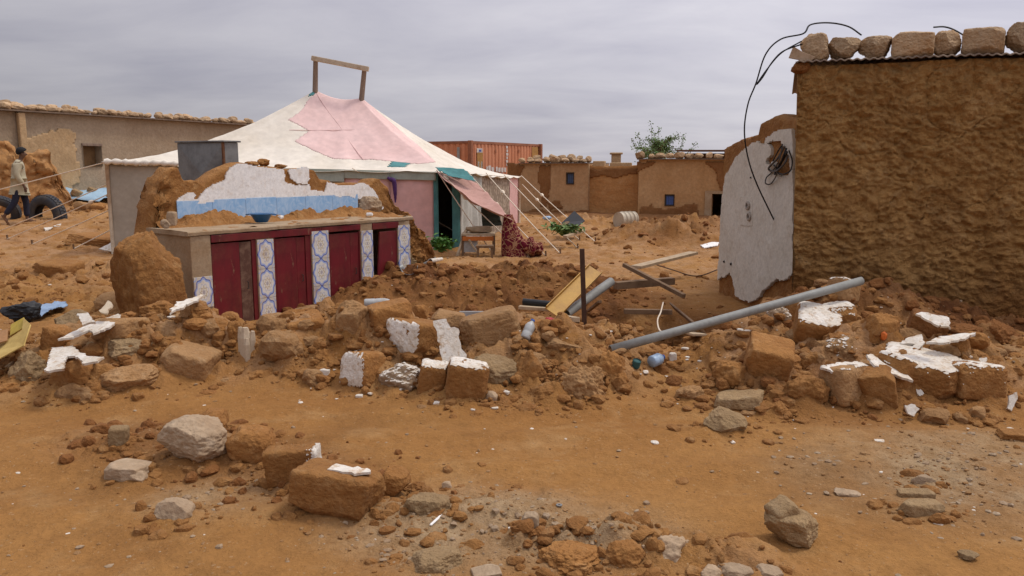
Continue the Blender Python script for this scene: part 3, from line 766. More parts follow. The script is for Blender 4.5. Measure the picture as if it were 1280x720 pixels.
sL1, sP1a, sP1b, sP2a, sP2b, sP3a, sP3b, sP4a, sP4b = ks(265), ks(321.7), ks(343), ks(390), ks(411.7), ks(451.7), ks(466.7), ks(497.7), ks(513)
mb = MB(); KF.box(mb, 0.002, KF.L - 0.002, -0.15, TOPZ - 0.045, -0.78, -0.74); mb.build('back_panel', M['door_bare'], counter)
mb = MB(); KF.box(mb, 0.0, sL1, -0.15, TOPZ - 0.044, -0.74, -0.002); o = mb.build('end_block', M['cement'], counter, bevel=0.006)
for a, c in ((sP1a, sP1b), (sP2a, sP2b), (sP3a, sP3b), (sP4a, sP4b)):
    mb = MB(); KF.box(mb, a, c, -0.15, TOPZ - 0.046, -0.58, -0.004); mb.build('pillar', M['cement'], counter, bevel=0.005)
# maroon rail under the slab, in lengths between the pillars
for a, c, dz in ((sL1 + 0.004, sP2a + 0.14, 0.0), (sP2a + 0.148, sP3a + 0.0, 0.012), (sP3b, sP4a + 0.02, 0.0)):
    mb = MB(); KF.box(mb, a, c, TOPZ - 0.125 + dz, TOPZ - 0.048, -0.05, 0.006); mb.build('rail', M['door'], counter, bevel=0.004)
for a, c, w in ((sP1a - 0.055, sP1a - 0.003, 1), (sP1b + 0.003, sP1b + 0.03, 1), (sP2a - 0.075, sP2a - 0.003, 1), (sP2b + 0.003, sP2b + 0.02, 1), (sP3a - 0.02, sP3a - 0.003, 0)):
    mb = MB(); KF.box(mb, a, c, -0.15, TOPZ - 0.13, -0.05, -0.008); mb.build('door_jamb', M['door'], counter, bevel=0.003)
doors = [(sL1 + 0.006, sP1a - 0.060, 0.0, 0.0), (sP1b + 0.034, sP2a - 0.080, 0.0, 0.0), (sP2b + 0.024, sP3a - 0.024, 0.0, 0.0), (sP3b + 0.050, sP4a - 0.004, 0.10, 0.085)]
for k, (a, c, ajar, tilt) in enumerate(doors):
    w = c - a
    DF = Frame(KF.P(c, 0, -0.012)[:2], KF.P(c, 0, -0.012)[:2] + (KF.e * math.cos(ajar) + KF.n * math.sin(-ajar))[:2])
    mb = MB(); ztop = TOPZ - 0.140 - (0.02 if k == 3 else 0.0)
    nb = 2 if k != 3 else 1
    fr = DF
    e = KF.e * math.cos(ajar) - KF.n * math.sin(ajar); nrm = np.array([e[1], -e[0], 0.0])
    hinge = KF.P(c, 0, -0.012)
    def dp(s_, z_, o_): return hinge - e * (w - s_) + nrm * o_ + np.array([0, 0, z_]) + KF.e * tilt * (z_ - 0.3) * (1 if k == 3 else 0)
    def dbox(m_, s0, s1, z0, z1, o0, o1):
        Vv = [dp(ss, zz, oo) for zz in (z0, z1) for oo in (o0, o1) for ss in (s0, s1)]
        m_.add(Vv, [(0, 1, 3, 2), (4, 6, 7, 5), (0, 4, 5, 1), (2, 3, 7, 6), (0, 2, 6, 4), (1, 5, 7, 3)])
    dbox(mb, 0, w * (0.70 if nb == 2 else 1) - (0.002 if nb == 2 else 0), -0.14, ztop, -0.022, 0.0)
    d_ = mb.build('door', M['door'], counter, bevel=0.003)
    if nb == 2:
        mb = MB(); dbox(mb, w * 0.70 + 0.002, w, -0.14, ztop - 0.004, -0.024, -0.004); mb.build('door_stile', M['door_bare'] if k == 0 else M['door'], d_, bevel=0.003)
    else:
        d_['label'] = 'maroon door hanging ajar on a dark gap'
    hz = 0.36
    mb = MB(); hs_ = w * (0.86 if k < 3 else 0.9); mb.tube([dp(hs_, hz, 0), dp(hs_, hz, 0.022), dp(hs_, hz + 0.07, 0.022), dp(hs_, hz + 0.07, 0)], 0.005, 6)
    mb.build('handle', M['dark_hole'], d_)
# patterned tiles
def tile_mat():
    m, n, l, b = new_mat('blue patterned tile glaze', 0.28, 0.45)
    uv = n.new('ShaderNodeUVMap').outputs[0]
    sx = n.new('ShaderNodeSeparateXYZ'); l.new(uv, sx.inputs[0])
    X = n_math(n, l, 'SUBTRACT', sx.outputs[0], 0.5); Y = n_math(n, l, 'SUBTRACT', sx.outputs[1], 0.5)
    r = n_math(n, l, 'SQRT', n_math(n, l, 'ADD', n_math(n, l, 'MULTIPLY', X, X), n_math(n, l, 'MULTIPLY', Y, Y)))
    a = n_math(n, l, 'ARCTAN2', Y, X)
    def ring(r0, amp, k, ph, w):
        t = n_math(n, l, 'MULTIPLY_ADD', n_math(n, l, 'COSINE', n_math(n, l, 'MULTIPLY_ADD', a, k, ph)), amp, r0)
        d = n_math(n, l, 'ABSOLUTE', n_math(n, l, 'SUBTRACT', r, t))
        return n_math(n, l, 'LESS_THAN', d, w)
    blue, pale, och = (0.085, 0.14, 0.46), (0.36, 0.46, 0.74), (0.52, 0.43, 0.26)
    col = n_mix(n, l, n_math(n, l, 'LESS_THAN', r, 0.44), (0.62, 0.58, 0.50), (0.74, 0.72, 0.66))
    col = n_mix(n, l, ring(0.41, 0.026, 8, 0.0, 0.030), col, pale)
    col = n_mix(n, l, ring(0.46, 0.030, 8, 0.0, 0.020), col, blue)
    col = n_mix(n, l, ring(0.25, 0.028, 8, 3.14, 0.014), col, (0.50, 0.52, 0.62))
    col = n_mix(n, l, ring(0.15, 0.035, 8, 0.0, 0.022), col, och)
    col = n_mix(n, l, n_math(n, l, 'LESS_THAN', r, 0.07), col, (0.45, 0.42, 0.44))
    cx = n_math(n, l, 'SUBTRACT', 0.5, n_math(n, l, 'ABSOLUTE', X)); cy = n_math(n, l, 'SUBTRACT', 0.5, n_math(n, l, 'ABSOLUTE', Y))
    rc = n_math(n, l, 'SQRT', n_math(n, l, 'ADD', n_math(n, l, 'MULTIPLY', cx, cx), n_math(n, l, 'MULTIPLY', cy, cy)))
    col = n_mix(n, l, n_math(n, l, 'LESS_THAN', n_math(n, l, 'ABSOLUTE', n_math(n, l, 'SUBTRACT', rc, 0.13)), 0.018), col, pale)
    tc = n.new('ShaderNodeTexCoord').outputs['Object']
    oi = n.new('ShaderNodeObjectInfo').outputs['Random']
    vec = n.new('ShaderNodeVectorMath'); vec.operation = 'ADD'; l.new(tc, vec.inputs[0]); l.new(n_math(n, l, 'MULTIPLY', oi, 30.0), vec.inputs[1])
    dirt = n_ramp(n, l, n_noise(n, l, vec.outputs[0], 9, 6, 0.7), 0.48, 0.72)
    col = n_mix(n, l, n_math(n, l, 'MULTIPLY', dirt, 0.6), col, (0.36, 0.22, 0.11))
    l.new(col, b.inputs['Base Color']); return m
M['tile'] = tile_mat()
def tile_object(s0, s1, z0, z1, name='tile', mat=None, fr=None, off=0.0, th=0.012):
    fr = fr or KF; mb = MB(); fr.box(mb, s0, s1, z0, z1, off, off + th)
    return mb
def put_tile(s0, s1, z0, z1, parent, mat, fr, off, th, name):
    o = tile_object(s0, s1, z0, z1, fr=fr, off=off, th=th).build(name, mat, parent, bevel=0.002)
    uv = o.data.uv_layers.new(name='UVMap')
    org = np.array(wloc(o))
    for p in o.data.polygons:
        for li in p.loop_indices:
            co = np.array(o.data.vertices[o.data.loops[li].vertex_index].co) + org
            ss = float(np.dot(co - fr.a, fr.e)); uv.data[li].uv = ((ss - s0) / (s1 - s0), (co[2] - z0) / (z1 - z0))
    return o
TH = 0.315
for a, c, ztop_, cnt in ((sP1a, sP1b, TOPZ - 0.135, 3), (sP2a, sP2b, TOPZ - 0.09, 3), (sP3a, sP3b, TOPZ - 0.13, 2), (sP4a, sP4b, TOPZ - 0.10, 2)):
    for k in range(cnt):
        z1_ = ztop_ - k * (TH + 0.004); z0_ = max(z1_ - TH, -0.12)
        put_tile(a + 0.006, c - 0.004, z0_, z1_, counter, M['tile'], KF, -0.003, 0.012, 'tile')
put_tile(ks(240.5), ks(264), 0.225, 0.540, counter, M['tile'], KF, -0.003, 0.012, 'tile')

# back wall of mud with white plaster and a row of light blue tiles
b0 = KF.P(-0.02, 0, -0.795); b1 = KF.P(KF.L + 0.9, 0, -0.795)
BF = Frame(b0, b1)
bw = thing('ruined_wall', 'broken kitchen wall with white plaster and light blue tiles behind the red cupboards', 'wall', (b0[0], b0[1], 0))
btop = [(180, 352), (183, 318), (186, 285), (188, 262), (192, 240), (200, 221), (209, 210), (216, 209), (222, 226), (240, 226), (250, 234), (262, 222), (276, 212), (285, 209), (297, 205), (312, 208), (330, 210), (340, 209), (353, 213), (358, 225), (362, 213), (372, 211), (386, 212), (396, 229), (404, 226), (412, 231), (440, 229), (455, 231), (466, 224), (476, 233), (482, 250), (486, 262), (500, 262), (512, 280), (522, 286), (533, 300), (538, 330), (542, 352)]
bt = np.array([BF.px(*p, -0.10) for p in btop])
def btopf(s): return np.interp(s, bt[:, 0], bt[:, 1]) + 0.02 * fbm(s * 9, s * 0, octv=4, seed=51)
def bdisp(s, z):
    left = sstep(BF.px(222, 260)[0] + 0.02, BF.px(200, 260)[0], s)
    right = sstep(BF.px(470, 250)[0], BF.px(490, 250)[0], s)
    m_ = np.maximum(left, right)
    return 0.006 * fbm(s * 5, z * 5, octv=3, seed=52) + m_ * (0.07 * fbm(s * 2.6, z * 2.6, octv=4, seed=53) + 0.07 * domes(s * 4.5, z * 4.5, 54) + 0.03 * domes(s * 11, z * 11, 55) + 0.03 * fbm(s * 9, z * 9, octv=4, seed=56) + 0.02)
V, Fc = wall_mesh(BF, bt[0, 0], bt[-1, 0], btopf, -0.2, 0.36, 0.02, bdisp, 0.010)
s__ = (V - BF.a) @ BF.e
V = crumble(V, np.maximum(sstep(BF.px(226, 260)[0], BF.px(208, 260)[0], s__), sstep(BF.px(476, 250)[0], BF.px(492, 250)[0], s__)), 0.09, 4.5, 61)
mk('mud_core', V, Fc, M['mud'], bw, smooth=True)
pl = [(219, 257), (220, 248), (231, 242), (240, 240), (243, 244), (240, 249), (246, 249), (252, 241), (264, 231), (280, 225), (281, 216), (291, 207), (297, 204), (318, 207), (335, 210), (354, 211), (356, 228), (367, 231), (386, 230), (388, 238), (404, 239), (408, 228), (424, 232), (440, 231), (455, 229), (465, 236), (471, 246), (473, 256), (481, 261), (470, 262), (462, 256), (455, 252), (440, 246), (400, 244), (330, 248), (270, 252)]
pl2 = [(360, 212), (373, 211), (384, 209), (386, 222), (383, 229), (372, 229), (363, 222)]
V, Fc = patch_mesh(BF, [[BF.px(*p) for p in pl], [BF.px(*p) for p in pl2]], [], 0.0125, 0.006, 0.014, 0.018, 57, lambda s, z: 0.004 * fbm(s * 3, z * 3, octv=2, seed=58))
mk('plaster', V, Fc, M['plaster'], bw, smooth=False)
def marble():
    m, n, l, b = new_mat('light blue marbled tile', 0.25, 0.4)
    tc = n.new('ShaderNodeTexCoord').outputs['Object']
    f = n_noise(n, l, tc, 6, 6, 0.65, 2.2)
    col = n_mix(n, l, n_ramp(n, l, f, 0.35, 0.65), (0.26, 0.47, 0.74), (0.47, 0.64, 0.83))
    col = n_mix(n, l, n_math(n, l, 'MULTIPLY', n_ramp(n, l, n_noise(n, l, tc, 4, 6, 0.7), 0.58, 0.75), 0.5), col, (0.45, 0.32, 0.2))
    l.new(col, b.inputs['Base Color']); return m
M['marble'] = marble()
sa, za = BF.px(219.5, 251); sb, zb_ = BF.px(446, 243)
nt = 6; tw = (sb - sa) / nt
ztile = min(za, zb_ + 0.03)
for k in range(nt):
    put_tile(sa + k * tw + 0.0015, sa + (k + 1) * tw - 0.0015, TOPZ + 0.006, ztile + 0.004 * ((k * 7) % 3 - 1), bw, M['marble'], BF, 0.008, 0.013, 'blue_tile')
KTOP = TOPZ + 0.012

# big fallen chunk of adobe against the end of the counter
def rock_obj(name, c, dims, seed, kind, mat, rot=(0, 0, 0), sub=4, label=None, cat='stone', group=None, sink=0.1, parent=None):
    V, Fc = rock_shape(seed, kind, sub)
    V = (V * (np.asarray(dims) / 2.0)) @ rotm(*rot).T
    V = V + np.array([c[0], c[1], c[2] - V[:, 2].min() - sink * dims[2]])
    o = mk(name, V, Fc, mat, parent, smooth=True)
    tag(o, label, cat, group)
    return o, V, Fc
c = KF.P(-0.47, 0, 0.10)
rock_obj('adobe_chunk', (c[0], c[1], -0.05), (0.74, 0.60, 1.20), 902, 'boulder', M['mud'], (0.05, -0.06, KF.rot() + 0.35), 5, 'big broken chunk of mud wall leaning on the left end of the red cupboards', 'wall chunk', sink=0.05)

# ------------------------------------------------------------------ tent
tL, tD, tE, tB = np.array([-7.5, 15.0]), np.array([-1.05, 16.2]), np.array([0.16, 21.0]), np.array([-6.2, 20.4])
eL, eD, eE, eB = 1.72, 1.545, 1.37, 1.62
rL, rR = on_d(394, 113, 18.0), on_d(452, 123, 18.1)
tent = thing('tent', 'large patched cream and pink canvas tent with two ridge poles and guy ropes', 'tent', (-3.6, 18.0, Hs(-3.6, 18.0)))
M['cream'] = simple('cream canvas', (0.76, 0.70, 0.60), 0.9, 0, (0.68, 0.61, 0.50), 0.9, 0.25, 0.4, 0.7, 0.1)
M['pink'] = simple('faded pink canvas', (0.72, 0.45, 0.42), 0.9, 0, (0.65, 0.39, 0.36), 1.0, 0.25, 0.4, 0.7, 0.1)
M['pink_roof'] = simple('sun bleached pink canvas', (0.77, 0.555, 0.515), 0.9, 0, (0.71, 0.49, 0.45), 0.9, 0.25, 0.4, 0.7, 0.1)
M['teal'] = simple('teal cloth', (0.085, 0.25, 0.25), 0.85, 0, (0.06, 0.17, 0.18), 3)
M['grey_green'] = simple('grey green canvas band', (0.34, 0.37, 0.31), 0.9, 0, (0.26, 0.29, 0.25), 2)
M['beige'] = simple('grey beige canvas', (0.40, 0.355, 0.285), 0.9, 0, (0.34, 0.295, 0.23), 1.2, 0.2)
M['white_cloth'] = simple('off white cloth', (0.50, 0.50, 0.45), 0.9, 0, (0.40, 0.40, 0.35), 3)
M['rope'] = simple('pale rope', (0.80, 0.69, 0.54), 0.9, 0, (0.70, 0.58, 0.44), 30)
M['pole'] = simple('weathered pole wood', (0.26, 0.19, 0.14), 0.85, 0, (0.17, 0.12, 0.09), 10, 0.2, stretch=(1, 1, 0.2))
M['plank'] = simple('bleached plank', (0.52, 0.42, 0.30), 0.85, 0, (0.40, 0.30, 0.20), 8, 0.2)
NPER, NT = 400, 110
corners = [(tL, eL), (tD, eD), (tE, eE), (tB, eB)]
per, ez = [], []
for k in range(4):
    (a, za_), (b_, zb2) = corners[k], corners[(k + 1) % 4]
    for q in np.linspace(0, 1, NPER // 4, endpoint=False):
        per.append(a + (b_ - a) * q); ez.append(za_ + (zb2 - za_) * q - 0.035 * abs(math.sin(q * math.pi * 6)) - 0.05 * math.sin(q * math.pi))
per, ez = np.array(per), np.array(ez)
cen = per.mean(0)
per_out = per + (per - cen) / np.linalg.norm(per - cen, axis=1)[:, None] * 0.10
rd = (rR - rL)[:2]; rlen2 = np.dot(rd, rd)
# each place on the rim runs up to its own place on the ridge
u_ = np.clip((((per - cen) @ rd) / math.sqrt(rlen2)) / 2.6 * 0.5 + 0.5, 0, 1)
ridge = rL[None, :] + (rR - rL)[None, :] * u_[:, None]
ridge[:, 2] -= 0.10 * np.sin(u_ * math.pi)
t = np.linspace(0, 1, NT) ** 0.9
X = per_out[:, None, 0] + (ridge[:, None, 0] - per_out[:, None, 0]) * t[None]
Y = per_out[:, None, 1] + (ridge[:, None, 1] - per_out[:, None, 1]) * t[None]
SAG = 1.62
Z = ez[:, None] + (ridge[:, None, 2] - ez[:, None]) * (t[None] ** SAG)
ang = np.linspace(0, 2 * math.pi, NPER, endpoint=False)[:, None]
Z = Z + (np.sin(t * math.pi)[None]) * (0.034 * np.sin(ang * 31 + 1.5 * np.sin(ang * 7)) * (1 - t[None]) ** 2 + 0.045 * fbm(X * 0.9, Y * 0.9, octv=3, seed=91) + 0.012 * fbm(X * 3.5, Y * 3.5, octv=3, seed=92))
RV = np.stack([X, Y, Z], 2); RFc = grid_faces(NPER, NT, wrap=True)
fc = RV.reshape(-1, 3)[RFc].mean(1); fx, fy = project(fc)
front = np.zeros(len(RFc), bool); front[:(NPER // 2) * (NT - 1)] = True; front[int(NPER * 0.93) * (NT - 1):] = True
pinkp = [(396, 115), (420, 119), (453, 124), (470, 138), (497, 160), (522, 182), (545, 203), (520, 205), (470, 200), (418, 199), (400, 192), (368, 177), (386, 164), (360, 150), (378, 138), (384, 128)]
tealp = [(387, 118), (395, 112), (397, 118), (386, 121)]; tealp2 = [(484, 209), (490, 202), (508, 201), (512, 205), (505, 209)]
jx = fx + 1.5 * fbm(fc[:, 0] * 2, fc[:, 2] * 3, octv=2, seed=5); jy = fy
pm = front & in_poly(jx, jy, pinkp); tm = front & (in_poly(jx, jy, tealp) | in_poly(jx, jy, tealp2)) & ~pm
def sub_mesh(V, Fs, lift=0.0):
    used = np.unique(Fs); m = np.full(len(V), -1); m[used] = np.arange(len(used)); W = V[used].copy(); W[:, 2] += lift; return W, m[Fs]
RVf = RV.reshape(-1, 3)
V, Fc = sub_mesh(RVf, RFc[~pm & ~tm]); mk('roof', V, Fc, M['cream'], tent, smooth=True, solid=0.006)
V, Fc = sub_mesh(RVf, RFc[pm], 0.002); mk('pink_patch', V, Fc, M['pink_roof'], tent, smooth=True, solid=0.012)
for q_ in (tealp, tealp2):
    V, Fc = sub_mesh(RVf, RFc[tm & in_poly(jx, jy, q_)], 0.002); mk('teal_patch', V, Fc, M['teal'], tent, smooth=True, solid=0.012)
# seams sewn down the roof
def seam(pts):
    P = []
    for px, py in pts:
        k = int(np.argmin(((fx - px) ** 2 + (fy - py) ** 2) + (~front) * 1e9)); P.append(fc[k] + [0, 0, 0.01])
    MB().tube(smooth_curve(P, 8), 0.007, 5).build('seam', M['pink_roof'], tent, smooth=True)
seam([(396, 118), (410, 140), (424, 158), (440, 180), (455, 200)])
seam([(362, 163), (400, 163), (440, 163), (492, 163)])
# cloth walls
def cloth_wall(name, a, b_, za_, zb2, mat, fold=0.035, freq=7, off=0.0, top_drop=0.0, bottom=None, seed=1):
    a, b_ = np.asarray(a, float), np.asarray(b_, float)
    fr = Frame(a, b_); ns_ = max(4, int(fr.L / 0.05)); nz_ = 24
    s_ = np.linspace(0, fr.L, ns_); base = fr.P(s_, s_ * 0)
    zt_ = za_ + (zb2 - za_) * s_ / fr.L - top_drop
    gz = H(base[:, 0], base[:, 1]) - 0.12 if bottom is None else zt_ - bottom
    tt = np.linspace(0, 1, nz_)
    Zg = zt_[:, None] + (gz - zt_)[:, None] * tt[None]
    Sg = np.repeat(s_[:, None], nz_, 1)
    o_ = off + fold * (0.35 + tt[None]) * fbm(Sg * freq * 0.35, Zg * 0.25, octv=3, seed=seed) + 0.012 * fbm(Sg * 5, Zg * 4, octv=3, seed=seed + 3)
    V_ = fr.P(Sg, Zg, o_)
    return mk(name, V_.reshape(-1, 3), grid_faces(ns_, nz_)[:, ::-1], mat, tent, smooth=True, solid=0.006)
LF, RF_ = Frame(tL, tD), Frame(tD, tE)
def lp(px): return LF.P(LF.px(px, 250)[0], 0)[:2]
def rp(px): return RF_.P(RF_.px(px, 250)[0], 0)[:2]
def ezL(p): q = np.linalg.norm(p - tL) / LF.L; return eL + (eD - eL) * q - 0.03
def ezR(p): q = np.linalg.norm(p - tD) / RF_.L; return eD + (eE - eD) * q - 0.03
def wl_(name, p, q, mat, ez_, **k): return cloth_wall(name, p, q, ez_(p), ez_(q), mat, **k)
pA, pB, pC, pD0, pD1 = tL, lp(388), lp(431), lp(542), lp(548)
pE0, pE1 = lp(565), tD
wl_('wall_panel', pA, pB, M['beige'], ezL, seed=201)['label'] = 'grey beige canvas wall panel'
wl_('wall_panel', pB, pC, M['beige'], ezL, seed=202)
pm1 = lp(488)
wl_('wall_panel', pC, pm1, M['pink'], ezL, seed=203)['label'] = 'faded pink wall panel'
wl_('wall_panel', pm1, pD0, M['pink'], ezL, seed=204)['label'] = 'faded pink wall panel'
wl_('door_trim', pD0, pD1, M['teal'], ezL, fold=0.01, seed=205)
wl_('door_trim', pE0, pE1, M['teal'], ezL, fold=0.02, seed=206)
for p, q, sd in ((lp(386), lp(431), 211), (lp(431), lp(488), 212), (lp(488), lp(545), 213)):
    wl_('valance', p, q, M['grey_green'], ezL, fold=0.02, off=0.055, bottom=0.17 if sd != 211 else 0.24, seed=sd, freq=12)
q1, q2, q3 = rp(601), rp(637), tE
wl_('wall_panel', tD, q1, M['white_cloth'], ezR, fold=0.09, freq=16, seed=207)['label'] = 'off white hanging cloth panel'
def tweed():
    m, n, l, b = new_mat('small patterned beige cloth', 0.9)
    tc = n.new('ShaderNodeTexCoord').outputs['Object']
    v = n.new('ShaderNodeTexVoronoi'); v.inputs['Scale'].default_value = 11; l.new(tc, v.inputs['Vector'])
    col = n_mix(n, l, n_ramp(n, l, v.outputs['Distance'], 0.35, 0.5), (0.42, 0.335, 0.25), (0.26, 0.20, 0.145))
    l.new(col, b.inputs['Base Color']); return m
wl_('wall_panel', q1, q2, tweed(), ezR, fold=0.03, seed=208)['label'] = 'beige wall panel with a small dark pattern'
wl_('wall_panel', q2, q3, M['pink'], ezR, fold=0.01, seed=209)['label'] = 'narrow pink end panel'
cloth_wall('wall_panel', tE, tB, eE - 0.03, eB - 0.03, M['beige'], seed=214)
cloth_wall('wall_panel', tB, tL, eB - 0.03, eL - 0.03, M['beige'], seed=215)
# rolled canvas along the left eave
pts = [LF.P(s_, eL + (eD - eL) * s_ / LF.L + 0.005 * math.sin(s_ * 9), 0.09) for s_ in np.linspace(-0.02, LF.px(232, 200)[0], 24)]
MB().tube(pts, [0.05 + 0.018 * math.sin(i * 2.3) for i in range(24)], 8).build('rolled_flap', M['cream'], tent, smooth=True)
# corner post
MB().tube([np.array([tL[0], tL[1] - 0.02, Hs(*tL) - 0.1]), np.array([tL[0], tL[1] - 0.02, eL])], 0.035, 8).build('corner_post', M['plank'], tent, smooth=True)
MB().tube([np.array([tE[0] + .03, tE[1] - 0.03, Hs(*tE) - 0.1]), np.array([tE[0] + .03, tE[1] - 0.03, eE])], 0.03, 8).build('corner_post', M['plank'], tent, smooth=True)
# ridge poles through the roof and the bar across
pa, pb = on_d(394.5, 75, 18.0), on_d(455.5, 87, 18.1)
for p, r_ in ((pa, rL), (pb, rR)):
    MB().tube([np.array([r_[0] + (r_[0] - p[0]) * 2, p[1], 0.0]), r_, p], [0.065, 0.06, 0.052], 8).build('ridge_pole', M['pole'], tent, smooth=True)
MB().beam(on_d(389.5, 72.5, 17.92), on_d(461, 86.5, 18.02), 0.12, 0.10).build('ridge_bar', M['plank'], tent, bevel=0.012)
# door awning: pink cloth sagging outwards, teal head piece
def cloth_quad(name, a, b_, c_, d_, mat, sag, nu=26, nv=26, seed=1, wr=0.03):
    u, v = np.meshgrid(np.linspace(0, 1, nu), np.linspace(0, 1, nv), indexing='ij'); u, v = u[..., None], v[..., None]
    P = a * (1 - u) * (1 - v) + b_ * u * (1 - v) + c_ * u * v + d_ * (1 - u) * v
    P[..., 2] -= sag * np.sin(u[..., 0] * math.pi) * np.sin(v[..., 0] * math.pi)
    w = wr * (np.sin(v[..., 0] * 17 + 3 * u[..., 0]) * 0.5 + fbm(u[..., 0] * 3, v[..., 0] * 6, octv=3, seed=seed))
    P[..., 2] += w; P[..., 1] += w * 0.8
    return mk(name, P.reshape(-1, 3), grid_faces(nu, nv), mat, tent, smooth=True, solid=0.008)
M['pink_tan'] = simple('dusty pink cloth', (0.50, 0.295, 0.245), 0.9, 0, (0.42, 0.235, 0.19), 2.0)
cloth_quad('awning', on_d(544, 214, 16.0), on_d(597, 229, 16.4), on_d(641, 276, 14.7), on_d(590, 251, 14.9), M['pink_tan'], 0.16, seed=221, wr=0.035)
cloth_quad('awning_head', on_d(544, 209.5, 15.95), on_d(580, 211, 16.1), on_d(596, 227, 16.0), on_d(560, 219, 15.8), M['teal'], 0.0, seed=222, wr=0.02)
cloth_quad('awning_shadow', on_d(601, 259, 15.5), on_d(624, 267, 15.4), on_d(628, 283, 15.3), on_d(603, 282, 15.4), simple('painted awning shadow', (0.045, 0.05, 0.035), 0.9), 0.0, seed=223, wr=0.02)  # dark sheet added to paint the shade in the space under the awning
# strip of purple cloth pinned to the pink wall
s1_, z1_ = LF.px(484, 222); s2_, z2_ = LF.px(492, 226); s3_, z3_ = LF.px(494, 253)
P = [LF.P(s1_, z1_, .09), LF.P((s1_ + s2_) / 2, z2_ + .03, .10), LF.P(s2_, z2_, .10), LF.P(s2_ + .02, (z2_ + z3_) / 2, .10), LF.P(s3_, z3_, .09)]
MB().tube(smooth_curve(P, 5), [0.02, .035, .03, .03, .04, .045, .05, .05, .045, .05, .055, .05, .05, .045, .045, .04, .04, .03, .03, .02, .015], 6).build('purple_rag', simple('purple cloth', (0.085, 0.035, 0.13), 0.9), tent, smooth=True)
# guy ropes with their knots and pegs
def guy(a, e, knots=(), r=0.0105, sagv=0.03, peg=True):
    a, e = np.asarray(a, float), np.asarray(e, float)
    P = [a + (e - a) * q - np.array([0, 0, sagv * math.sin(q * math.pi)]) for q in np.linspace(0, 1, 14)]
    o = MB().tube(P, r, 5).build('guy_rope', M['rope'], tent, smooth=True)
    for q in knots:
        c_ = a + (e - a) * q - np.array([0, 0, sagv * math.sin(q * math.pi)]); d_ = (e - a) / np.linalg.norm(e - a)
        MB().tube([c_ - d_ * 0.07, c_ - d_ * 0.03, c_ + d_ * 0.03, c_ + d_ * 0.07], [0.016, 0.04, 0.042, 0.016], 6).build('knot', M['rope'], o, smooth=True)
    if peg:
        MB().tube([e + [0.02, 0, -0.15], e + [0, 0, 0.09]], 0.018, 6).build('peg', M['pole'], o, smooth=True)
def le(px, dz=0.0): s_ = LF.px(px, 200)[0]; return LF.P(s_, eL + (eD - eL) * s_ / LF.L + dz, 0.1)
def re_(px, dz=0.0): s_ = RF_.px(px, 218)[0]; return RF_.P(s_, eD + (eE - eD) * s_ / RF_.L + dz, 0.1)
def far_end(px, py):
    return G(px, py)
guy(le(141, 0.02), (-15.2, 16.6, Hs(-15.2, 16.6)), ())
guy(le(196, 0.03), far_end(-14, 296), ())
guy(le(220, 0.03), far_end(9, 299), (0.47,))
guy(le(262, 0.03), far_end(40, 306), (0.37,))
guy(le(290, 0.03), far_end(92, 312), (0.6,))
guy(le(440, 0.0), far_end(590, 303), (), 0.008)
guy(le(545, 0.0), far_end(617, 318), ())
guy(le(546, 0.03), far_end(660, 322), (0.1, 0.32))
guy(re_(578, 0.0), far_end(682, 320), (0.4,))
guy(re_(602, 0.0), far_end(700, 318), (0.25,))
guy(re_(625, 0.0), far_end(722, 311), ())
guy(re_(647, 0.02), far_end(744, 303), (0.32,))
guy(re_(648, -0.2), far_end(724, 302), (0.3,))

# ------------------------------------------------------------------ galvanised tank behind the kitchen wall
M['galv'] = simple('galvanised sheet', (0.25, 0.25, 0.24), 0.45, 0.5, (0.16, 0.155, 0.15), 3.5)
M['rust'] = simple('rust', (0.16, 0.07, 0.03), 0.85, 0, (0.10, 0.04, 0.02), 9)
g0, g1 = on_d(222, 200, 10.15), on_d(280, 200, 9.8)
GF = Frame(g0, g1)
zt = (GF.px(222, 176)[1] + GF.px(280, 178)[1]) / 2
tank = thing('metal_cabinet', 'grey galvanised sheet metal cabinet standing behind the broken kitchen wall', 'cabinet', (g0[0], g0[1], Hs(g0[0], g0[1])))
mb = MB(); GF.box(mb, 0, GF.L, -0.1, zt - 0.012, -0.24, -0.006); mb.build('body', M['galv'], tank, bevel=0.006)
# cross-broken front sheet: a shallow pyramid of four faces
zc = zt - GF.L * 0.5; V = [GF.P(0.006, zt - 0.03, -0.004), GF.P(GF.L - 0.006, zt - 0.03, -0.004), GF.P(GF.L - 0.006, 0.0, -0.004), GF.P(0.006, 0.0, -0.004), GF.P(GF.L * 0.55, zc, 0.035)]
mk('front_sheet', V, [(4, 1, 0), (4, 2, 1), (4, 3, 2), (4, 0, 3)], M['galv'], tank)
mb = MB(); GF.box(mb, -0.012, GF.L + 0.03, zt - 0.01, zt + 0.010, -0.26, 0.02); mb.build('lid', M['galv'], tank, bevel=0.003)
mb = MB(); GF.box(mb, GF.L - 0.02, GF.L + 0.004, 0.0, zt - 0.013, -0.02, 0.012); mb.build('corner_strip', M['rust'], tank, bevel=0.003)

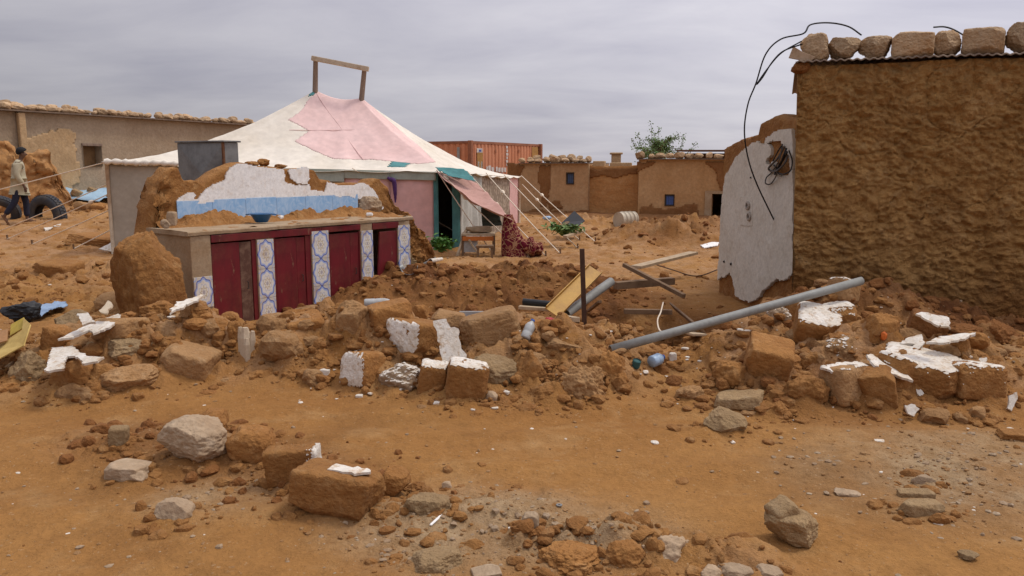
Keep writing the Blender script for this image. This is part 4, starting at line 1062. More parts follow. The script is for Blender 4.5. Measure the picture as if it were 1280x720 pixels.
# ------------------------------------------------------------------ long building on the left
bl0, bl1 = on_d(-60, 170, 21.0), on_d(327, 190, 31.0)
LB = Frame(bl0, bl1)
lbz = 3.12
longb = thing('long_building', 'long tan mud building with one small window and a row of stones on its roof', 'building', (bl0[0], bl0[1], 0.4))
wx0, wz0 = LB.px(105, 208); wx1, wz1 = LB.px(126, 182)
wdisp = lambda s, z: 0.02 * fbm(s * 0.8, z * 0.8, octv=4, seed=121) + 0.012 * fbm(s * 4, z * 4, octv=3, seed=122)
def wall_with_hole(fr, s0, s1, z0, z1, holes, thick, cell, disp, name, mat, parent):
    """front sheet of a wall with real openings, their reveals, and the back"""
    ss = np.unique(np.concatenate([np.linspace(s0, s1, int((s1 - s0) / cell) + 2)] + [[h[0], h[1]] for h in holes]))
    zz = np.unique(np.concatenate([np.linspace(z0, z1, int((z1 - z0) / cell) + 2)] + [[h[2], h[3]] for h in holes]))
    S, Z = np.meshgrid(ss, zz, indexing='ij'); V = fr.P(S, Z, disp(S, Z)).reshape(-1, 3)
    cs, cz = (ss[:-1] + ss[1:]) / 2, (zz[:-1] + zz[1:]) / 2
    keep = np.ones((len(cs), len(cz)), bool)
    for h in holes: keep &= ~((cs[:, None] > h[0]) & (cs[:, None] < h[1]) & (cz[None] > h[2]) & (cz[None] < h[3]))
    i, j = np.nonzero(keep); nj = len(zz); a = i * nj + j
    mb = MB(); mb.add(V, np.stack([a, a + nj, a + nj + 1, a + 1], 1))
    mk(name, np.concatenate(mb.V), mb.F, mat, parent, smooth=True)
    m2 = MB()
    for h in holes:
        for (p, q) in (((h[0], h[2]), (h[0], h[3])), ((h[0], h[3]), (h[1], h[3])), ((h[1], h[3]), (h[1], h[2])), ((h[1], h[2]), (h[0], h[2]))):
            m2.add([fr.P(p[0], p[1], 0.03), fr.P(q[0], q[1], 0.03), fr.P(q[0], q[1], -thick), fr.P(p[0], p[1], -thick)], [(0, 1, 2, 3)])
    fr.box(m2, s0, s1, z1 - 0.06, z1 - 0.002, -thick - 3.0, -0.06)
    for (u0, u1) in ((s0, s0 + 0.05), (s1 - 0.05, s1)): fr.box(m2, u0, u1, z0, z1 - 0.062, -thick - 3.0, -0.06)
    fr.box(m2, s0, s1, z0, z1 - 0.004, -thick - 3.05, -thick - 3.002)
    m2.build('wall_shell', mat, parent)
wall_with_hole(LB, 0, LB.L, 0.0, lbz, [(wx0, wx1, wz0, wz1)], 0.35, 0.16, wdisp, 'wall', M['wall_grey'], longb)
mb = MB(); LB.box(mb, wx0 + 0.02, wx1 - 0.02, wz0, wz1, -0.30, -0.26); mb.build('shutter', simple('ochre wood shutter', (0.20, 0.115, 0.05), 0.8, 0, (0.14, 0.08, 0.035), 6), longb)
mb = MB(); LB.box(mb, wx0 - 0.03, wx1 + 0.03, wz1 - 0.02, wz1 + 0.06, -0.2, 0.045); mb.build('lintel', M['pole'], longb, bevel=0.01)
mb = MB(); LB.box(mb, -0.1, LB.L + 0.15, lbz + 0.004, lbz + 0.045, -3.4, 0.22); mb.build('roof_sheet', M['tin'], longb)
mb = MB(); LB.box(mb, LB.px(20, 160)[0], LB.px(29, 160)[0], 0.3, lbz - 0.02, 0.03, 0.16); mb.build('buttress', M['wall_tan'], longb, bevel=0.03)
# peeled lower patch of render
pp = [(28, 168), (60, 160), (90, 172), (98, 196), (90, 236), (132, 236), (134, 222), (140, 240), (60, 250), (20, 248), (24, 200)]
V, Fc = patch_mesh(LB, [[LB.px(*p) for p in pp]], [[(wx0 - .06, wz0 - .06), (wx1 + .06, wz0 - .06), (wx1 + .06, wz1 + .08), (wx0 - .06, wz1 + .08)]], 0.05, 0.0, 0.03, 0.45, 131, lambda s, z: 0.03 * fbm(s * 2, z * 2, octv=3, seed=132), 1.5)
mk('bare_patch', V, Fc, M['wall_tan'], longb, smooth=True)
protos = {}
def rs_copy(key, loc, rz, label, group, scale=None, seeds=7, mat='stone_tan', base=0.25):
    """stones of a far roof: a handful of shapes, copied"""
    k = random.randrange(seeds)
    if (key, k) not in protos:
        V, Fc = rock_shape(500 + k * 13 + len(key), ('clod', 'boulder', 'boulder')[k % 3], 3)
        o = mk('roof_stone', V * [base * .62, base * .5, base * .5], Fc, M[mat], smooth=True, origin=(0, 0, -base * 0.45)); protos[(key, k)] = o
    else:
        o = protos[(key, k)].copy(); COL.objects.link(o)
    o.location = tuple(float(c) for c in loc); o.rotation_euler = (0, 0, rz); 
    if scale: o.scale = scale
    tag(o, label, 'stone', group); return o
random.seed(4)
s_ = 0.3
while s_ < LB.L:
    f = random.uniform(0.75, 1.35)
    rs_copy('long', LB.P(s_, lbz + 0.048, -0.05 + random.uniform(-.1, .06)), LB.rot() + random.uniform(-.5, .5), 'small stone in the row along the roof edge of the long building', 'stones on the long building roof', (f, f * .9, random.uniform(.45, .85)), base=0.27)
    if random.random() < .75: rs_copy('long', LB.P(s_ + .1, lbz + 0.048, -0.32 + random.uniform(-.1, .1)), random.uniform(0, 6), 'small stone in the row along the roof edge of the long building', 'stones on the long building roof', (f, f, random.uniform(.7, 1.15)), base=0.27)
    s_ += 0.29 * f + random.uniform(-0.06, 0.02)
# a ruined orange mud wall in front of it
ro0, ro1 = on_d(-50, 240, 20.6), on_d(92, 240, 22.4)
RO = Frame(ro0, ro1)
rt = np.array([RO.px(*p) for p in ((-60, 184), (0, 178), (10, 180), (18, 184), (24, 196), (40, 194), (58, 190), (64, 190), (70, 205), (78, 222), (86, 236), (93, 252))])
V, Fc = wall_mesh(RO, 0, RO.L, lambda s: np.interp(s, rt[:, 0], rt[:, 1]) + 0.06 * fbm(s * 4, s * 0, octv=3, seed=140), 0.1, 0.5, 0.05,
                  lambda s, z: 0.12 * fbm(s * 1.6, z * 2.6, octv=4, seed=141) + 0.10 * domes(s * 2.6, z * 4.6, 142) + 0.06 * fbm(s * 7, z * 9, octv=4, seed=143), 0.06)
V = crumble(V, np.ones(len(V)), 0.13, 2.4, 66)
tag(mk('ruined_wall', V, Fc, M['wall_orange'], smooth=True), 'low eroded orange mud wall in front of the long building behind the walking man', 'wall')

# ------------------------------------------------------------------ far huts on the right
hl, hr = on_d(630, 230, 31.0), on_d(925, 230, 28.0)
FH = Frame(hl, hr)
def hut(name, label, px0, px1, ytop_px, off, mat, openings, cat='hut', depth=3.0, zb=-0.6):
    s0, s1 = FH.px(px0, 230, off)[0], FH.px(px1, 230, off)[0]
    zt_ = np.mean([FH.px(px0, ytop_px[0], off)[1], FH.px(px1, ytop_px[1], off)[1]])
    c_ = FH.P(s0, 0, off); root = thing(name, label, cat, (c_[0], c_[1], -0.3))
    fr = Frame(FH.P(s0, 0, off)[:2], FH.P(s1, 0, off)[:2])
    hs = []
    for (a, y0, c2, y1, _) in openings:
        sa_, zb1 = fr.px(a, y1); sc2, zt1 = fr.px(c2, y0); hs.append((sa_, sc2, zb1, zt1))
    wall_with_hole(fr, 0, fr.L, zb, zt_, hs, 0.3, 0.12, lambda s, z: 0.02 * fbm(s * 1.1, z * 1.1, octv=3, seed=int(px0)) + 0.01 * fbm(s * 6, z * 6, octv=3, seed=int(px0) + 1), 'wall', mat, root)
    return root, fr, zt_, hs
M['blue_shutter'] = simple('faded blue shutter', (0.055, 0.085, 0.16), 0.6, 0, (0.04, 0.055, 0.10), 6)
M['blue_bright'] = simple('blue painted shutter', (0.06, 0.11, 0.30), 0.6, 0, (0.04, 0.07, 0.18), 6)
M['wall_hut'] = earth('hut render', (0.45, 0.29, 0.155), (0.38, 0.225, 0.11), (0.50, 0.35, 0.20), 0.6, 10, 0.4, 0.03, 0.0)
M['wall_hut2'] = earth('warm hut render', (0.46, 0.285, 0.140), (0.38, 0.215, 0.092), (0.51, 0.34, 0.18), 0.5, 10, 0.4, 0.03, 0.0)
M['damp'] = earth('damp red mud', (0.245, 0.118, 0.044), (0.19, 0.082, 0.028), (0.30, 0.165, 0.075), 1.2, 12, 0.5, 0.03, 0.0)
def window(root, fr, h, mat, bars):
    mb = MB(); w = 0.05
    for (a, b2, c_, d_) in ((h[0], h[0] + w, h[2], h[3]), (h[1] - w, h[1], h[2], h[3]), (h[0] + w, h[1] - w, h[2], h[2] + w), (h[0] + w, h[1] - w, h[3] - w, h[3])): fr.box(mb, a, b2, c_, d_, -0.10, -0.02)
    wf = mb.build('window', M['dark_hole'], root)
    n_ = 3; st = (h[1] - h[0] - 2 * w) / n_
    for k in range(n_):
        mb = MB(); fr.box(mb, h[0] + w + k * st + .004, h[0] + w + (k + 1) * st - .004, h[2] + w, h[3] - w, -0.085, -0.05); mb.build('shutter_board', mat, wf)
h1, f1, z1, o1 = hut('mud_hut', 'far mud hut with a small dark blue window, nearest the tent', 634, 735, (205, 204), 0.0, M['wall_hut'], [(707.5, 215.5, 718, 230.5, 'w')])
window(h1, f1, o1[0], M['blue_shutter'], 0)
h3, f3, z3, o3 = hut('mud_hut', 'far mud hut with a bright blue window and an open doorway beside the white wall', 798, 930, (201, 198), 0.05, M['wall_hut2'], [(830.5, 243, 843.5, 257.5, 'w'), (889, 242.5, 904, 274, 'd')])
window(h3, f3, o3[0], M['blue_bright'], 0)
mb = MB(); h_ = o3[1]; f3.box(mb, h_[0] - 0.24, h_[0] - 0.003, h_[2], h_[3] + 0.1, -0.12, 0.04); f3.box(mb, h_[1] + 0.003, h_[1] + 0.12, h_[2], h_[3] + 0.1, -0.12, 0.04); f3.box(mb, h_[0] - 0.003, h_[1] + 0.003, h_[3] + 0.003, h_[3] + 0.1, -0.12, 0.042)
mb.build('door_surround', M['cement'], h3)
mb = MB(); a_ = f3.P(h_[0] + 0.04, h_[2], -0.05); mb.beam(a_, f3.P(h_[0] + 0.04, h_[3] - 0.02, -0.05), 0.05, 0.05); mb.beam(f3.P(h_[0] + 0.2, h_[2], -0.12), f3.P(h_[0] + 0.2, h_[3] - 0.02, -0.12), 0.04, 0.04); mb.build('door_frame', M['pole'], h3)
mid = thing('mud_wall', 'orange mud brick wall linking the two far huts under loose roof rubble', 'wall', tuple(FH.P(FH.px(735, 230)[0], 0, 0)[:2]) + (-0.3,))
m0, m1 = FH.px(735.3, 230, -0.25)[0], FH.px(797.7, 230, -0.25)[0]
MF = Frame(FH.P(m0, 0, -0.25)[:2], FH.P(m1, 0, -0.25)[:2]); mz = MF.px(760, 208)[1]
V, Fc = wall_mesh(MF, 0.0, MF.L, lambda s: mz + 0.04 * fbm(s * 3, s * 0, octv=3, seed=160), -0.6, 0.3, 0.06, lambda s, z: 0.02 * fbm(s * 2, z * 9, octv=3, seed=161), 0.03)
mk('wall', V, Fc, M['wall_orange'], mid, smooth=True)
for px_, w_, h2 in ((748, .45, .22), (775, .8, .16)):
    q = MF.P(MF.px(px_, 205)[0], mz - 0.02, -0.15); mb = MB(); mb.box(q + [0, 0, h2 / 2], MF.e * w_ / 2, MF.n * .12, np.array([0, 0, h2 / 2])); mb.build('parapet_block', M['wall_tan'], mid, bevel=0.03)
# stained patches of damp render
def stain(root, fr, polys, seed):
    for q in polys:
        V_, F_ = patch_mesh(fr, [[fr.px(*p) for p in q]], [], 0.05, 0.0, 0.028, 0.18, seed, lambda s, z: 0.02 * fbm(s * 1.1, z * 1.1, octv=3, seed=1), 1.6)
        if len(F_): mk('damp_patch', V_, F_, M['damp'], root, smooth=True)
stain(h1, f1, [[(634, 204), (658, 204), (650, 216), (646, 235), (634, 238)], [(676, 207), (687, 207), (688, 236), (684, 258), (676, 258), (674, 230)], [(634, 262), (735, 264), (735, 280), (634, 280)], [(686, 252), (702, 250), (704, 260), (688, 262)]], 171)
stain(h3, f3, [[(798, 203), (818, 203), (810, 209), (798, 216)], [(884, 203), (905, 201), (905, 240), (900, 240), (896, 218)], [(798, 262), (812, 254), (820, 258), (850, 258), (872, 256), (876, 280), (798, 280)]], 172)
stain(mid, MF, [[(735, 212), (798, 211), (798, 220), (770, 226), (735, 219)]], 173)
# roof edges with loose stones
for root, fr, zt_, a_, b2 in ((h1, f1, z1, 0.5, f1.L), (h3, f3, z3, -0.05, f3.L)):
    mb = MB(); fr.box(mb, a_, b2, zt_ + 0.003, zt_ + 0.035, -3.4, 0.14); mb.build('roof_sheet', M['tin'], root)
random.seed(8)
for fr, zt_, lab, grp, a_ in ((f1, z1, 'rubble stone on the roof edge of the far hut nearest the tent', 'stones on the far hut by the tent', 0.6), (f3, z3, 'round stone on the roof edge of the far hut with the open doorway', 'stones on the far hut with a doorway', 0.0)):
    s_ = a_
    while s_ < fr.L - 0.1:
        f = random.uniform(0.8, 1.3) * (1.15 if fr is f3 else 0.95)
        rs_copy('far', fr.P(s_, zt_ + 0.034, -0.08 + random.uniform(-.15, .06)), random.uniform(0, 6), lab, grp, (f, f, f * random.uniform(.5, .95)), base=0.28)
        if fr is f1: rs_copy('far', fr.P(s_ + .1, zt_ + 0.034, -0.55 + random.uniform(-.2, .2)), random.uniform(0, 6), lab, grp, (f, f, f * random.uniform(.7, 1.3)), base=0.28)
        s_ += 0.30 * f + random.uniform(0.0, 0.08)
mb = MB(); q = on_d(770, 205, 32.0); mb.box((q[0], q[1], 1.85), (0.17, 0, 0), (0, .2, 0), (0, 0, 0.25)); mb.box((q[0], q[1], 2.12), (0.23, 0, 0), (0, .27, 0), (0, 0, 0.04))
tag(mb.build('chimney', M['wall_tan'], bevel=0.03), 'small tan block chimney standing behind the wall between the far huts', 'chimney')
mb = MB(); qa, qb = on_d(850, 188.5, 33.0), on_d(925, 188.5, 32.0); mb.beam(qa, qb, 1.2, 0.06); mb.beam(qa + [0.2, 0, -1.3], qb + [0, 0, -1.3], 0.2, 2.4)
tag(mb.build('shed', M['rust']), 'low rusty roofed shed behind the stones of the far right hut', 'shed')
# earth bank in front of the huts
n_ = 120; s = np.linspace(-0.5, FH.L + 1.5, n_)
prof = [(-0.35, 0.10), (0.35, 0.09), (0.75, 0.03), (1.0, -0.2), (1.2, -0.40), (1.7, -0.62)]
zb0 = np.array([FH.px(640, 262)[1]])[0]
rows = [FH.P(s, zb0 - 0.05 + (dz - 0.1) + 0.04 * fbm(s * 2, s * 0 + off, octv=3, seed=180), off + 0.12 * fbm(s * 1.3, s * 0 + off * .3, octv=3, seed=181) * (off > 0.5)) for off, dz in prof]
o = mk('earth_bank', np.stack(rows, 1).reshape(-1, 3), grid_faces(n_, len(prof))[:, ::-1], M['damp'], smooth=True); o['kind'] = 'structure'

# ------------------------------------------------------------------ shipping container
cc = on_d(588, 176, 32.0); ce = on_d(674, 182, 37.2)
ce_d = (ce - cc)[:2]; ce_d /= np.linalg.norm(ce_d)
cz1, cz0 = cc[2], cc[2] - 2.55
cont = thing('shipping_container', 'orange corrugated shipping container standing behind the tent', 'container', (cc[0], cc[1], cz0))
M['orange'] = simple('sun faded orange container paint', (0.62, 0.265, 0.140), 0.65, 0, (0.52, 0.20, 0.095), 1.6, spec=0.3, stretch=(1, 1, 0.25))
M['orange_dk'] = simple('rusty container frame', (0.33, 0.135, 0.070), 0.75, 0, (0.23, 0.09, 0.05), 2)
M['ochre_paint'] = simple('ochre door paint', (0.42, 0.22, 0.06), 0.7)
CR = Frame(cc[:2], cc[:2] + ce_d * 6.06)
nl = np.array([-ce_d[1], ce_d[0]])
CL = Frame(cc[:2] + nl * 2.44, cc[:2])
for fr in (CR, CL):
    s = [];  o_ = []
    x = 0.12; p_ = 0.28
    while x < fr.L - 0.12:
        for dx, d in ((0, 0), (0.07, 0), (0.11, -0.036), (0.20, -0.036), (0.24, 0)):
            if x + dx <= fr.L - 0.1: s.append(x + dx); o_.append(d)
        x += p_
    s, o_ = np.array(s), np.array(o_)
    V = np.stack([fr.P(s, cz0 + 0.12, o_ - 0.02), fr.P(s, cz1 - 0.10, o_ - 0.02)], 1).reshape(-1, 3)
    mk('corrugated_side', V, grid_faces(len(s), 2), M['orange'], cont)
    for (a, b2, c_, d_) in ((0.003, fr.L - 0.003, cz1 - 0.10, cz1, ), (0.003, fr.L - 0.003, cz0, cz0 + 0.14)):
        mb = MB(); fr.box(mb, a, b2, c_, d_, -0.12, -0.006); mb.build('rail', M['orange_dk'], cont)
for s_ in (CR.P(0, 0), CR.P(CR.L, 0), CL.P(0, 0)):
    mb = MB(); mb.box((s_[0], s_[1], (cz0 + cz1) / 2), CR.e * 0.08, CR.n * 0.08, np.array([0, 0, (cz1 - cz0) / 2 + 0.015])); mb.build('corner_post', M['orange_dk'], cont, bevel=0.01)
V = [CR.P(0.05, cz1 - 0.02, -0.05), CR.P(6.0, cz1 - 0.02, -0.05), CR.P(6.0, cz1 - 0.02, -2.38), CR.P(0.05, cz1 - 0.02, -2.38)]
mk('roof', V, [(0, 1, 2, 3)], M['orange_dk'], cont, solid=0.02)
V = [CR.P(0.05, cz0 + .1, -2.40), CR.P(6.0, cz0 + .1, -2.40), CR.P(6.0, cz1 - .05, -2.40), CR.P(0.05, cz1 - .05, -2.40)]
mk('back_side', V, [(3, 2, 1, 0)], M['orange'], cont, solid=0.03)
V = [CR.P(6.02, cz0 + .1, -0.05), CR.P(6.02, cz0 + .1, -2.38), CR.P(6.02, cz1 - .05, -2.38), CR.P(6.02, cz1 - .05, -0.05)]
mk('end_wall', V, [(0, 1, 2, 3)], M['orange'], cont, solid=0.03)
M['white_paint'] = simple('flaked white paint', (0.66, 0.62, 0.56), 0.7)
def decal(name, x0, y0, x1, y1, mat, fr=CR, off=0.0):
    sa_, zb1 = fr.px(x0, y1); sb_, zt1 = fr.px(x1, y0); mb = MB(); fr.box(mb, sa_, sb_, zb1, zt1, off, off + 0.006); return mb.build(name, mat, cont)
d0 = decal('logo_plate', 596, 185.5, 603, 190.5, M['white_paint'])
decal('logo_mark', 598.4, 187, 601.4, 189.5, simple('blue logo paint', (0.08, 0.10, 0.35), 0.6), CR, 0.008)
decal('ochre_strip', 596.5, 191, 603.5, 211, M['ochre_paint']); decal('ochre_strip', 665, 184, 672.5, 206, M['ochre_paint'])
for k, (x0, y0, x1, y1) in enumerate(((597.2, 202, 599, 212), (601.2, 202, 603, 212), (608, 208, 609.8, 215), (610.5, 207, 613.6, 215), (614.5, 209, 617.5, 215), (619.8, 208.5, 622, 214.5), (622.8, 209.5, 625.6, 215), (626.6, 209.5, 629.2, 215.5), (630.2, 209.5, 632.4, 215))):
    decal('white_mark', x0, y0, x1, y1, M['white_paint'])
for k in range(6): decal('white_mark', 632.6 + (k % 2) * .4, 182.5 + k * 4.4, 634.6 + (k % 3) * .3, 185.6 + k * 4.4, M['white_paint'])
decal('grey_strip', 571.5, 184, 574.5, 206, simple('grey primer', (0.33, 0.33, 0.31), 0.7), CL)
for x in (619, 648): decal('lock_mark', x, 187, x + 1.3, 191, M['orange_dk'])

# ------------------------------------------------------------------ tree behind the huts
M['leaf'] = simple('acacia leaf', (0.17, 0.26, 0.085), 0.7, 0, (0.12, 0.19, 0.055), 5)
M['leaf2'] = simple('fresh green leaf', (0.085, 0.20, 0.035), 0.6, 0, (0.05, 0.13, 0.025), 8)
M['bark'] = simple('acacia bark', (0.15, 0.10, 0.065), 0.9, 0, (0.10, 0.065, 0.04), 10)
def tree():
    rng = np.random.RandomState(12)
    q = on_d(822, 200, 37.0); base = np.array([q[0], q[1], 0.25])
    root = thing('acacia_tree', 'bushy green acacia tree showing above the roofs of the far huts', 'tree', base)
    tr = MB(); lf = MB(); tips = []
    tr.tube([base - [0, 0, .8], base + [0.05, 0, 1.0], base + [-0.05, 0, 2.1]], [0.13, 0.11, 0.09], 7)
    for k in range(16):
        a = rng.uniform(0, 2 * math.pi); L = rng.uniform(0.4, 0.95); up = rng.uniform(0.15, 0.75)
        p0 = base + [0, 0, rng.uniform(1.5, 2.1)]; p1 = p0 + [math.cos(a) * L * .5, math.sin(a) * L * .5, up * .8]; p2 = p0 + [math.cos(a) * L, math.sin(a) * L, up * 1.2]
        tr.tube(smooth_curve([p0, p1, p2], 3), np.linspace(0.045, 0.012, 7), 5)
        for w in range(7):
            t_ = rng.uniform(.35, 1); st = p0 + (p2 - p0) * t_; d = rng.normal(size=3) * [.5, .5, .35] + [0, 0, .12]; en = st + d * .55
            tr.tube([st, (st + en) / 2 + [0, 0, .03], en], [0.012, .009, .005], 4); tips.append((st, en))
    # sprigs reaching out of the crown
    for dx, dz in ((-.35, 2.45), (0.02, 2.15), (-.95, 1.85), (1.15, 1.4), (1.7, 1.2), (-1.15, 1.45)):
        st = base + [dx * .5, 0, 1.4]; en = base + [dx, 0, 1.4 + dz * .78]; tr.tube([st, en], [0.015, .005], 4); tips.append((st, en)); tips.append(((st + en) / 2, en))
    tr.build('trunk', M['bark'], root, smooth=True)
    Vs, n_ = [], 0
    for st, en in tips:
        for k in range(24):
            p = st + (en - st) * rng.uniform(0.1, 1.08) + rng.normal(size=3) * .07
            a = rng.normal(size=3); a /= np.linalg.norm(a); b2 = np.cross(a, rng.normal(size=3)); b2 /= np.linalg.norm(b2)
            L = rng.uniform(.035, .07); W = L * .45
            Vs += [p - a * L, p + b2 * W, p + a * L, p - b2 * W]; n_ += 1
    mk('crown', np.array(Vs), np.arange(n_ * 4).reshape(-1, 4), M['leaf'], root)
tree()
# ------------------------------------------------------------------ rubble: each block and boulder in its place
RUB = 'rubble blocks of the fallen house'
def px_rock(x0, y0, x1, y1, kind, mat, label, seed, plaster=(), cover=0.75, rot=(0, 0, 0), sink=0.12, dr=0.8, group=RUB, cat='stone', name=None, thr=0.80, lift=0.0, d=None):
    """a rock that covers this box of the photograph, standing on the ground there"""
    g = G((x0 + x1) / 2, y1 - (y1 - y0) * 0.10) if d is None else np.array(list(on_d((x0 + x1) / 2, y1, d)))
    dist = math.hypot(g[1], EYE - g[2]); dep = math.atan2(EYE - g[2], g[1]); k = dist / F_PX
    w = (x1 - x0) * k; hp = (y1 - y0) * k
    D = min(w * dr, hp * 1.3 / max(math.sin(dep), 0.15) * 0.6 + 0.1)
    h = max((hp - D * math.sin(dep) * 0.8) / math.cos(dep), 0.38 * min(w, hp))
    h = h / (1 - sink)
    c = np.array([g[0], g[1] + D * 0.42, Hs(g[0], g[1]) * 0.6 + g[2] * 0.4 + lift])
    c[2] = min(c[2], Hs(c[0], c[1]) * 0.5 + g[2] * 0.5 + lift) if d is None else g[2]
    SKIRTS.append((c[0], c[1], w * 0.66, max(D * 0.62, 0.06), min(0.36 * h, 0.12) * (1.0 if group == RUB else 0.45)))
    nm = name or ('mud_block' if kind == 'block' else 'boulder' if kind == 'boulder' else 'mud_clod' if kind == 'clod' else 'wall_slab')
    o, V, Fc = rock_obj(nm, c, (w, D, h), seed, kind, M[mat], rot, 5 if (x1 - x0) > 62 else 4 if (x1 - x0) > 24 else 3, label, cat, group, sink)
    if plaster:
        dirs = {'T': (0, 0, 1), 'L': (-1, -0.35, 0.25), 'R': (1, -0.3, 0.2), 'F': (0, -1, 0.25)}
        sk = skin_on(V, Fc, [dirs[p] for p in plaster], seed, cover, 0.55 if plaster in 'LR' else 0.70, 0.004)
        if sk: mk('plaster', sk[0], sk[1], M['plaster_dusty'], o)
    return o
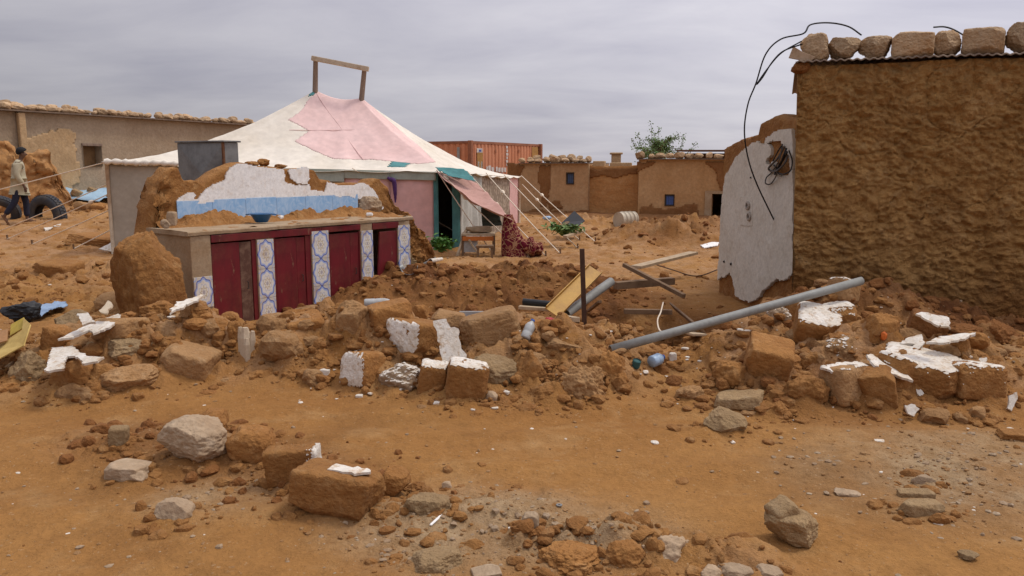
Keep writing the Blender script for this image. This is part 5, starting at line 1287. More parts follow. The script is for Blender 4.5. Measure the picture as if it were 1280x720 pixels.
L_ = [
 # left heap
 (105, 364, 162, 400, 'boulder', 'mud_pale', 'wide mud boulder with a yellowed plaster flake behind the white splinter', 1, '', 0, 0.15),
 (56, 388, 104, 424, 'boulder', 'stone_grey', 'brown grey boulder beside the blue plastic at the left edge heap', 2, '', 0, 0.1),
 (42, 408, 84, 454, 'boulder', 'mud', 'rounded brown boulder just right of the torn yellow carton', 3, '', 0, 0.1),
 (115, 400, 168, 432, 'block', 'mud_pale', 'flat mud block lying under the long white splinter', 4, '', 0, 0.2),
 (92, 425, 127, 448, 'boulder', 'stone_grey', 'small grey stone wedged behind the bent white plaster slab', 5, '', 0, 0.1),
 (126, 419, 189, 464, 'boulder', 'stone_grey', 'large grey brown boulder right of the bent white plaster slab', 6, '', 0, 0.1),
 (167, 418, 193, 443, 'boulder', 'mud_pale', 'small pale boulder touching the right side of the large grey brown boulder', 7, '', 0, 0.1),
 (52, 447, 112, 503, 'boulder', 'mud', 'peaked brown boulder in front of the bent white plaster slab', 8, '', 0, 0.08),
 (107, 455, 185, 503, 'boulder', 'mud_pale', 'broad smooth boulder at the foot of the left heap, nearest the path', 9, '', 0, 0.08),
 (107, 478, 126, 503, 'boulder', 'mud', 'small brown stone squeezed between the peaked and the broad boulder', 10, '', 0, 0.1),
 (198, 438, 260, 481, 'block', 'mud_pale', 'lone sharp cornered mud block at the path edge right of the left heap', 11, '', 0, 0.1),
 (40, 328, 88, 352, 'block', 'mud', 'low mud block alone on the sandy yard left of the cupboards', 12, '', 0, 0.1),
 (168, 372, 214, 400, 'clod', 'mud', 'soft mud lump under the first streak of white plaster', 13, '', 0, 0.3),
 (198, 380, 262, 405, 'clod', 'mud_pale', 'soft flat mud lump under the two parallel streaks of white plaster', 14, '', 0, 0.35),
 (232, 395, 290, 432, 'clod', 'mud', 'mud clod in front of the leftmost red door', 15, '', 0, 0.3),
 (4, 440, 50, 486, 'clod', 'stone_grey', 'dark clod under the torn yellow carton', 16, '', 0, 0.2),
 # centre heap
 (279, 402, 305, 442, 'clod', 'mud', 'tall brown clod beside the split white stump', 21, '', 0, 0.15),
 (326, 410, 373, 452, 'boulder', 'mud', 'rounded clod right of the split white stump', 22, '', 0, 0.2),
 (352, 430, 380, 458, 'boulder', 'mud_pale', 'upright angular stone below the rounded clod near the stump', 23, '', 0, 0.1),
 (354, 398, 404, 428, 'block', 'mud', 'mud block lying under the second tiled column', 24, '', 0, 0.2),
 (413, 374, 460, 430, 'boulder', 'mud_pale', 'pale rounded boulder in front of the third red door', 25, '', 0, 0.25),
 (457, 383, 514, 428, 'block', 'mud', 'long mud block tilted up in front of the door that hangs ajar', 26, '', 0, 0.1),
 (513, 382, 535, 408, 'boulder', 'mud', 'small upright stone behind the white faced block', 27, '', 0, 0.1),
 (487, 402, 549, 456, 'block', 'mud', 'square mud block with a white plastered left face', 28, 'L', 0.95, 0.08),
 (536, 392, 580, 430, 'block', 'mud_pale', 'mud block behind the upright white plaster plate', 29, '', 0, 0.1),
 (574, 396, 651, 452, 'block', 'mud_pale', 'biggest tan block of the centre heap under the grey board', 30, '', 0, 0.08),
 (429, 442, 474, 491, 'block', 'mud', 'small mud block with a white left face at the path edge', 31, 'L', 0.9, 0.1),
 (469, 450, 530, 498, 'clod', 'stone_pale', 'lumpy pale rubble crusted with white plaster on top', 32, 'T', 0.72, 0.1),
 (522, 456, 560, 502, 'block', 'mud', 'narrow block with crumbling white top beside the pale crusted lump', 33, 'T', 0.75, 0.1),
 (556, 454, 609, 512, 'block', 'mud', 'block with a clean white patch on top, jutting furthest onto the path', 34, 'T', 0.8, 0.1),
 (576, 441, 652, 498, 'boulder', 'stone_grey', 'large grey topped boulder below the biggest tan block', 35, '', 0, 0.12),
 (606, 488, 622, 508, 'boulder', 'stone_pale', 'little pale stone on the path beside the jutting block', 36, '', 0, 0.1),
 (640, 438, 688, 500, 'clod', 'mud', 'crumbly clod at the left flank of the big mud heap', 37, '', 0, 0.25),
 (678, 414, 742, 446, 'boulder', 'mud_pale', 'smooth pale boulder on the crest of the heap beside the grey pipe end', 38, '', 0, 0.3),
 (690, 452, 760, 508, 'clod', 'mud_pale', 'broad pale mud clod of the big heap facing the path', 39, '', 0, 0.35),
 (742, 436, 790, 490, 'clod', 'mud', 'brown clod just below the low end of the long grey pipe', 40, '', 0, 0.3),
 (655, 478, 706, 512, 'clod', 'mud', 'low clod at the foot of the big heap', 41, '', 0, 0.25),
 (388, 436, 418, 462, 'clod', 'mud', 'small clod behind the white cube on the path edge', 42, '', 0, 0.2),
 # right heap
 (936, 432, 996, 486, 'block', 'mud', 'tilted slab block with a thin white edge in the right heap', 51, '', 0, 0.1),
 (893, 450, 948, 496, 'clod', 'mud', 'rounded clod left of the tilted slab block', 52, '', 0, 0.15),
 (985, 467, 1043, 520, 'clod', 'mud', 'dark clod at the front of the right heap under the tilted slab block', 53, '', 0, 0.1),
 (1034, 460, 1086, 517, 'block', 'mud_pale', 'grey faced square block in the front row of the right heap', 54, 'T', 0.5, 0.08),
 (1080, 466, 1126, 521, 'block', 'mud', 'square brown block right of the grey faced block in the front row', 55, '', 0, 0.08),
 (1106, 452, 1154, 508, 'block', 'mud', 'block carrying a sloping cracked white slab', 56, 'T', 0.9, 0.1),
 (1120, 444, 1213, 510, 'block', 'mud', 'largest block of the right heap with a broad white plastered top', 57, 'T', 0.85, 0.08),
 (1192, 455, 1258, 512, 'block', 'mud', 'rightmost big block of the front row with a white strip on top', 58, 'T', 0.55, 0.08),
 (1000, 393, 1056, 438, 'block', 'mud', 'block with a bright white speckled sloping top below the long pipe', 59, 'T', 0.9, 0.25),
 (1030, 376, 1075, 420, 'block', 'mud', 'upright block with a white top behind the speckled white block', 60, 'T', 0.9, 0.1),
 (1081, 393, 1130, 450, 'boulder', 'mud', 'tall smooth mud block standing up in the middle of the right heap', 61, '', 0, 0.08),
 (1040, 357, 1074, 390, 'block', 'mud_pale', 'pale topped stone just below the high end of the long pipe', 62, 'T', 0.5, 0.1),
 (982, 380, 1010, 410, 'block', 'mud', 'brown block tucked under the long grey pipe', 63, 'T', 0.6, 0.1),
 (961, 380, 992, 412, 'clod', 'stone_pale', 'lump spotted with white crumbs left of the speckled white block', 64, 'T', 0.7, 0.2),
 (1000, 346, 1025, 366, 'block', 'mud_pale', 'small white topped stone above the long pipe at the wall corner', 65, 'T', 0.85, 0.1),
 (901, 492, 959, 520, 'block', 'stone_grey', 'flat dark slab stone above the grey cobble at the heap foot', 66, '', 0, 0.1),
 (883, 513, 938, 549, 'boulder', 'stone_grey', 'oval grey cobble at the foot of the right heap', 67, '', 0, 0.12),
 (1088, 434, 1124, 458, 'boulder', 'stone_grey', 'grey triangular stone with an orange scrap on it', 68, '', 0, 0.1),
 (1184, 426, 1220, 458, 'boulder', 'mud', 'rounded mud stone under the long white plaster plate', 69, '', 0, 0.12),
 (1233, 400, 1284, 440, 'clod', 'mud_red', 'dark red clod at the foot of the brown house by the right edge', 70, '', 0, 0.25),
 (1190, 402, 1236, 432, 'clod', 'mud_red', 'dark red clod at the foot of the brown house behind the white plate', 71, '', 0, 0.3),
 (1146, 398, 1192, 428, 'block', 'mud_red', 'red mud block carrying the tilted white plate near the house wall', 72, '', 0, 0.15),
 (1216, 508, 1237, 532, 'boulder', 'mud_pale', 'slender pale stone lying before the front row of blocks', 73, '', 0, 0.1),
 (1030, 418, 1084, 462, 'clod', 'mud_pale', 'pale crumbly clod streaked with white in the middle of the right heap', 74, 'T', 0.55, 0.3),
 (846, 480, 884, 506, 'clod', 'mud_pale', 'low pale clod left of the flat dark slab stone', 75, '', 0, 0.2),
 (1000, 440, 1040, 474, 'clod', 'mud', 'crumbly clod right of the tilted slab block', 76, '', 0, 0.25),
 (1150, 505, 1176, 524, 'clod', 'mud', 'small clod in front of the broad white topped block', 77, '', 0, 0.2),
 (958, 500, 990, 528, 'clod', 'mud', 'small rough clod right of the flat dark slab stone', 78, '', 0, 0.2),
]
for x0, y0, x1, y1, kd, mt, lab, sd, pl, cov, sk in L_:
    rng = random.Random(sd)
    rz = rng.uniform(-.5, .5)
    tilt = (rng.uniform(-.2, .2), rng.uniform(-.28, .28))
    if sd in (26,): tilt = (0, -.18)
    if sd == 51: tilt = (0.25, 0.22)
    if sd in (28, 31): rz = -0.55
    if sd in (59,): tilt = (0.42, 0.15)
    if sd in (56,): tilt = (0.1, 0.35)
    if sd in (57,): tilt = (0.08, 0.16); 
    px_rock(x0, y0, x1, y1, kd, mt, lab, 1000 + sd, pl, cov, (tilt[0], tilt[1], rz), sk, 1.0 if kd == 'block' else 0.85)
FG = 'loose stones beside the dirt path'
for x0, y0, x1, y1, kd, mt, lab, sd, pl, cov, sk in [
 (190, 519, 279, 596, 'boulder', 'stone_pale', 'big pale grey boulder with a hollow across its face beside the path', 1, '', 0, 0.04),
 (234, 512, 285, 552, 'boulder', 'mud', 'brown stone half hidden behind the big pale grey boulder', 2, '', 0, 0.1),
 (278, 532, 339, 590, 'boulder', 'mud', 'rounded brown boulder between the pale boulder and the white flecked block', 3, '', 0, 0.08),
 (328, 562, 396, 616, 'block', 'mud', 'mud block with white flecks on its right shoulder', 4, 'R', 0.62, 0.06),
 (363, 588, 472, 659, 'block', 'mud', 'biggest foreground mud block with a white strip along its top', 5, '', 0, 0.03),
 (469, 584, 511, 629, 'boulder', 'mud', 'rounded brown stone at the right end of the biggest foreground block', 6, '', 0, 0.06),
 (127, 577, 177, 605, 'block', 'stone_pale', 'low pale stone left of the big grey boulder', 7, '', 0, 0.15),
 (188, 624, 235, 662, 'boulder', 'stone_pale', 'flat pale grey stone sunk in the dirt at the lower left', 8, '', 0, 0.35),
 (134, 535, 157, 562, 'block', 'stone_grey', 'small dark grey upright stone on the low dirt ridge', 9, '', 0, 0.1),
 (160, 590, 181, 607, 'boulder', 'stone_pale', 'small whitish stone touching the low pale stone', 10, '', 0, 0.1),
 (502, 612, 560, 652, 'boulder', 'stone_grey', 'grey stone sunk in gravel right of the biggest foreground block', 11, '', 0, 0.35),
 (508, 682, 574, 720, 'boulder', 'stone_grey', 'flat grey stone at the bottom edge below the white stick', 12, '', 0, 0.4),
 (590, 711, 625, 726, 'block', 'stone_pale', 'pale square stone cut by the bottom edge', 13, '', 0, 0.2),
 (652, 642, 674, 666, 'boulder', 'stone_pale', 'small pointed pale stone on the gravel above the brown root lump', 14, '', 0, 0.1),
 (552, 602, 565, 616, 'boulder', 'stone_pale', 'small pale pebble on the path right of the brown stone', 15, '', 0, 0.1),
 (1202, 690, 1227, 706, 'boulder', 'stone_grey', 'small dark oval stone near the lower right corner', 17, '', 0, 0.1),
 (1130, 628, 1182, 649, 'slab', 'stone_grey', 'long flat grey stone in the gravel at right, lowest of three', 18, '', 0, 0.3),
 (1128, 612, 1170, 625, 'slab', 'stone_grey', 'flat grey stone in the gravel at right, middle of three', 19, '', 0, 0.3),
 (1142, 595, 1172, 610, 'boulder', 'stone_pale', 'pale lumpy stone in the gravel at right, highest of three', 20, '', 0, 0.4),
 (1048, 610, 1079, 624, 'boulder', 'stone_pale', 'pale flat stone left of the three gravel stones', 21, '', 0, 0.25),
 (873, 707, 904, 728, 'boulder', 'stone_pale', 'pale stone on the bottom edge, leftmost of three', 22, '', 0, 0.4),
 (903, 706, 945, 730, 'boulder', 'stone_pale', 'largest pale stone on the bottom edge, between two others', 23, '', 0, 0.4),
 (946, 708, 982, 730, 'boulder', 'stone_pale', 'pale stone on the bottom edge, rightmost of three', 24, '', 0, 0.4),
 (1256, 538, 1290, 553, 'block', 'mud', 'narrow brown stone by the right edge of the path', 25, '', 0, 0.1),
 (76, 294, 150, 309, 'block', 'mud', 'long low mud lump in the yard under the guy ropes', 26, '', 0, 0.2),
 (90, 253, 109, 266, 'boulder', 'mud_pale', 'pale stone in the yard right of the half buried tyre', 27, '', 0, 0.15),
 (109, 254, 128, 264, 'boulder', 'mud', 'brown stone in the yard below the blue sheet', 28, '', 0, 0.15),
 (670, 676, 762, 726, 'clod', 'mud', 'hollowed brown root like lump at the bottom edge', 29, '', 0, 0.35),
 (758, 676, 812, 716, 'clod', 'mud', 'rough brown earth lump right of the root like lump', 30, '', 0, 0.35),
 (812, 672, 872, 712, 'clod', 'stone_pale', 'low pale earth lump above the three stones on the bottom edge', 31, '', 0, 0.45),
]:
    rng = random.Random(sd + 50)
    px_rock(x0, y0, x1, y1, kd, mt, lab, 2000 + sd, pl, cov, (rng.uniform(-.06, .06), rng.uniform(-.08, .08), rng.uniform(-.3, .3)), sk, 0.58 if sd in (4, 5) else 0.45 if sd in (18, 19, 20) else 0.85, FG)
_bo = next(o for o in COL.objects if o.get('label', '').startswith('biggest foreground mud block'))
_bv = np.array([v.co[:] for v in _bo.data.vertices]) + np.array(_bo.location)
_q = on_z(436, 588, _bv[:, 2].max())
BIG_TOP = float(_bv[np.hypot(_bv[:, 0] - _q[0], _bv[:, 1] - _q[1]) < 0.07][:, 2].max())
# the L-shaped stone at the lower right: a low body with one raised horn
g = G(1000, 690)
body, V, Fc = rock_obj('boulder', g + [0, 0.09, 0], (0.26, 0.20, 0.15), 2104, 'boulder', M['stone_grey'], (0, 0.16, -0.25), 5, 'angular grey stone with a raised horn, alone on the path at the lower right', 'stone', FG, 0.05)
Vh, Fh = rock_shape(2102, 'block', 3); Vh = (Vh * [0.060, 0.06, 0.080]) @ rotm(0.1, -0.45, 0.3).T
mk('horn', Vh + g + [-0.035, 0.11, 0.105], Fh, M['stone_grey'], body, smooth=True)
# a flat white strip of plaster on the biggest foreground block, and on other stones
def plate(name, poly_px, d_or_z, th, mat, label=None, cat='plaster slab', group=None, tilt=None, parent=None, jag=0.012, seed=0):
    """a broken plate of plaster whose outline covers this polygon; plane given by three depth values or a level"""
    pts = [np.array(p, float) for p in poly_px]
    if callable(d_or_z): W = [d_or_z(*p) for p in pts]
    elif d_or_z is None: W = [G(*p) for p in pts]
    else: W = [on_z(p[0], p[1], d_or_z) for p in pts]
    W = np.array(W)
    c = W.mean(0); U, S_, Vt = np.linalg.svd(W - c); nrm = Vt[2]
    if nrm[2] < 0: nrm = -nrm
    W = W - np.outer((W - c) @ nrm, nrm)                         # flat
    # crumble the outline
    out = []; rng = random.Random(seed + len(poly_px))
    for i in range(len(W)):
        a, b2 = W[i], W[(i + 1) % len(W)]; L = np.linalg.norm(b2 - a); k = max(2, int(L / 0.022))
        for q in range(k):
            j = np.array([rng.gauss(0, 1), rng.gauss(0, 1), 0]) * jag * 0.5; j -= nrm * np.dot(j, nrm)
            out.append(a + (b2 - a) * q / k + j)
    out = np.array(out); n = len(out)
    th = min(th, 0.016); V = np.concatenate([out + nrm * th, out])
    f = [tuple(range(n)), tuple(range(n, 2 * n))[::-1]] + [(i, i + n, (i + 1) % n + n, (i + 1) % n) for i in range(n)]
    e1 = out[1] - out[0]
    sgn = sum(np.dot(np.cross(out[i] - c, out[(i + 1) % n] - c), nrm) for i in range(n))
    if sgn < 0: f = [q[::-1] for q in f]
    o = mk(name, V, f, mat, parent); tag(o, label, cat, group); return o
def tilted(z0, ref, slope_x=0.0, slope_y=0.0):
    """points of a sloping plane through on_z(ref, z0)"""
    p0 = on_z(ref[0], ref[1], z0); n = np.array([-slope_x, -slope_y, 1.0])
    return lambda px, py: on_plane(px, py, p0, n)
def gz(px, py, up=0.0): return float(G(px, py)[2]) + up
PS = 'white plaster pieces in the rubble'
plate('plaster_slab', [(66, 437), (90, 435), (108, 447), (129, 449), (121, 454), (105, 457), (97, 449), (84, 447), (78, 464), (57, 467)], tilted(gz(95, 466, 0.17), (95, 450), 0.10, 0.15), 0.025, M['plaster_dusty'], 'bent bright white plaster slab lying on the left heap', group=PS, seed=1)
plate('plaster_slab', [(74, 426), (112, 407), (150, 394), (153, 397), (140, 410), (118, 419), (112, 415), (92, 424)], tilted(gz(115, 440, 0.20), (115, 410), 0.1, 0.2), 0.022, M['plaster_dusty'], 'long pointed white splinter of plaster lying across the left heap', group=PS, seed=2)
plate('plaster_slab', [(98, 394), (110, 393), (120, 404), (105, 408)], tilted(gz(110, 425, 0.22), (110, 402), 0.2, 0.5), 0.03, M['plaster_dusty'], 'small square white plaster plate above the long splinter', group=PS, seed=3)
plate('plaster_slab', [(124, 391), (137, 377), (141, 383), (134, 395)], tilted(gz(130, 402, 0.14), (131, 388), 0.1, 0.9), 0.02, simple('yellowed plaster', (0.66, 0.55, 0.40), 0.85), 'yellowed plaster flake stuck on the wide mud boulder', group=PS, seed=4)
for poly, lab in (([(180, 389), (194, 381), (206, 363), (217, 362), (212, 374), (203, 384)], 'streak of white plaster on soft mud, nearest the adobe chunk'), ([(220, 378), (232, 366), (240, 362), (240, 367), (230, 377)], 'short streak of white plaster between two longer streaks'), ([(212, 392), (222, 380), (252, 370), (253, 374), (232, 384), (214, 393)], 'long streak of white plaster below the leftmost cupboard door')):
    plate('plaster_slab', poly, tilted(gz(poly[0][0], poly[0][1] + 8, 0.17), poly[0], 0.0, 0.22), 0.018, M['plaster_dusty'], lab, group=PS, jag=0.02, seed=len(lab))
plate('plaster_slab', [(542, 402), (557, 399), (563, 409), (573, 411), (574, 425), (583, 447), (577, 453), (553, 454), (549, 430), (545, 415)], tilted(gz(562, 455, 0.06), (562, 452), -0.15, 2.4), 0.03, M['plaster_dusty'], 'upright white plaster plate leaning against the biggest tan block', group=PS, seed=6)
plate('plaster_slab', [(199 + 1, 446), (206, 442), (212, 443), (207, 448)], None, 0.02, M['plaster_dusty'], 'small white chip on the slope left of the stump', group=PS, seed=7)
plate('plaster_slab', [(124, 312), (147, 300), (148, 309), (139, 315)], tilted(gz(140, 316, 0.03), (140, 314), 0.1, 0.5), 0.02, M['plaster_dusty'], 'white plate in the yard beside the adobe chunk', group=PS, seed=8)
for poly, lab in (([(55, 286), (66, 284), (64, 288), (57, 289)], 'white flake on the yard floor, left one of two'), ([(67, 283), (76, 281), (75, 285), (68, 285)], 'white flake on the yard floor, right one of two')):
    plate('plaster_slab', poly, None, 0.03, M['plaster_dusty'], lab, group=PS, seed=9)
plate('plaster_slab', [(410, 590), (420, 583), (463, 589), (463, 594), (446, 594), (428, 592)], lambda px, py: on_z(px, py, BIG_TOP - 0.008), 0.012, M['plaster_dusty'], 'white plaster strip on top of the biggest foreground block', group=PS, seed=10)
plate('plaster_slab', [(1159, 430), (1168, 425), (1195, 420), (1222, 418), (1205, 426), (1180, 431)], tilted(gz(1190, 452, 0.18), (1190, 426), 0.04, 0.1), 0.025, M['plaster_dusty'], 'long white plaster plate bridging clods near the house wall', group=PS, seed=11)
plate('plaster_slab', [(1146, 394), (1150, 391), (1185, 399), (1188, 412), (1166, 407)], tilted(gz(1168, 425, 0.20), (1168, 404), 0.05, 0.6), 0.03, M['plaster_dusty'], 'tilted grey white plate highest on the heap near the house wall', group=PS, seed=12)
plate('plaster_slab', [(1124, 432), (1134, 424), (1150, 420), (1155, 430), (1150, 438), (1128, 447), (1124, 445), (1146, 432)], tilted(gz(1140, 452, 0.10), (1140, 432), 0.1, 0.4), 0.02, M['plaster_dusty'], 'broken curved white plate right of the tall smooth mud block', group=PS, seed=13)
plate('plaster_slab', [(1082, 446), (1090, 445), (1106, 458), (1134, 470), (1140, 478), (1110, 468), (1092, 458)], tilted(gz(1108, 505, 0.22), (1110, 463), -0.22, 0.25), 0.02, M['plaster_dusty'], 'sloping cracked white slab on the front row of the right heap', group=PS, seed=14)
plate('plaster_slab', [(1024, 462), (1050, 454), (1078, 456), (1094, 465), (1070, 468), (1046, 468)], tilted(gz(1060, 512, 0.24), (1060, 462), -0.1, 0.25), 0.016, M['plaster_dusty'], 'thin white plaster sheet on the grey faced square block', group=PS, jag=0.025, seed=15)
plate('plaster_slab', [(1129, 508), (1142, 506), (1147, 512), (1141, 521), (1132, 518)], tilted(gz(1138, 522, 0.02), (1138, 520), 0.0, 1.4), 0.03, M['plaster_dusty'], 'small white piece with a nail hole standing before the front row', group=PS, seed=16)
plate('plaster_slab', [(1259, 495), (1270, 490), (1269, 504), (1262, 514), (1257, 510)], tilted(gz(1264, 514, 0.01), (1263, 513), 0.1, 1.8), 0.02, M['plaster_dusty'], 'narrow white piece standing at the right edge of the path', group=PS, seed=17)
plate('plaster_slab', [(1217, 452), (1232, 451), (1233, 455), (1220, 456)], None, 0.03, M['plaster_dusty'], 'small white piece on the clods above the rightmost big block', group=PS, seed=18)
plate('plaster_slab', [(1142, 486), (1147, 484), (1154, 494), (1150, 497)], tilted(gz(1148, 500, 0.05), (1148, 495), 0, .8), 0.02, M['plaster_dusty'], 'thin white sliver between the sloping slab and the broad white topped block', group=PS, seed=19)
plate('plaster_slab', [(876, 308), (890, 303), (899, 305), (897, 309), (880, 311)], None, 0.04, M['plaster'], 'white scrap on the dirt left of the ruined white wall', group=PS, seed=20)
# a square white cube of plaster on the path edge and a few more nubs
for x0, y0, x1, y1, lab, sd in ((399, 462, 412, 475, 'small white cube of plaster at the path edge', 1), (540, 502, 550, 508, 'white crumb on the path below the crusted lump', 2), (444, 494, 453, 500, 'white crumb on the path below the small white faced block', 3), (836, 443, 846, 459, 'white and tan stub standing near the blue bottle', 4)):
    px_rock(x0, y0, x1, y1, 'block', 'plaster_dusty', lab, 2300 + sd, sink=0.1, group=PS, name='plaster_piece')

# ------------------------------------------------------------------ loose debris
M['pvc'] = simple('weathered grey pipe', (0.27, 0.275, 0.255), 0.55, 0, (0.20, 0.195, 0.175), 4)
M['rusty_iron'] = simple('rusty iron', (0.085, 0.045, 0.028), 0.85, 0, (0.05, 0.028, 0.02), 12, 0.2)
M['yellow'] = simple('yellow painted sheet', (0.50, 0.285, 0.055), 0.55, 0, (0.40, 0.215, 0.05), 4)
M['wood_dark'] = simple('dirty timber', (0.20, 0.125, 0.07), 0.9, 0, (0.13, 0.075, 0.04), 8, 0.3)
M['wood_pale'] = simple('pale timber', (0.47, 0.36, 0.235), 0.9, 0, (0.35, 0.25, 0.155), 8, 0.3)
M['black'] = simple('black plastic', (0.016, 0.016, 0.017), 0.5)
M['rubber'] = simple('dusty tyre rubber', (0.045, 0.047, 0.055), 0.85, 0, (0.08, 0.07, 0.06), 5)
def hollow_pipe(name, a, b, r, mat, label, cat='pipe', n=20):
    a, b = np.asarray(a, float), np.asarray(b, float); d = b - a; L = np.linalg.norm(d)
    prof = [(r, 0), (r, L * .25), (r * 1.005, L * .5), (r, L * .75), (r, L), (r * 0.84, L), (r * 0.84, 0)]
    return tag(MB().lathe(a, d, prof, n, close=True).build(name, mat, smooth=False), label, cat)
pa_ = G(763, 438) * np.array([1, 1, 1]); pa_ = on_d(763, 437, pa_[1] - 0.12); pb_ = on_d(1077, 351, 6.5)
lp_ = hollow_pipe('long_pipe', pa_, pb_, 0.034, M['pvc'], 'long grey plastic pipe slanting up over the right rubble heap')
for p in lp_.data.polygons: p.use_smooth = True
# pit rubbish
q = on_d(731, 394, 7.55)
tag(MB().beam([q[0], q[1], q[2] - 0.15], on_d(727.5, 311, 7.53), 0.045, 0.03, up=(0, 1, 0)).build('iron_post', M['rusty_iron'], bevel=0.003), 'upright rusty iron post in front of the yellow sheet', 'post')
ya, yb = on_d(690, 391, 7.75), on_d(744, 337, 8.35)
ysheet = thing('yellow_channel', 'bent yellow metal channel lying tilted behind the rusty post', 'metal sheet', ya)
yd = yb - ya; yx = np.cross(yd / np.linalg.norm(yd), [0.1, -0.75, 0.65]); yx /= np.linalg.norm(yx); yn = np.cross(yx, yd / np.linalg.norm(yd))
if yn[2] < 0: yn, yx = -yn, -yx
mid_ = (ya + yb) / 2; hd = yd / 2
MB().box(mid_, hd, yx * 0.075, yn * 0.004).build('web', M['yellow'], ysheet)
for sg in (-1, 1): MB().box(mid_ + yx * 0.079 * sg + yn * 0.016, hd, yx * 0.004, yn * 0.022).build('flange', M['yellow'], ysheet)
hollow_pipe('drain_pipe', on_d(708, 392, 7.9), on_d(764, 352, 8.5), 0.047, M['pvc'], 'short wide grey drain pipe with an open end beside the yellow channel')
def plank(name, a, b, w, h, mat, label, roll=0.0, cat='plank'):
    o = MB().beam(a, b, w, h, roll=roll).build(name, mat, bevel=0.004); return tag(o, label, cat)
plank('plank', on_d(649, 384, 8.0), on_d(692, 387, 7.9), 0.07, 0.035, M['wood_pale'], 'short pale plank left of the yellow channel under the black box section')
hollow_pipe('black_tube', on_d(654, 377, 8.05), on_d(692, 381, 7.95), 0.035, M['black'], 'short black tube lying on the pale plank left of the yellow channel', 'tube', 12)
plank('plank', G(701, 400) + [0, 0, .03], G(720, 408) + [0, 0, .05], 0.06, 0.04, M['wood_pale'], 'grey wood offcut below the yellow channel')
plank('stick', G(735, 394) + [0, 0, .02], on_d(750, 377, 7.9), 0.035, 0.03, M['wood_dark'], 'short stick leaning right of the rusty post', cat='stick')
plank('beam', on_d(769, 357, 9.3), on_d(841, 351, 9.6), 0.10, 0.085, M['wood_dark'], 'dark timber beam lying across the back of the pit', cat='beam')
plank('plank', on_d(780, 331, 9.7), on_d(855, 370, 8.7), 0.05, 0.045, M['wood_dark'], 'dark timber stick slanting down into the pit')
plank('plank', on_d(795, 334, 10.6), on_d(867, 316, 11.9), 0.15, 0.04, M['wood_pale'], 'long pale plank lying beyond the pit')
plank('log', on_d(780, 389, 8.3), on_d(840, 390, 8.3), 0.06, 0.05, M['wood_dark'], 'thin log lying across the middle of the pit', cat='log')
plank('plank', G(840, 394) + [0, 0, .1], G(880, 420) + [0, 0, .03], 0.10, 0.02, M['wood_dark'], 'dark board leaning in the right side of the pit', roll=0.9)
plank('plank', G(848, 416) + [0, 0, .03], G(874, 428) + [0, 0, .05], 0.12, 0.02, M['wood_pale'], 'pale board half buried behind the long grey pipe')
tag(MB().tube(smooth_curve([on_d(829, 378, 8.2), on_d(826, 390, 8.0), on_d(822, 400, 7.8), on_d(824, 412, 7.6), on_d(832, 418, 7.5)], 6), 0.008, 5).build('cord', M['rope'], smooth=True), 'thin pale cord hanging down the side of the pit', 'cord')
tag(MB().tube(smooth_curve([G(810, 330) + [0, 0, .03], G(840, 343) + [0, 0, .06], G(870, 349) + [0, 0, .04], G(898, 346) + [0, 0, .1]], 6), 0.009, 5).build('wire', M['rusty_iron'], smooth=True), 'thin wire curving over the dirt towards the ruined white wall', 'wire')
# red bag, bottles
def crumple(name, c, dims, seed, mat, label, cat, sub=3):
    V, Fc = rock_shape(seed, 'clod', sub); V = V * (np.asarray(dims) / 2.0)
    return tag(mk(name, V + np.array(c) - [0, 0, V[:, 2].min() + 0.01], Fc, mat), label, cat)
crumple('plastic_bag', G(688, 407), (0.15, 0.10, 0.07), 61, simple('red plastic', (0.42, 0.03, 0.03), 0.4), 'crumpled red plastic bag below the yellow channel', 'bag')
def bottle(base, axis, L, r, mat, capm, label):
    axis = np.asarray(axis, float) / np.linalg.norm(axis)
    root = thing('bottle', label, 'bottle', base)
    prof = [(0, 0), (r * .9, 0), (r, r * .2), (r, L * .3), (r * .93, L * .34), (r, L * .38), (r, L * .62), (r * .8, L * .74), (r * .36, L * .88), (r * .34, L * .93), (0, L * .93)]
    MB().lathe(base, axis, prof, 14).build('bottle_body', mat, root, smooth=True)
    MB().lathe(np.asarray(base) + axis * L * .925, axis, [(0, 0), (r * .42, 0), (r * .42, L * .07), (0, L * .07)], 12).build('cap', capm, root)
M['pet'] = simple('dusty clear plastic', (0.42, 0.43, 0.42), 0.35, 0, (0.33, 0.31, 0.28), 7)
M['pet_blue'] = simple('pale blue plastic', (0.34, 0.46, 0.60), 0.35, 0, (0.26, 0.33, 0.42), 9)
M['cap_blue'] = simple('blue cap', (0.06, 0.14, 0.45), 0.4)
bottle(G(456, 387) + [0, 0, .05], (1, 0.05, 0.03), 0.26, 0.038, M['pet'], M['cap_blue'], 'clear plastic bottle lying below the cupboard door that hangs ajar')
bottle(G(656, 430) + [0, 0, .03], (0.25, 0.35, 0.5), 0.17, 0.04, M['pet'], M['cap_blue'], 'dusty grey bottle stuck upright in the dirt beside the red bag')
bottle(G(814, 461) + [0, 0, .05], (0.6, 0.5, 0.1), 0.14, 0.046, M['pet_blue'], M['cap_blue'], 'crushed pale blue bottle near the low end of the long pipe')
tag(MB().lathe(G(794, 462) + [0, 0, .02], (0.2, -.3, 1), [(0, 0), (.03, 0), (.032, .01), (.032, .055), (.027, .06), (.025, .052), (0, .05)], 16).build('can', simple('dark teal tin', (0.03, 0.10, 0.10), 0.5), smooth=False), 'dark teal tin can in the dirt left of the pale blue bottle', 'can')
crumple('plastic_scrap', G(1102, 452) + [0, 0, 0.17], (0.05, 0.05, 0.07), 63, simple('orange plastic', (0.60, 0.14, 0.02), 0.5), 'bright orange plastic scrap on the grey triangular stone', 'scrap')
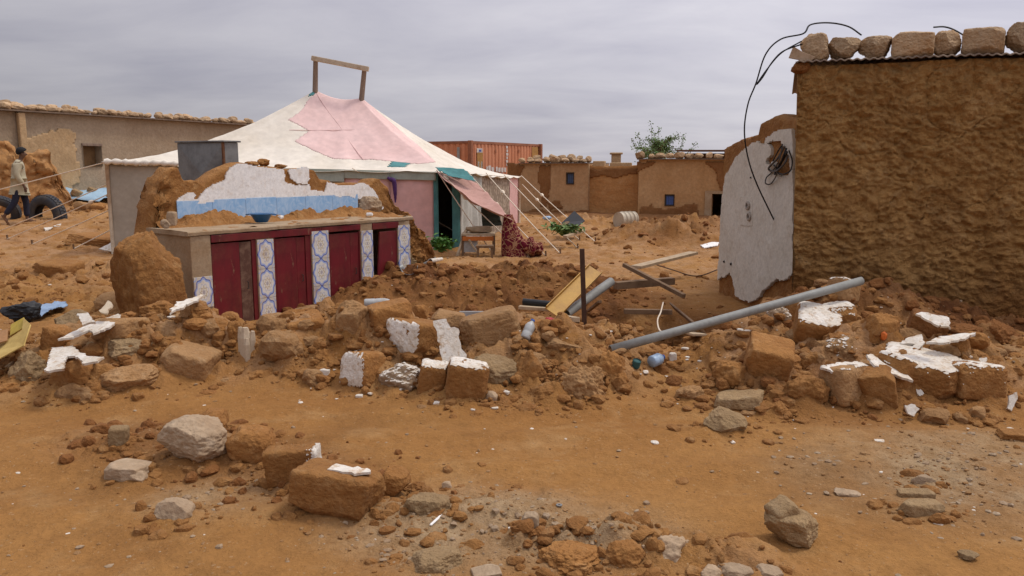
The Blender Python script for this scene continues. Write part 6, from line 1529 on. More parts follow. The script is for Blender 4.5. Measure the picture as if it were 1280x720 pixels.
# grey board behind the biggest block
p0 = G(574, 412); 
mb = MB(); a_, b_ = on_d(574, 413, 6.75), on_d(637, 413, 6.75); mb.box((a_ + b_) / 2 + [0, 0, 0.02], (b_ - a_) / 2, np.array([0, 0.008, 0.002]), np.array([0, 0.04, 0.14]))
tag(mb.build('board', simple('grey fibre board', (0.30, 0.29, 0.28), 0.8, 0, (0.24, 0.22, 0.20), 4), bevel=0.003), 'flat grey board propped behind the biggest tan block', 'board')
# split stump
st = thing('wood_stump', 'pale split wood stump standing in the rubble before the cupboards', 'stump', G(308, 440))
g = G(308, 441)
for k, (dx, dy, h_, r_) in enumerate(((0, 0, .20, .045), (-.035, .02, .20, .03), (.04, .01, .17, .03), (.015, -.03, .12, .028))):
    MB().tube([g + [dx, dy, -.06], g + [dx * 1.1, dy, h_ * .6], g + [dx * 1.35, dy, h_]], [r_ * 1.1, r_, r_ * .5], 6).build('splinter', M['plank'], st)
# metal trough and leaning slab right of the cupboards
mb = MB(); a_ = G(520, 345); sl = Frame(KF.P(KF.L + 0.06, 0, -0.25)[:2], KF.P(KF.L + 0.50, 0, -0.05)[:2])
V, Fc = patch_mesh(sl, [[(0.0, -0.05), (0.30, -0.05), (0.34, 0.12), (0.16, 0.42), (0.04, 0.62), (0.0, 0.60)]], [], 0.03, 0.02, 0.05, 0.03, 191)
tag(mk('cement_slab', V, Fc, M['stone_grey']), 'grey broken cement slab leaning at the right end of the tiled columns', 'slab')
tr_a, tr_b = G(511, 346) + [0, 0, .05], G(537, 330) + [0, 0, .06]
s = np.linspace(0, math.pi, 10); dd = (tr_b - tr_a); dl = np.linalg.norm(dd); dd /= dl; sx = np.cross(dd, [0, 0, 1.0]); sx /= np.linalg.norm(sx); uz = np.cross(sx, dd)
V = np.array([tr_a + dd * q * dl + sx * 0.11 * math.cos(t_) - uz * 0.11 * (math.sin(t_) - .6) for q in (0, 1) for t_ in s])
tag(mk('gutter_piece', V, [(i, i + 1, i + 11, i + 10) for i in range(9)], M['galv'], smooth=True, solid=0.004), 'curved piece of grey metal gutter on the dirt right of the cupboards', 'gutter')
hollow_pipe('white_tube', G(538, 333) + [0, 0, .05], G(552, 329) + [0, 0, .07], 0.03, M['plaster_dusty'], 'short white tube lying beside the gutter piece', 'tube', 12)
# on the counter
def kso(px, py):
    o_ = -0.76 * float(np.clip((290 - 19 * (px - 237) / 276.0 - py) / 17.0, 0.04, 0.97))
    return KF.px(px, py, o_)[0], o_
def cp(px, py): s_, o_ = kso(px, py); return KF.P(s_, KTOP + 0.012, o_)
bc = cp(327, 276)
prof = [(0, 0), (.075, 0), (.085, .008), (.135, .085), (.155, .096), (.155, .102), (.130, .092), (.082, .018), (0, .014)]
basin = thing('basin', 'blue enamel basin standing on the counter of the ruined kitchen', 'basin', bc)
M['enamel'] = simple('blue enamel', (0.028, 0.115, 0.265), 0.3, 0, (0.02, 0.08, 0.19), 3)
MB().lathe(bc, (0, 0, 1), [(r_ * .84, h_ * .95) for r_, h_ in prof], 32).build('bowl', M['enamel'], basin, smooth=True)
for sg in (-1, 1):
    c_ = bc + np.array([0.128 * sg, 0, .09]); MB().tube([c_ + [0, -.035, 0], c_ + [0.035 * sg, -.03, -.005], c_ + [0.035 * sg, .03, -.005], c_ + [0, .035, 0]], 0.006, 5).build('handle', M['enamel'], basin, smooth=True)
def dirt_pile(name, pts, label, mat, seed):
    """heaps of earth on the counter"""
    u = np.linspace(0.02, KF.L - 0.02, 240); o_ = np.linspace(-0.785, -0.012, 60)
    S, O = np.meshgrid(u, o_, indexing='ij'); Z = -0.025 + 0.055 * sstep(-0.35, -0.78, O)
    for s0_, off0, rs, ro, h_ in pts: Z += 0.66 * h_ * np.exp(-(((S - s0_) / rs) ** 2 + ((O - off0) / ro) ** 2))
    Z += 0.035 * fbm(S * 7, O * 7, octv=4, seed=seed) + (0.05 * domes(S * 9, O * 9, seed + 1) + 0.035 * domes(S * 19, O * 19, seed + 2)) * sstep(-0.01, 0.05, Z)
    Z = np.minimum(Z, 0.28)
    V = KF.P(S, KTOP + Z, O).reshape(-1, 3); Fc = grid_faces(240, 60)[:, ::-1]
    keep = (V[Fc][:, :, 2].max(1) > KTOP - 0.012); W, Fk = sub_mesh(V, Fc[keep])
    o = mk(name, W, Fk, mat, smooth=True); tag(o, label, 'earth', kind='stuff')
pl_ = []
for px, py, rs, ro, h_ in ((262, 274, .22, .16, .13), (280, 272, .2, .13, .08), (240, 278, .12, .12, .06), (352, 268, .08, .08, .04), (376, 266, .16, .10, .10), (388, 265, .08, .07, .06), (430, 262, .25, .12, .09), (470, 266, .15, .2, .05), (452, 263, .15, .15, .07), (330, 282, .8, .10, .018), (440, 272, .6, .15, .03), (492, 268, .15, .3, .05)):
    s_, o_ = kso(px, py); pl_.append((s_, o_, rs, ro, h_))
dirt_pile('dirt', pl_, 'fallen earth heaped on the counter of the ruined kitchen', M['mud'], 231)
def on_counter(px, py, w, h, kind, mat, label, seed, name='stone', cat='stone'):
    s_, o_ = kso(px, py); c_ = KF.P(s_, KTOP + 0.02, o_); rock_obj(name, c_, (w, w * .8, h), seed, kind, M[mat], (0, 0, seed % 3), 3, label, cat, 'bits on the kitchen counter', 0.1)
on_counter(207, 285, .12, .10, 'boulder', 'stone_pale', 'pale stone at the left end of the counter', 701)
on_counter(215, 278, .10, .16, 'block', 'stone_pale', 'upright pale stone beside the blue tiles at the left end of the counter', 702)
on_counter(351, 269, .06, .04, 'block', 'plaster', 'white plaster bit right of the blue basin', 703)
on_counter(437, 270, .06, .04, 'boulder', 'mud', 'small brown stone near the front of the counter', 704)
on_counter(462, 270, .08, .04, 'block', 'plaster', 'white plaster bit below the cloth lump', 705)
on_counter(368, 266, .16, .08, 'clod', 'mud', 'brown clod in the middle of the counter before the blue tiles', 706, 'mud_clod')
c_ = BF.P(BF.px(456, 252)[0], BF.px(456, 258)[1] - 0.03, 0.09)
V, Fc = rock_shape(64, 'clod', 4); V = V * [0.17, 0.11, 0.15]; V += 0.012 * fbm(V[:, 0] * 18, V[:, 2] * 9, octv=3, seed=3)[:, None] * (V / np.linalg.norm(V, axis=1)[:, None])
tag(mk('cloth_bundle', V + c_ + [0, 0, 0.02], Fc, M['stone_pale'], smooth=True), 'dirty crumpled cloth bundle lying against the right end of the blue tiles', 'cloth')
for px, py, sd, lab in ((331, 201, 1, 'brown lump on top of the broken plaster wall, left of the notch'), (352, 205, 2, 'low brown lump on top of the broken plaster wall above the notch'), (316, 203, 3, 'flat grey stone on top of the broken plaster wall')):
    s_, z_ = BF.px(px, py, -0.1); rock_obj('mud_clod', BF.P(s_, float(btopf(np.array([s_]))[0]) + 0.015, -0.12), (.16, .16, .10 if sd == 1 else .06), 720 + sd, 'clod', M['mud'], (0, 0, sd), 3, lab, 'clod', 'lumps on the broken kitchen wall', 0.1)

# ------------------------------------------------------------------ left edge rubbish
ct = thing('torn_carton', 'torn yellow carton lying open at the left edge', 'carton', G(18, 452))
M['carton'] = simple('yellow card', (0.56, 0.40, 0.13), 0.8, 0, (0.46, 0.31, 0.09), 5)
M['carton2'] = simple('bright yellow card inside', (0.50, 0.36, 0.06), 0.7)
d0_ = 6.35
def cq(name, pts, mat): 
    V = np.array([on_d(px, py - 2, d_ - 0.3) for px, py, d_ in pts]); mk(name, V, [tuple(range(len(pts)))], mat, ct, solid=0.008)
cq('front_panel', [(-14, 458, 6.05), (30, 434, 6.15), (38, 408, 6.35), (14, 424, 6.42), (-14, 442, 6.4)], M['carton'])
cq('side_panel', [(30, 434, 6.15), (38.5, 408, 6.36), (30, 400, 6.55), (27, 423, 6.3)], M['carton'])
cq('inner_panel', [(13, 422, 6.5), (31, 411, 6.45), (30, 399, 6.6), (14, 408, 6.62)], M['carton2'])
cq('flap', [(-12, 434, 6.3), (9, 428, 6.35), (10, 414, 6.45), (-12, 418, 6.45)], simple('brown card', (0.38, 0.20, 0.09), 0.85))
crumple('black_bag', G(8, 430) + [0, .25, .12], (0.34, 0.25, 0.20), 65, M['black'], 'crumpled black plastic bag behind the torn yellow carton', 'bag')
M['blue_sheet'] = simple('pale blue plastic sheet', (0.26, 0.37, 0.52), 0.45, 0, (0.17, 0.25, 0.37), 4)
def ground_cloth(name, poly, mat, label, cat, seed, up=0.03, wr=0.05):
    W = np.array([G(*p) for p in poly]); x0_, x1_, y0_, y1_ = W[:, 0].min(), W[:, 0].max(), W[:, 1].min(), W[:, 1].max()
    xs, ys = np.linspace(x0_, x1_, 40), np.linspace(y0_, y1_, 40); X_, Y_ = np.meshgrid(xs, ys, indexing='ij')
    Z_ = ground_base(X_.ravel(), Y_.ravel()).reshape(X_.shape); Z_ = np.maximum(Z_, H(X_.ravel(), Y_.ravel()).reshape(X_.shape)) + up + wr * (0.5 + 0.5 * fbm(X_ * 4, Y_ * 7, octv=3, seed=seed))
    V = np.stack([X_, Y_, Z_], 2).reshape(-1, 3); Fc = grid_faces(40, 40); cc_ = V[Fc].mean(1)
    k = in_poly(cc_[:, 0] + .03 * fbm(cc_[:, 0] * 9, cc_[:, 1] * 9, octv=2, seed=seed), cc_[:, 1], W[:, :2]); W2, F2 = sub_mesh(V, Fc[k])
    return tag(mk(name, W2, F2, mat, smooth=True, solid=0.006), label, cat)
ground_cloth('plastic_sheet', [(30, 401), (36, 395), (60, 388), (82, 384), (84, 391), (60, 397), (50, 402)], M['blue_sheet'], 'rumpled pale blue plastic sheet lying behind the black bag', 'plastic sheet', 5)
plank('plank', on_d(-8, 468, 5.95), on_d(30, 445, 6.1), 0.05, 0.03, M['wood_pale'], 'splintered pale lath under the torn yellow carton')
plank('plank', on_d(8, 462, 6.0), on_d(40, 436, 6.2), 0.06, 0.02, M['wood_pale'], 'splintered flat lath right below the torn yellow carton', roll=.4)
# small marks on the path
plank('white_stick', G(538, 661) + [0, 0, .008], G(554, 645) + [0, 0, .012], 0.013, 0.008, M['plaster'], 'thin white stick on the gravel in the foreground', cat='stick')
g = G(699, 634); tag(MB().lathe(g + [0, 0, .003], (0, 0, 1), [(.006, 0), (.015, 0), (.015, .004), (.006, .004)], 16, close=True).build('washer', M['galv']), 'small grey metal washer on the path', 'washer')

# ------------------------------------------------------------------ beyond: tyres, tarp, barrel, sheet, plants, carpet, bench
def tyre(c, axis, ro, w, label):
    axis = np.asarray(axis, float); axis /= np.linalg.norm(axis)
    root = thing('tyre', label, 'tyre', c)
    ri = ro * 0.56; prof = [(ri, -w * .42), (ri + .03, -w * .5), (ro * .86, -w * .52), (ro * .97, -w * .42), (ro, -w * .30), (ro, w * .30), (ro * .97, w * .42), (ro * .86, w * .52), (ri + .03, w * .5), (ri, w * .42), (ri + .02, w * .36), (ro * .9, w * .3), (ro * .9, -w * .3), (ri + .02, -w * .36)]
    MB().lathe(np.asarray(c), axis, prof, 48, close=True).build('carcass', M['rubber'], root, smooth=True)
    mb = MB(); up = np.array([0, 0, 1.0]); A = np.cross(up, axis); A /= np.linalg.norm(A); B = np.cross(axis, A)
    for k in range(40):
        t_ = 2 * math.pi * k / 40; rd_ = math.cos(t_) * A + math.sin(t_) * B; tn = -math.sin(t_) * A + math.cos(t_) * B
        for sg in (-1, 1): mb.box(np.asarray(c) + rd_ * (ro + .006) + axis * sg * w * .17 + tn * .012 * sg, axis * w * .15, tn * .03, rd_ * .012)
    mb.build('tread', M['rubber'], root)
q = G(60, 273); tyre((q[0], q[1], q[2] + 0.05), (0.30, 1, 0.06), 0.0255 * q[1], 0.28, 'dark truck tyre standing half buried in the yard')
q = on_d(2, 266, 20.3); tyre((q[0], q[1], q[2] + 0.02), (-.2, 1, 0.5), 0.42, 0.22, 'dark tyre lying tilted behind the walking man')
M['tarp'] = simple('pale blue tarp', (0.34, 0.49, 0.60), 0.6, 0, (0.26, 0.39, 0.50), 2)
ground_cloth('tarp', [(66, 252), (70, 240), (104, 238), (144, 238), (146, 252), (120, 254), (90, 253)], M['tarp'], 'pale blue tarp spread on the ground under four stones by the long building', 'tarp', 6, 0.03, 0.10)
for x0, y0, x1, y1, lab, sd in ((88, 238, 100, 250, 'stone on the left third of the blue tarp', 1), (109, 238, 121, 248, 'stone on the middle of the blue tarp', 2), (133, 241, 143, 252, 'stone on the right end of the blue tarp', 3)):
    g = G(94 if sd == 1 else 115 if sd == 2 else 138, y1); k = np.hypot(g[0] * 0, g[1]) / F_PX
    rock_obj('stone', g + [0, 0.1, .06], ((x1 - x0) * k, .35, (y1 - y0) * k * .7), 730 + sd, 'block', M['stone_grey'], (0, 0.5, .3), 3, lab, 'stone', 'stones holding the blue tarp', 0.05)
# barrel on its side, ringed
ba, bb = on_d(773, 273.5, 19.6), on_d(788, 272.8, 19.2); bd = (bb - ba); bd[2] = 0; bd /= np.linalg.norm(bd); bd = np.array([0.82, 0.57, 0.0])
r_ = 0.20; bz = Hs((ba[0] + bb[0]) / 2, 19.4) + r_ - 0.03
br = thing('metal_drum', 'pale ringed metal drum lying on its side in front of the far huts', 'drum', (ba[0], ba[1], bz - r_))
prof = [(0, 0), (r_ - .02, 0), (r_, .0), (r_, .02), (r_ - .012, .03)]
for k in range(3): prof += [(r_ - .012, .10 + k * .13), (r_ + .012, .125 + k * .13), (r_ - .012, .15 + k * .13)]
prof += [(r_ - .012, .47), (r_, .48), (r_, .50), (r_ - .02, .50), (r_ - .02, .47), (0, .47)]
MB().lathe(np.array([ba[0], ba[1], bz]), bd, prof, 32).build('shell', simple('cream drum paint', (0.48, 0.42, 0.32), 0.6, 0.1, (0.34, 0.27, 0.18), 3), br, smooth=False)
# dark metal sheet leaning
P = [on_d(694, 284, 17.2), on_d(716, 262, 18.2), on_d(731, 275, 17.6), on_d(716, 288, 17.0)]
P = [on_d(702, 279, 17.9), on_d(718, 264, 18.3), on_d(731, 276, 17.8), on_d(716, 288, 17.2)]
tag(mk('metal_sheet', np.array(P), [(0, 1, 2, 3)], M['black'], solid=0.02), 'dark square sheet propped on the ground between the tent and the drum', 'sheet')
plank('plank', on_d(696, 287, 17.2), on_d(712, 277, 18.0), 0.10, 0.05, M['wood_dark'], 'weathered plank under the dark square sheet')
plank('plank', on_d(706, 296, 15.9), on_d(730, 288, 16.6), 0.09, 0.05, M['wood_pale'], 'short plank beside the wilted green branches')
def leafy(name, c, w, h, n, seed, label, mat, cat):
    rng = np.random.RandomState(seed); root = thing(name, label, cat, c); c = np.asarray(c, float); sm = MB()
    Vs, k = [], 0
    for i in range(n):
        a = rng.uniform(0, 2 * math.pi); L = rng.uniform(.3, 1.0)
        tip = c + [math.cos(a) * L * w / 2, math.sin(a) * L * w * .3, h * rng.uniform(.35, 1.0) * (1.1 - .5 * L)]
        sm.tube(smooth_curve([c + [math.cos(a) * .03, math.sin(a) * .03, -.03], (c + tip) / 2 + [0, 0, h * .25], tip], 3), 0.006, 4)
        for q in range(6):
            p = c + (tip - c) * rng.uniform(.4, 1.05) + rng.normal(size=3) * [.05, .05, .035] + [0, 0, h * .1]
            d = rng.normal(size=3); d[2] *= .5; d /= np.linalg.norm(d); sd_ = np.cross(d, [0, 0, 1.0] + rng.normal(size=3) * .4); sd_ /= np.linalg.norm(sd_); up_ = np.cross(sd_, d)
            l_ = rng.uniform(.05, .085); w_ = l_ * .42
            Vs += [p - d * l_, p + sd_ * w_ - d * l_ * .1 + up_ * .012, p + d * l_, p - sd_ * w_ - d * l_ * .1 + up_ * .012]; k += 1
    sm.build('stem', M['leaf2'], root, smooth=True)
    mk('leaves', np.array(Vs), np.arange(k * 4).reshape(-1, 4), mat, root)
leafy('plant', on_d(551, 313, 14.6), 0.55, 0.24, 34, 3, 'low bright green leafy plant at the foot of the tent doorway', M['leaf2'], 'plant')
leafy('branches', on_d(704, 293, 16.3), 0.85, 0.26, 44, 5, 'heap of wilted green branches on the dirt beside the dark sheet', M['leaf'], 'branches')
crumple('plastic_bag', on_d(684, 275, 17.5), (0.22, 0.15, 0.10), 67, M['pet_blue'], 'small pale blue plastic bag on the slope beside the tent', 'bag')
# carpet draped over a post by the awning
def carpet_mat():
    m, n, l, b = new_mat('maroon carpet pile', 0.95, 0.1)
    tc = n.new('ShaderNodeTexCoord').outputs['Object']
    v = n.new('ShaderNodeTexVoronoi'); v.feature = 'DISTANCE_TO_EDGE'; v.inputs['Scale'].default_value = 10
    w_ = n.new('ShaderNodeVectorMath'); w_.operation = 'ADD'
    nz = n.new('ShaderNodeTexNoise'); nz.inputs['Scale'].default_value = 5; l.new(tc, nz.inputs['Vector']); l.new(tc, w_.inputs[0]); 
    sc_ = n.new('ShaderNodeVectorMath'); sc_.operation = 'SCALE'; sc_.inputs['Scale'].default_value = 0.25; l.new(nz.outputs['Color'], sc_.inputs[0]); l.new(sc_.outputs[0], w_.inputs[1])
    l.new(w_.outputs[0], v.inputs['Vector'])
    e_ = n_math(n, l, 'LESS_THAN', v.outputs['Distance'], 0.055)
    v2 = n.new('ShaderNodeTexVoronoi'); v2.inputs['Scale'].default_value = 10; l.new(w_.outputs[0], v2.inputs['Vector'])
    e2 = n_math(n, l, 'LESS_THAN', v2.outputs['Distance'], 0.30)
    col = n_mix(n, l, e_, (0.120, 0.012, 0.022), (0.36, 0.20, 0.11)); col = n_mix(n, l, e2, col, (0.26, 0.11, 0.06))
    l.new(col, b.inputs['Base Color']); return m
cA = on_d(650, 309, 14.9)
carp = thing('carpet', 'maroon patterned carpet draped in a heap over the end of the tent awning', 'carpet', (cA[0], cA[1], Hs(cA[0], cA[1])))
th = np.linspace(0, 2 * math.pi, 90, endpoint=False); hh = np.linspace(0, 1, 34)
W_, H_ = 0.70, 0.82
T_, K_ = np.meshgrid(th, hh, indexing='ij')
ridge_x = -0.22 + 0.02 * np.sin(T_)
sx_ = (W_ * 0.52) * (1 - K_ ** 1.7 * 0.72); sy_ = 0.24 * (1 - K_ ** 1.4 * 0.70)
fold = 1 + 0.10 * np.sin(T_ * 9 + 2 * np.sin(T_ * 2)) * (1 - K_) ** .6 + 0.07 * fbm(np.cos(T_) * 2 + 5, np.sin(T_) * 2 + K_ * 2, octv=3, seed=4)
cosT = np.cos(T_)
Xc = -0.12 - 0.10 * K_ + (0.20 * (1 - K_ ** 2.0 * 0.62)) * cosT * fold + 0.26 * np.clip(cosT, 0, 1) * (1 - K_) ** 1.5
Yc = sy_ * np.sin(T_) * fold
Zc = -0.05 + H_ * K_ ** (1.0 + 0.35 * np.clip(cosT, 0, 1)) + 0.02 * fbm(T_ * 2, K_ * 5, octv=3, seed=14)
V = np.stack([cA[0] + Xc, cA[1] + Yc, Hs(cA[0], cA[1]) + Zc], 2).reshape(-1, 3)
Fc = [tuple(q) for q in grid_faces(90, 34, wrap=True)] + [tuple(i * 34 + 33 for i in range(90))]
mk('pile', V, Fc, carpet_mat(), carp, smooth=True)
V2, F2_ = rock_shape(69, 'clod', 4); V2 = V2 * [0.27, 0.22, 0.22]; V2 = V2 + 0.03 * np.sin(V2[:, :1] * 34 + 5 * V2[:, 1:2]) * V2 / np.linalg.norm(V2, axis=1)[:, None]
mk('folded_end', V2 + [cA[0] + .16, cA[1] - .05, Hs(cA[0], cA[1]) + .15], F2_, carp.children[0].data.materials[0], carp, smooth=True)
MB().tube([np.array([cA[0] - .2, cA[1], Hs(cA[0], cA[1]) - .1]), np.array([cA[0] - .2, cA[1], Hs(cA[0], cA[1]) + .78])], 0.03, 6).build('post', M['pole'], carp)
# bench by the door
bq = on_d(596, 306, 15.1); bzz = Hs(bq[0], bq[1])
bench = thing('low_table', 'rough wooden low table with an orange edge beside the tent doorway', 'table', (bq[0], bq[1], bzz))
bx = lambda x, y, z: np.array([bq[0] + x, bq[1] + y, bzz + z])
mb = MB(); mb.box(bx(.03, .1, .37), (.31, 0, 0), (0, .24, 0), (0, 0, .02)); mb.build('table_top', M['wood_pale'], bench, bevel=.006)
mb = MB(); mb.box(bx(.03, -.146, .30), (.29, 0, 0), (0, .006, 0), (0, 0, .04)); mb.build('orange_edge', simple('orange cloth edge', (0.55, 0.16, 0.03), 0.7), bench)
mb = MB(); mb.box(bx(-.12, -.10, .15), (.14, 0, 0), (0, .008, 0), (0, 0, .11)); mb.build('front_board', M['pet'], bench)
for x, y in ((-.26, -.1), (.32, -.1), (-.26, .3), (.32, .3)): MB().beam(bx(x, y, -.08), bx(x, y, .348), .045, .045, up=(0, 1, 0)).build('leg', M['wood_dark'], bench)
MB().beam(bx(-.36, -.16, -.03), bx(-.2, .05, .44), .05, .04).build('brace', M['wood_pale'], bench); MB().beam(bx(-.14, -.16, .28), bx(.06, -.24, -.02), .03, .03).build('brace', M['wood_pale'], bench)
bagc = on_d(594, 282, 15.2); V, Fc = rock_shape(68, 'boulder', 3)
tag(mk('sack', V * [.26, .16, .07] + bx(.04, .1, .455), Fc, simple('tan sacking', (0.36, 0.26, 0.16), 0.9), smooth=True), 'tan sack lying on the low table by the tent doorway', 'sack')
so = thing('stool', 'small wooden stool standing in front of the low table', 'stool', (bq[0] + .17, bq[1] - .55, Hs(bq[0] + .17, bq[1] - .55))); sz = Hs(bq[0] + .17, bq[1] - .55)
sp3 = lambda x, y, z: np.array([bq[0] + .17 + x, bq[1] - .55 + y, sz + z])
mb = MB(); mb.box(sp3(0, 0, .20), (.16, 0, 0), (0, .11, 0), (0, 0, .022)); mb.build('seat', M['wood_dark'], so, bevel=.008)
for x, y in ((-.12, -.08), (.12, -.08), (-.12, .08), (.12, .08)): MB().beam(sp3(x * 1.15, y, -.05), sp3(x, y, .179), .035, .035, up=(0, 1, 0)).build('leg', M['wood_dark'], so)

# ------------------------------------------------------------------ the walking man
def skinned(name, pts, edges, mat, parent, levels=2, root=0):
    me = bpy.data.meshes.new(name); me.from_pydata([p[:3] for p in pts], edges, []); me.update(); me.materials.append(mat)
    o = bpy.data.objects.new(name, me); COL.objects.link(o); o.parent = parent
    m = o.modifiers.new('skin', 'SKIN'); m.use_smooth_shade = True
    for i, p in enumerate(pts):
        sv = me.skin_vertices[0].data[i]; sv.radius = (p[3], p[4] if len(p) > 4 else p[3]); sv.use_root = (i == root)
    s_ = o.modifiers.new('sub', 'SUBSURF'); s_.levels = levels; s_.render_levels = levels
    return o
g = on_d(33, 281, 19.4); gzz = Hs(g[0], g[1])
man = thing('person', 'man in a pale olive jacket and dark trousers walking away past a half buried tyre', 'person', (g[0] - 0.08, g[1], gzz))
man.rotation_euler = (0, 0, 0)
M['skin'] = simple('brown skin', (0.14, 0.075, 0.045), 0.6); M['hair'] = simple('black hair', (0.012, 0.011, 0.012), 0.8)
M['jacket'] = simple('pale olive jacket cloth', (0.44, 0.39, 0.27), 0.9, 0, (0.36, 0.32, 0.21), 5, 0.2)
M['trousers'] = simple('dark navy trousers', (0.020, 0.022, 0.040), 0.85); M['sandal'] = simple('brown sandal', (0.16, 0.075, 0.035), 0.7)
# +x is his way, +y away from us; he leans a little forward, left leg planted, right leg trailing with its heel up
hipL, hipR = (0.01, 0.09, 0.90), (-0.02, -0.09, 0.90)
kneeL, ankL = (0.10, 0.09, 0.49), (0.09, 0.09, 0.09)
kneeR, ankR = (-0.12, -0.10, 0.49), (-0.36, -0.11, 0.17)
B = [(0, 0, 0.93, .115, .15), (0.0, 0, 1.10, .10, .14), (0.02, 0, 1.30, .11, .165), (0.04, 0, 1.43, .075, .12), (0.07, 0, 1.50, .05), (0.10, 0, 1.56, .055),
     (0.11, 0, 1.635, .092, .078), (0.115, 0, 1.70, .075, .068)]
E = [(0, 1), (1, 2), (2, 3), (3, 4), (4, 5), (5, 6), (6, 7)]
def chain(start, pts, B, E):
    prev = start
    for p in pts: B.append(p); E.append((prev, len(B) - 1)); prev = len(B) - 1
    return prev
chain(0, [hipL + (.085,), kneeL + (.058,), ankL + (.038,), (0.13, 0.09, 0.045, .036), (0.22, 0.09, 0.035, .028)], B, E)
chain(0, [hipR + (.085,), kneeR + (.058,), ankR + (.038,), (-0.36, -0.11, 0.10, .036), (-0.30, -0.11, 0.035, .028)], B, E)
for sg, el, wr_ in ((1, (-0.02, .25, 1.13), (0.08, .24, .90)), (-1, (-0.03, -.25, 1.13), (0.10, -.25, .90))):
    a = chain(3, [(0.03, .19 * sg, 1.40, .060), el + (.042,), wr_ + (.027,)], B, E)
    w = np.array(wr_); palm = w + [.025, 0, -.075]
    a = chain(a, [tuple(palm) + (.030, .018)], B, E)
    for k in range(4):
        f0 = palm + [.022 - .015 * k, 0, -.025]; l_ = (.075, .085, .078, .06)[k]
        chain(a, [tuple(f0) + (.0095,), tuple(f0 + [.008, -.004 * sg, -l_ * .5]) + (.009,), tuple(f0 + [-.002, -.016 * sg, -l_]) + (.007,)], B, E)
    chain(a, [tuple(palm + [.03, -.01 * sg, .01]) + (.010,), tuple(palm + [.045, -.02 * sg, -.03]) + (.008,)], B, E)
# nose and chin, seen from behind only a little
chain(6, [(0.20, 0, 1.625, .020), (0.225, 0, 1.61, .012)], B, E)
body = skinned('body', B, E, M['skin'], man)
J = [(0, 0, 0.86, .165, .225), (0, 0, 1.05, .16, .215), (0.0, 0, 1.28, .165, .235), (0.025, 0, 1.42, .12, .175), (0.06, 0, 1.485, .068)]
JE = [(0, 1), (1, 2), (2, 3), (3, 4)]
J.append((-0.01, 0, 0.72, .165, .225)); JE.append((0, 5))
for sg, el, wr_ in ((1, (-0.02, .25, 1.13), (0.075, .24, .915)), (-1, (-0.03, -.25, 1.13), (0.095, -.25, .915))):
    chain(3, [(0.03, .19 * sg, 1.395, .092), el + (.076,), wr_ + (.056,)], J, JE)
jk = skinned('jacket', J, JE, M['jacket'], man, root=0)
T = [(0, 0, 0.93, .12, .155), (0, 0, 1.0, .115, .15)]; TE = [(0, 1)]
chain(0, [hipL + (.10,), kneeL + (.078,), (0.09, .09, .12, .066)], T, TE); chain(0, [hipR + (.10,), kneeR + (.078,), (-.335, -.108, .195, .066)], T, TE)
skinned('trousers', T, TE, M['trousers'], man)
V, Fc = ICO[3]; hv = V * [.118, .100, .112]; hv = hv + 0.006 * fbm(hv[:, 0] * 40, hv[:, 1] * 40, hv[:, 2] * 40, 2, 3)[:, None] * V
keep = (V[Fc].mean(1)[:, 2] > -0.25 + 0.75 * np.clip(V[Fc].mean(1)[:, 0], -0.35, 1)); W2, F2 = sub_mesh(hv, Fc[keep])
o = mk('hair', W2 + np.array([0.103, 0, 1.685]) + np.array(man.location), F2, M['hair'], man, smooth=True, solid=0.012)
for sg in (1, -1):
    V, Fc = ICO[2]; o = mk('ear', V * [.02, .010, .032] + np.array([0.115, .083 * sg, 1.63]) + np.array(man.location), Fc, M['skin'], man, smooth=True)
for p, tl in ((np.array([0.14, .09, .018]), 0.0), (np.array([-0.345, -.11, .075]), 1.05)):
    V, Fc = rock_shape(3, 'block', 3); V = (V * [.14, .05, .022]) @ rotm(0, tl, 0).T
    mk('sandal', V + p + np.array(man.location), Fc, M['sandal'], man, smooth=True)
man.rotation_euler = (0, 0, R(28))

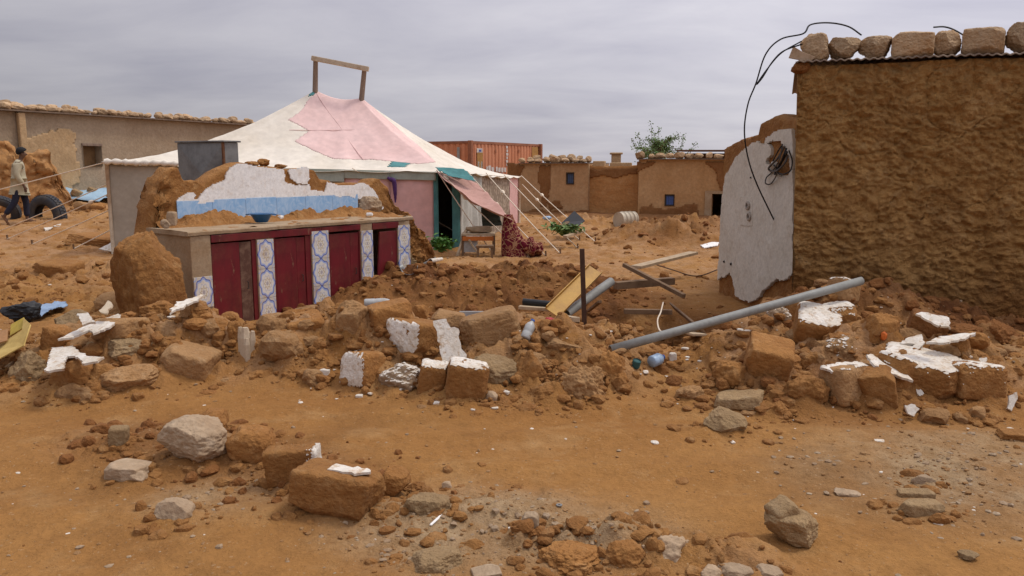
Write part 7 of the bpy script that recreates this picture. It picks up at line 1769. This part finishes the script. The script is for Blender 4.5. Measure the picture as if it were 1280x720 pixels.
# ------------------------------------------------------------------ countless small rubble
def scatter(name, n, seed, dens, smin, smax, mat, label, power=2.2, kind='boulder', flat=1.0, yr=(2.6, 26), sub=1, near=0.0):
    rng = np.random.RandomState(seed)
    base = [rock_shape(3000 + seed * 20 + k, kind, sub)[0] for k in range(14)]
    Fb, nv = ICO[sub][1], len(ICO[sub][0])
    m = n * 12
    y = np.exp(rng.uniform(math.log(yr[0]), math.log(yr[1]), m)); x = rng.uniform(-0.85, 0.85, m) * y
    p = dens(x, y); p = p / p.max(); k = np.nonzero(rng.rand(m) < p)[0][:int(n * (1 - near))]; x, y = x[k], y[k]
    if near:                                             # crumbs fallen round the blocks
        sk = np.array([q for q in SKIRTS if q[4] > 0.012 and (sub < 2 or 5.0 < q[1] < 8)]); i_ = rng.randint(len(sk), size=int(n * near)); a = rng.uniform(0, 6.283, len(i_)); d = rng.uniform(0.75, 1.6, len(i_)) ** 1.3
        x = np.concatenate([x, sk[i_, 0] + sk[i_, 2] * d * np.cos(a)]); y = np.concatenate([y, sk[i_, 1] + sk[i_, 3] * d * np.sin(a) * 1.1])
    z = H(x, y)
    for sx, sy, rx, ry, sh in SKIRTS: z = z + sh * 0.7 * np.exp(-(((x - sx) / rx) ** 2 + ((y - sy) / ry) ** 2) ** 1.4)
    size = smin * (smax / smin) ** (rng.rand(len(x)) ** power) * np.sqrt(np.clip(y / 4.0, 0.7, 3.0))
    Vs, Fs = [], []
    for i in range(len(x)):
        V = base[rng.randint(14)]; sc_ = size[i] * np.array([rng.uniform(.7, 1.3), rng.uniform(.7, 1.3), rng.uniform(.5, .95) * flat]) * .5
        a = rng.uniform(0, 6.28); c_, s_ = math.cos(a), math.sin(a); W = V * sc_; W = np.stack([W[:, 0] * c_ - W[:, 1] * s_, W[:, 0] * s_ + W[:, 1] * c_, W[:, 2]], 1)
        Vs.append(W + [x[i], y[i], z[i] + sc_[2] * (rng.uniform(-.75, .1) if sub > 1 else rng.uniform(-.45, .4))]); Fs.append(Fb + i * nv)
    o = mk(name, np.concatenate(Vs), np.concatenate(Fs), mat, smooth=False, origin=(0, 0, 0)); tag(o, label, 'rubble', kind='stuff'); return o
dR = lambda x, y: (1 - 0.85 * fresh_mask(x, y)) * rough_mask(x, y) ** 1.5 * (y < 11.5) * y ** 0.6 + 0.006 * (y < 9)
dB = lambda x, y: rough_mask(x, y) ** 2 * (y < 7.2) * np.clip(1 - 2.2 * fresh_mask(x, y), 0, 1) * (1 - np.exp(-(((x - 1.4) / 0.8) ** 2 + ((y - 7.4) / 1.9) ** 2) ** 3))
dG = lambda x, y: gravel_mask(x, y) + 0.05 + 0.15 * rough_mask(x, y) * (y < 8)
dW = lambda x, y: (seg(x, y, 2.0, 6.3, 3.4, 6.3, .8) + 0.7 * seg(x, y, -1.1, 6.1, 0, 6.0, .5) + 0.35 * seg(x, y, -4.5, 6.6, -2.4, 6.8, .8) + 0.02) * (y < 11)
scatter('rubble', 9000, 1, dR, 0.014, 0.10, M['mud'], 'crumbled brown mud clods strewn over the heaps', 2.1, near=0.45)
scatter('red_rubble', 3200, 2, lambda x, y: fresh_mask(x, y) * y ** .6 + 0.003, 0.014, 0.13, M['mud_red'], 'crumbled dark red clods of the dug soil', 2.3)
scatter('gravel', 5200, 3, dG, 0.006, 0.032, M['mud_pale'], 'pale gravel sprinkled over the dirt path', 2.2, sub=0)
scatter('grey_gravel', 2600, 6, lambda x, y: gravel_mask(x, y) + 0.02, 0.006, 0.045, M['stone_pale'], 'grey brown gravel sprinkled over the dirt path', 2.8, sub=0)
scatter('broken_mud', 130, 7, dB, 0.09, 0.24, M['mud_pale'], 'pale broken lumps of mud brick strewn through the heaps', 2.0, 'clod', 1.0, (4.5, 9), 2, 0.35)
scatter('broken_red_mud', 150, 8, dB, 0.08, 0.22, M['mud'], 'brown broken lumps of mud brick strewn through the heaps', 1.8, 'clod', 1.0, (4.5, 11), 2, 0.25)
scatter('plaster_crumbs', 700, 4, dW, 0.010, 0.05, M['plaster_dusty'], 'white plaster crumbs strewn among the rubble', 2.4, 'block', 0.6)
scatter('far_rubble', 2200, 5, lambda x, y: (rough_mask(x, y) + 0.15) * (y > 10.5) * y, 0.02, 0.12, M['mud'], 'scattered clods and stones on the yard beyond the ruin', 2.4, yr=(10, 30))
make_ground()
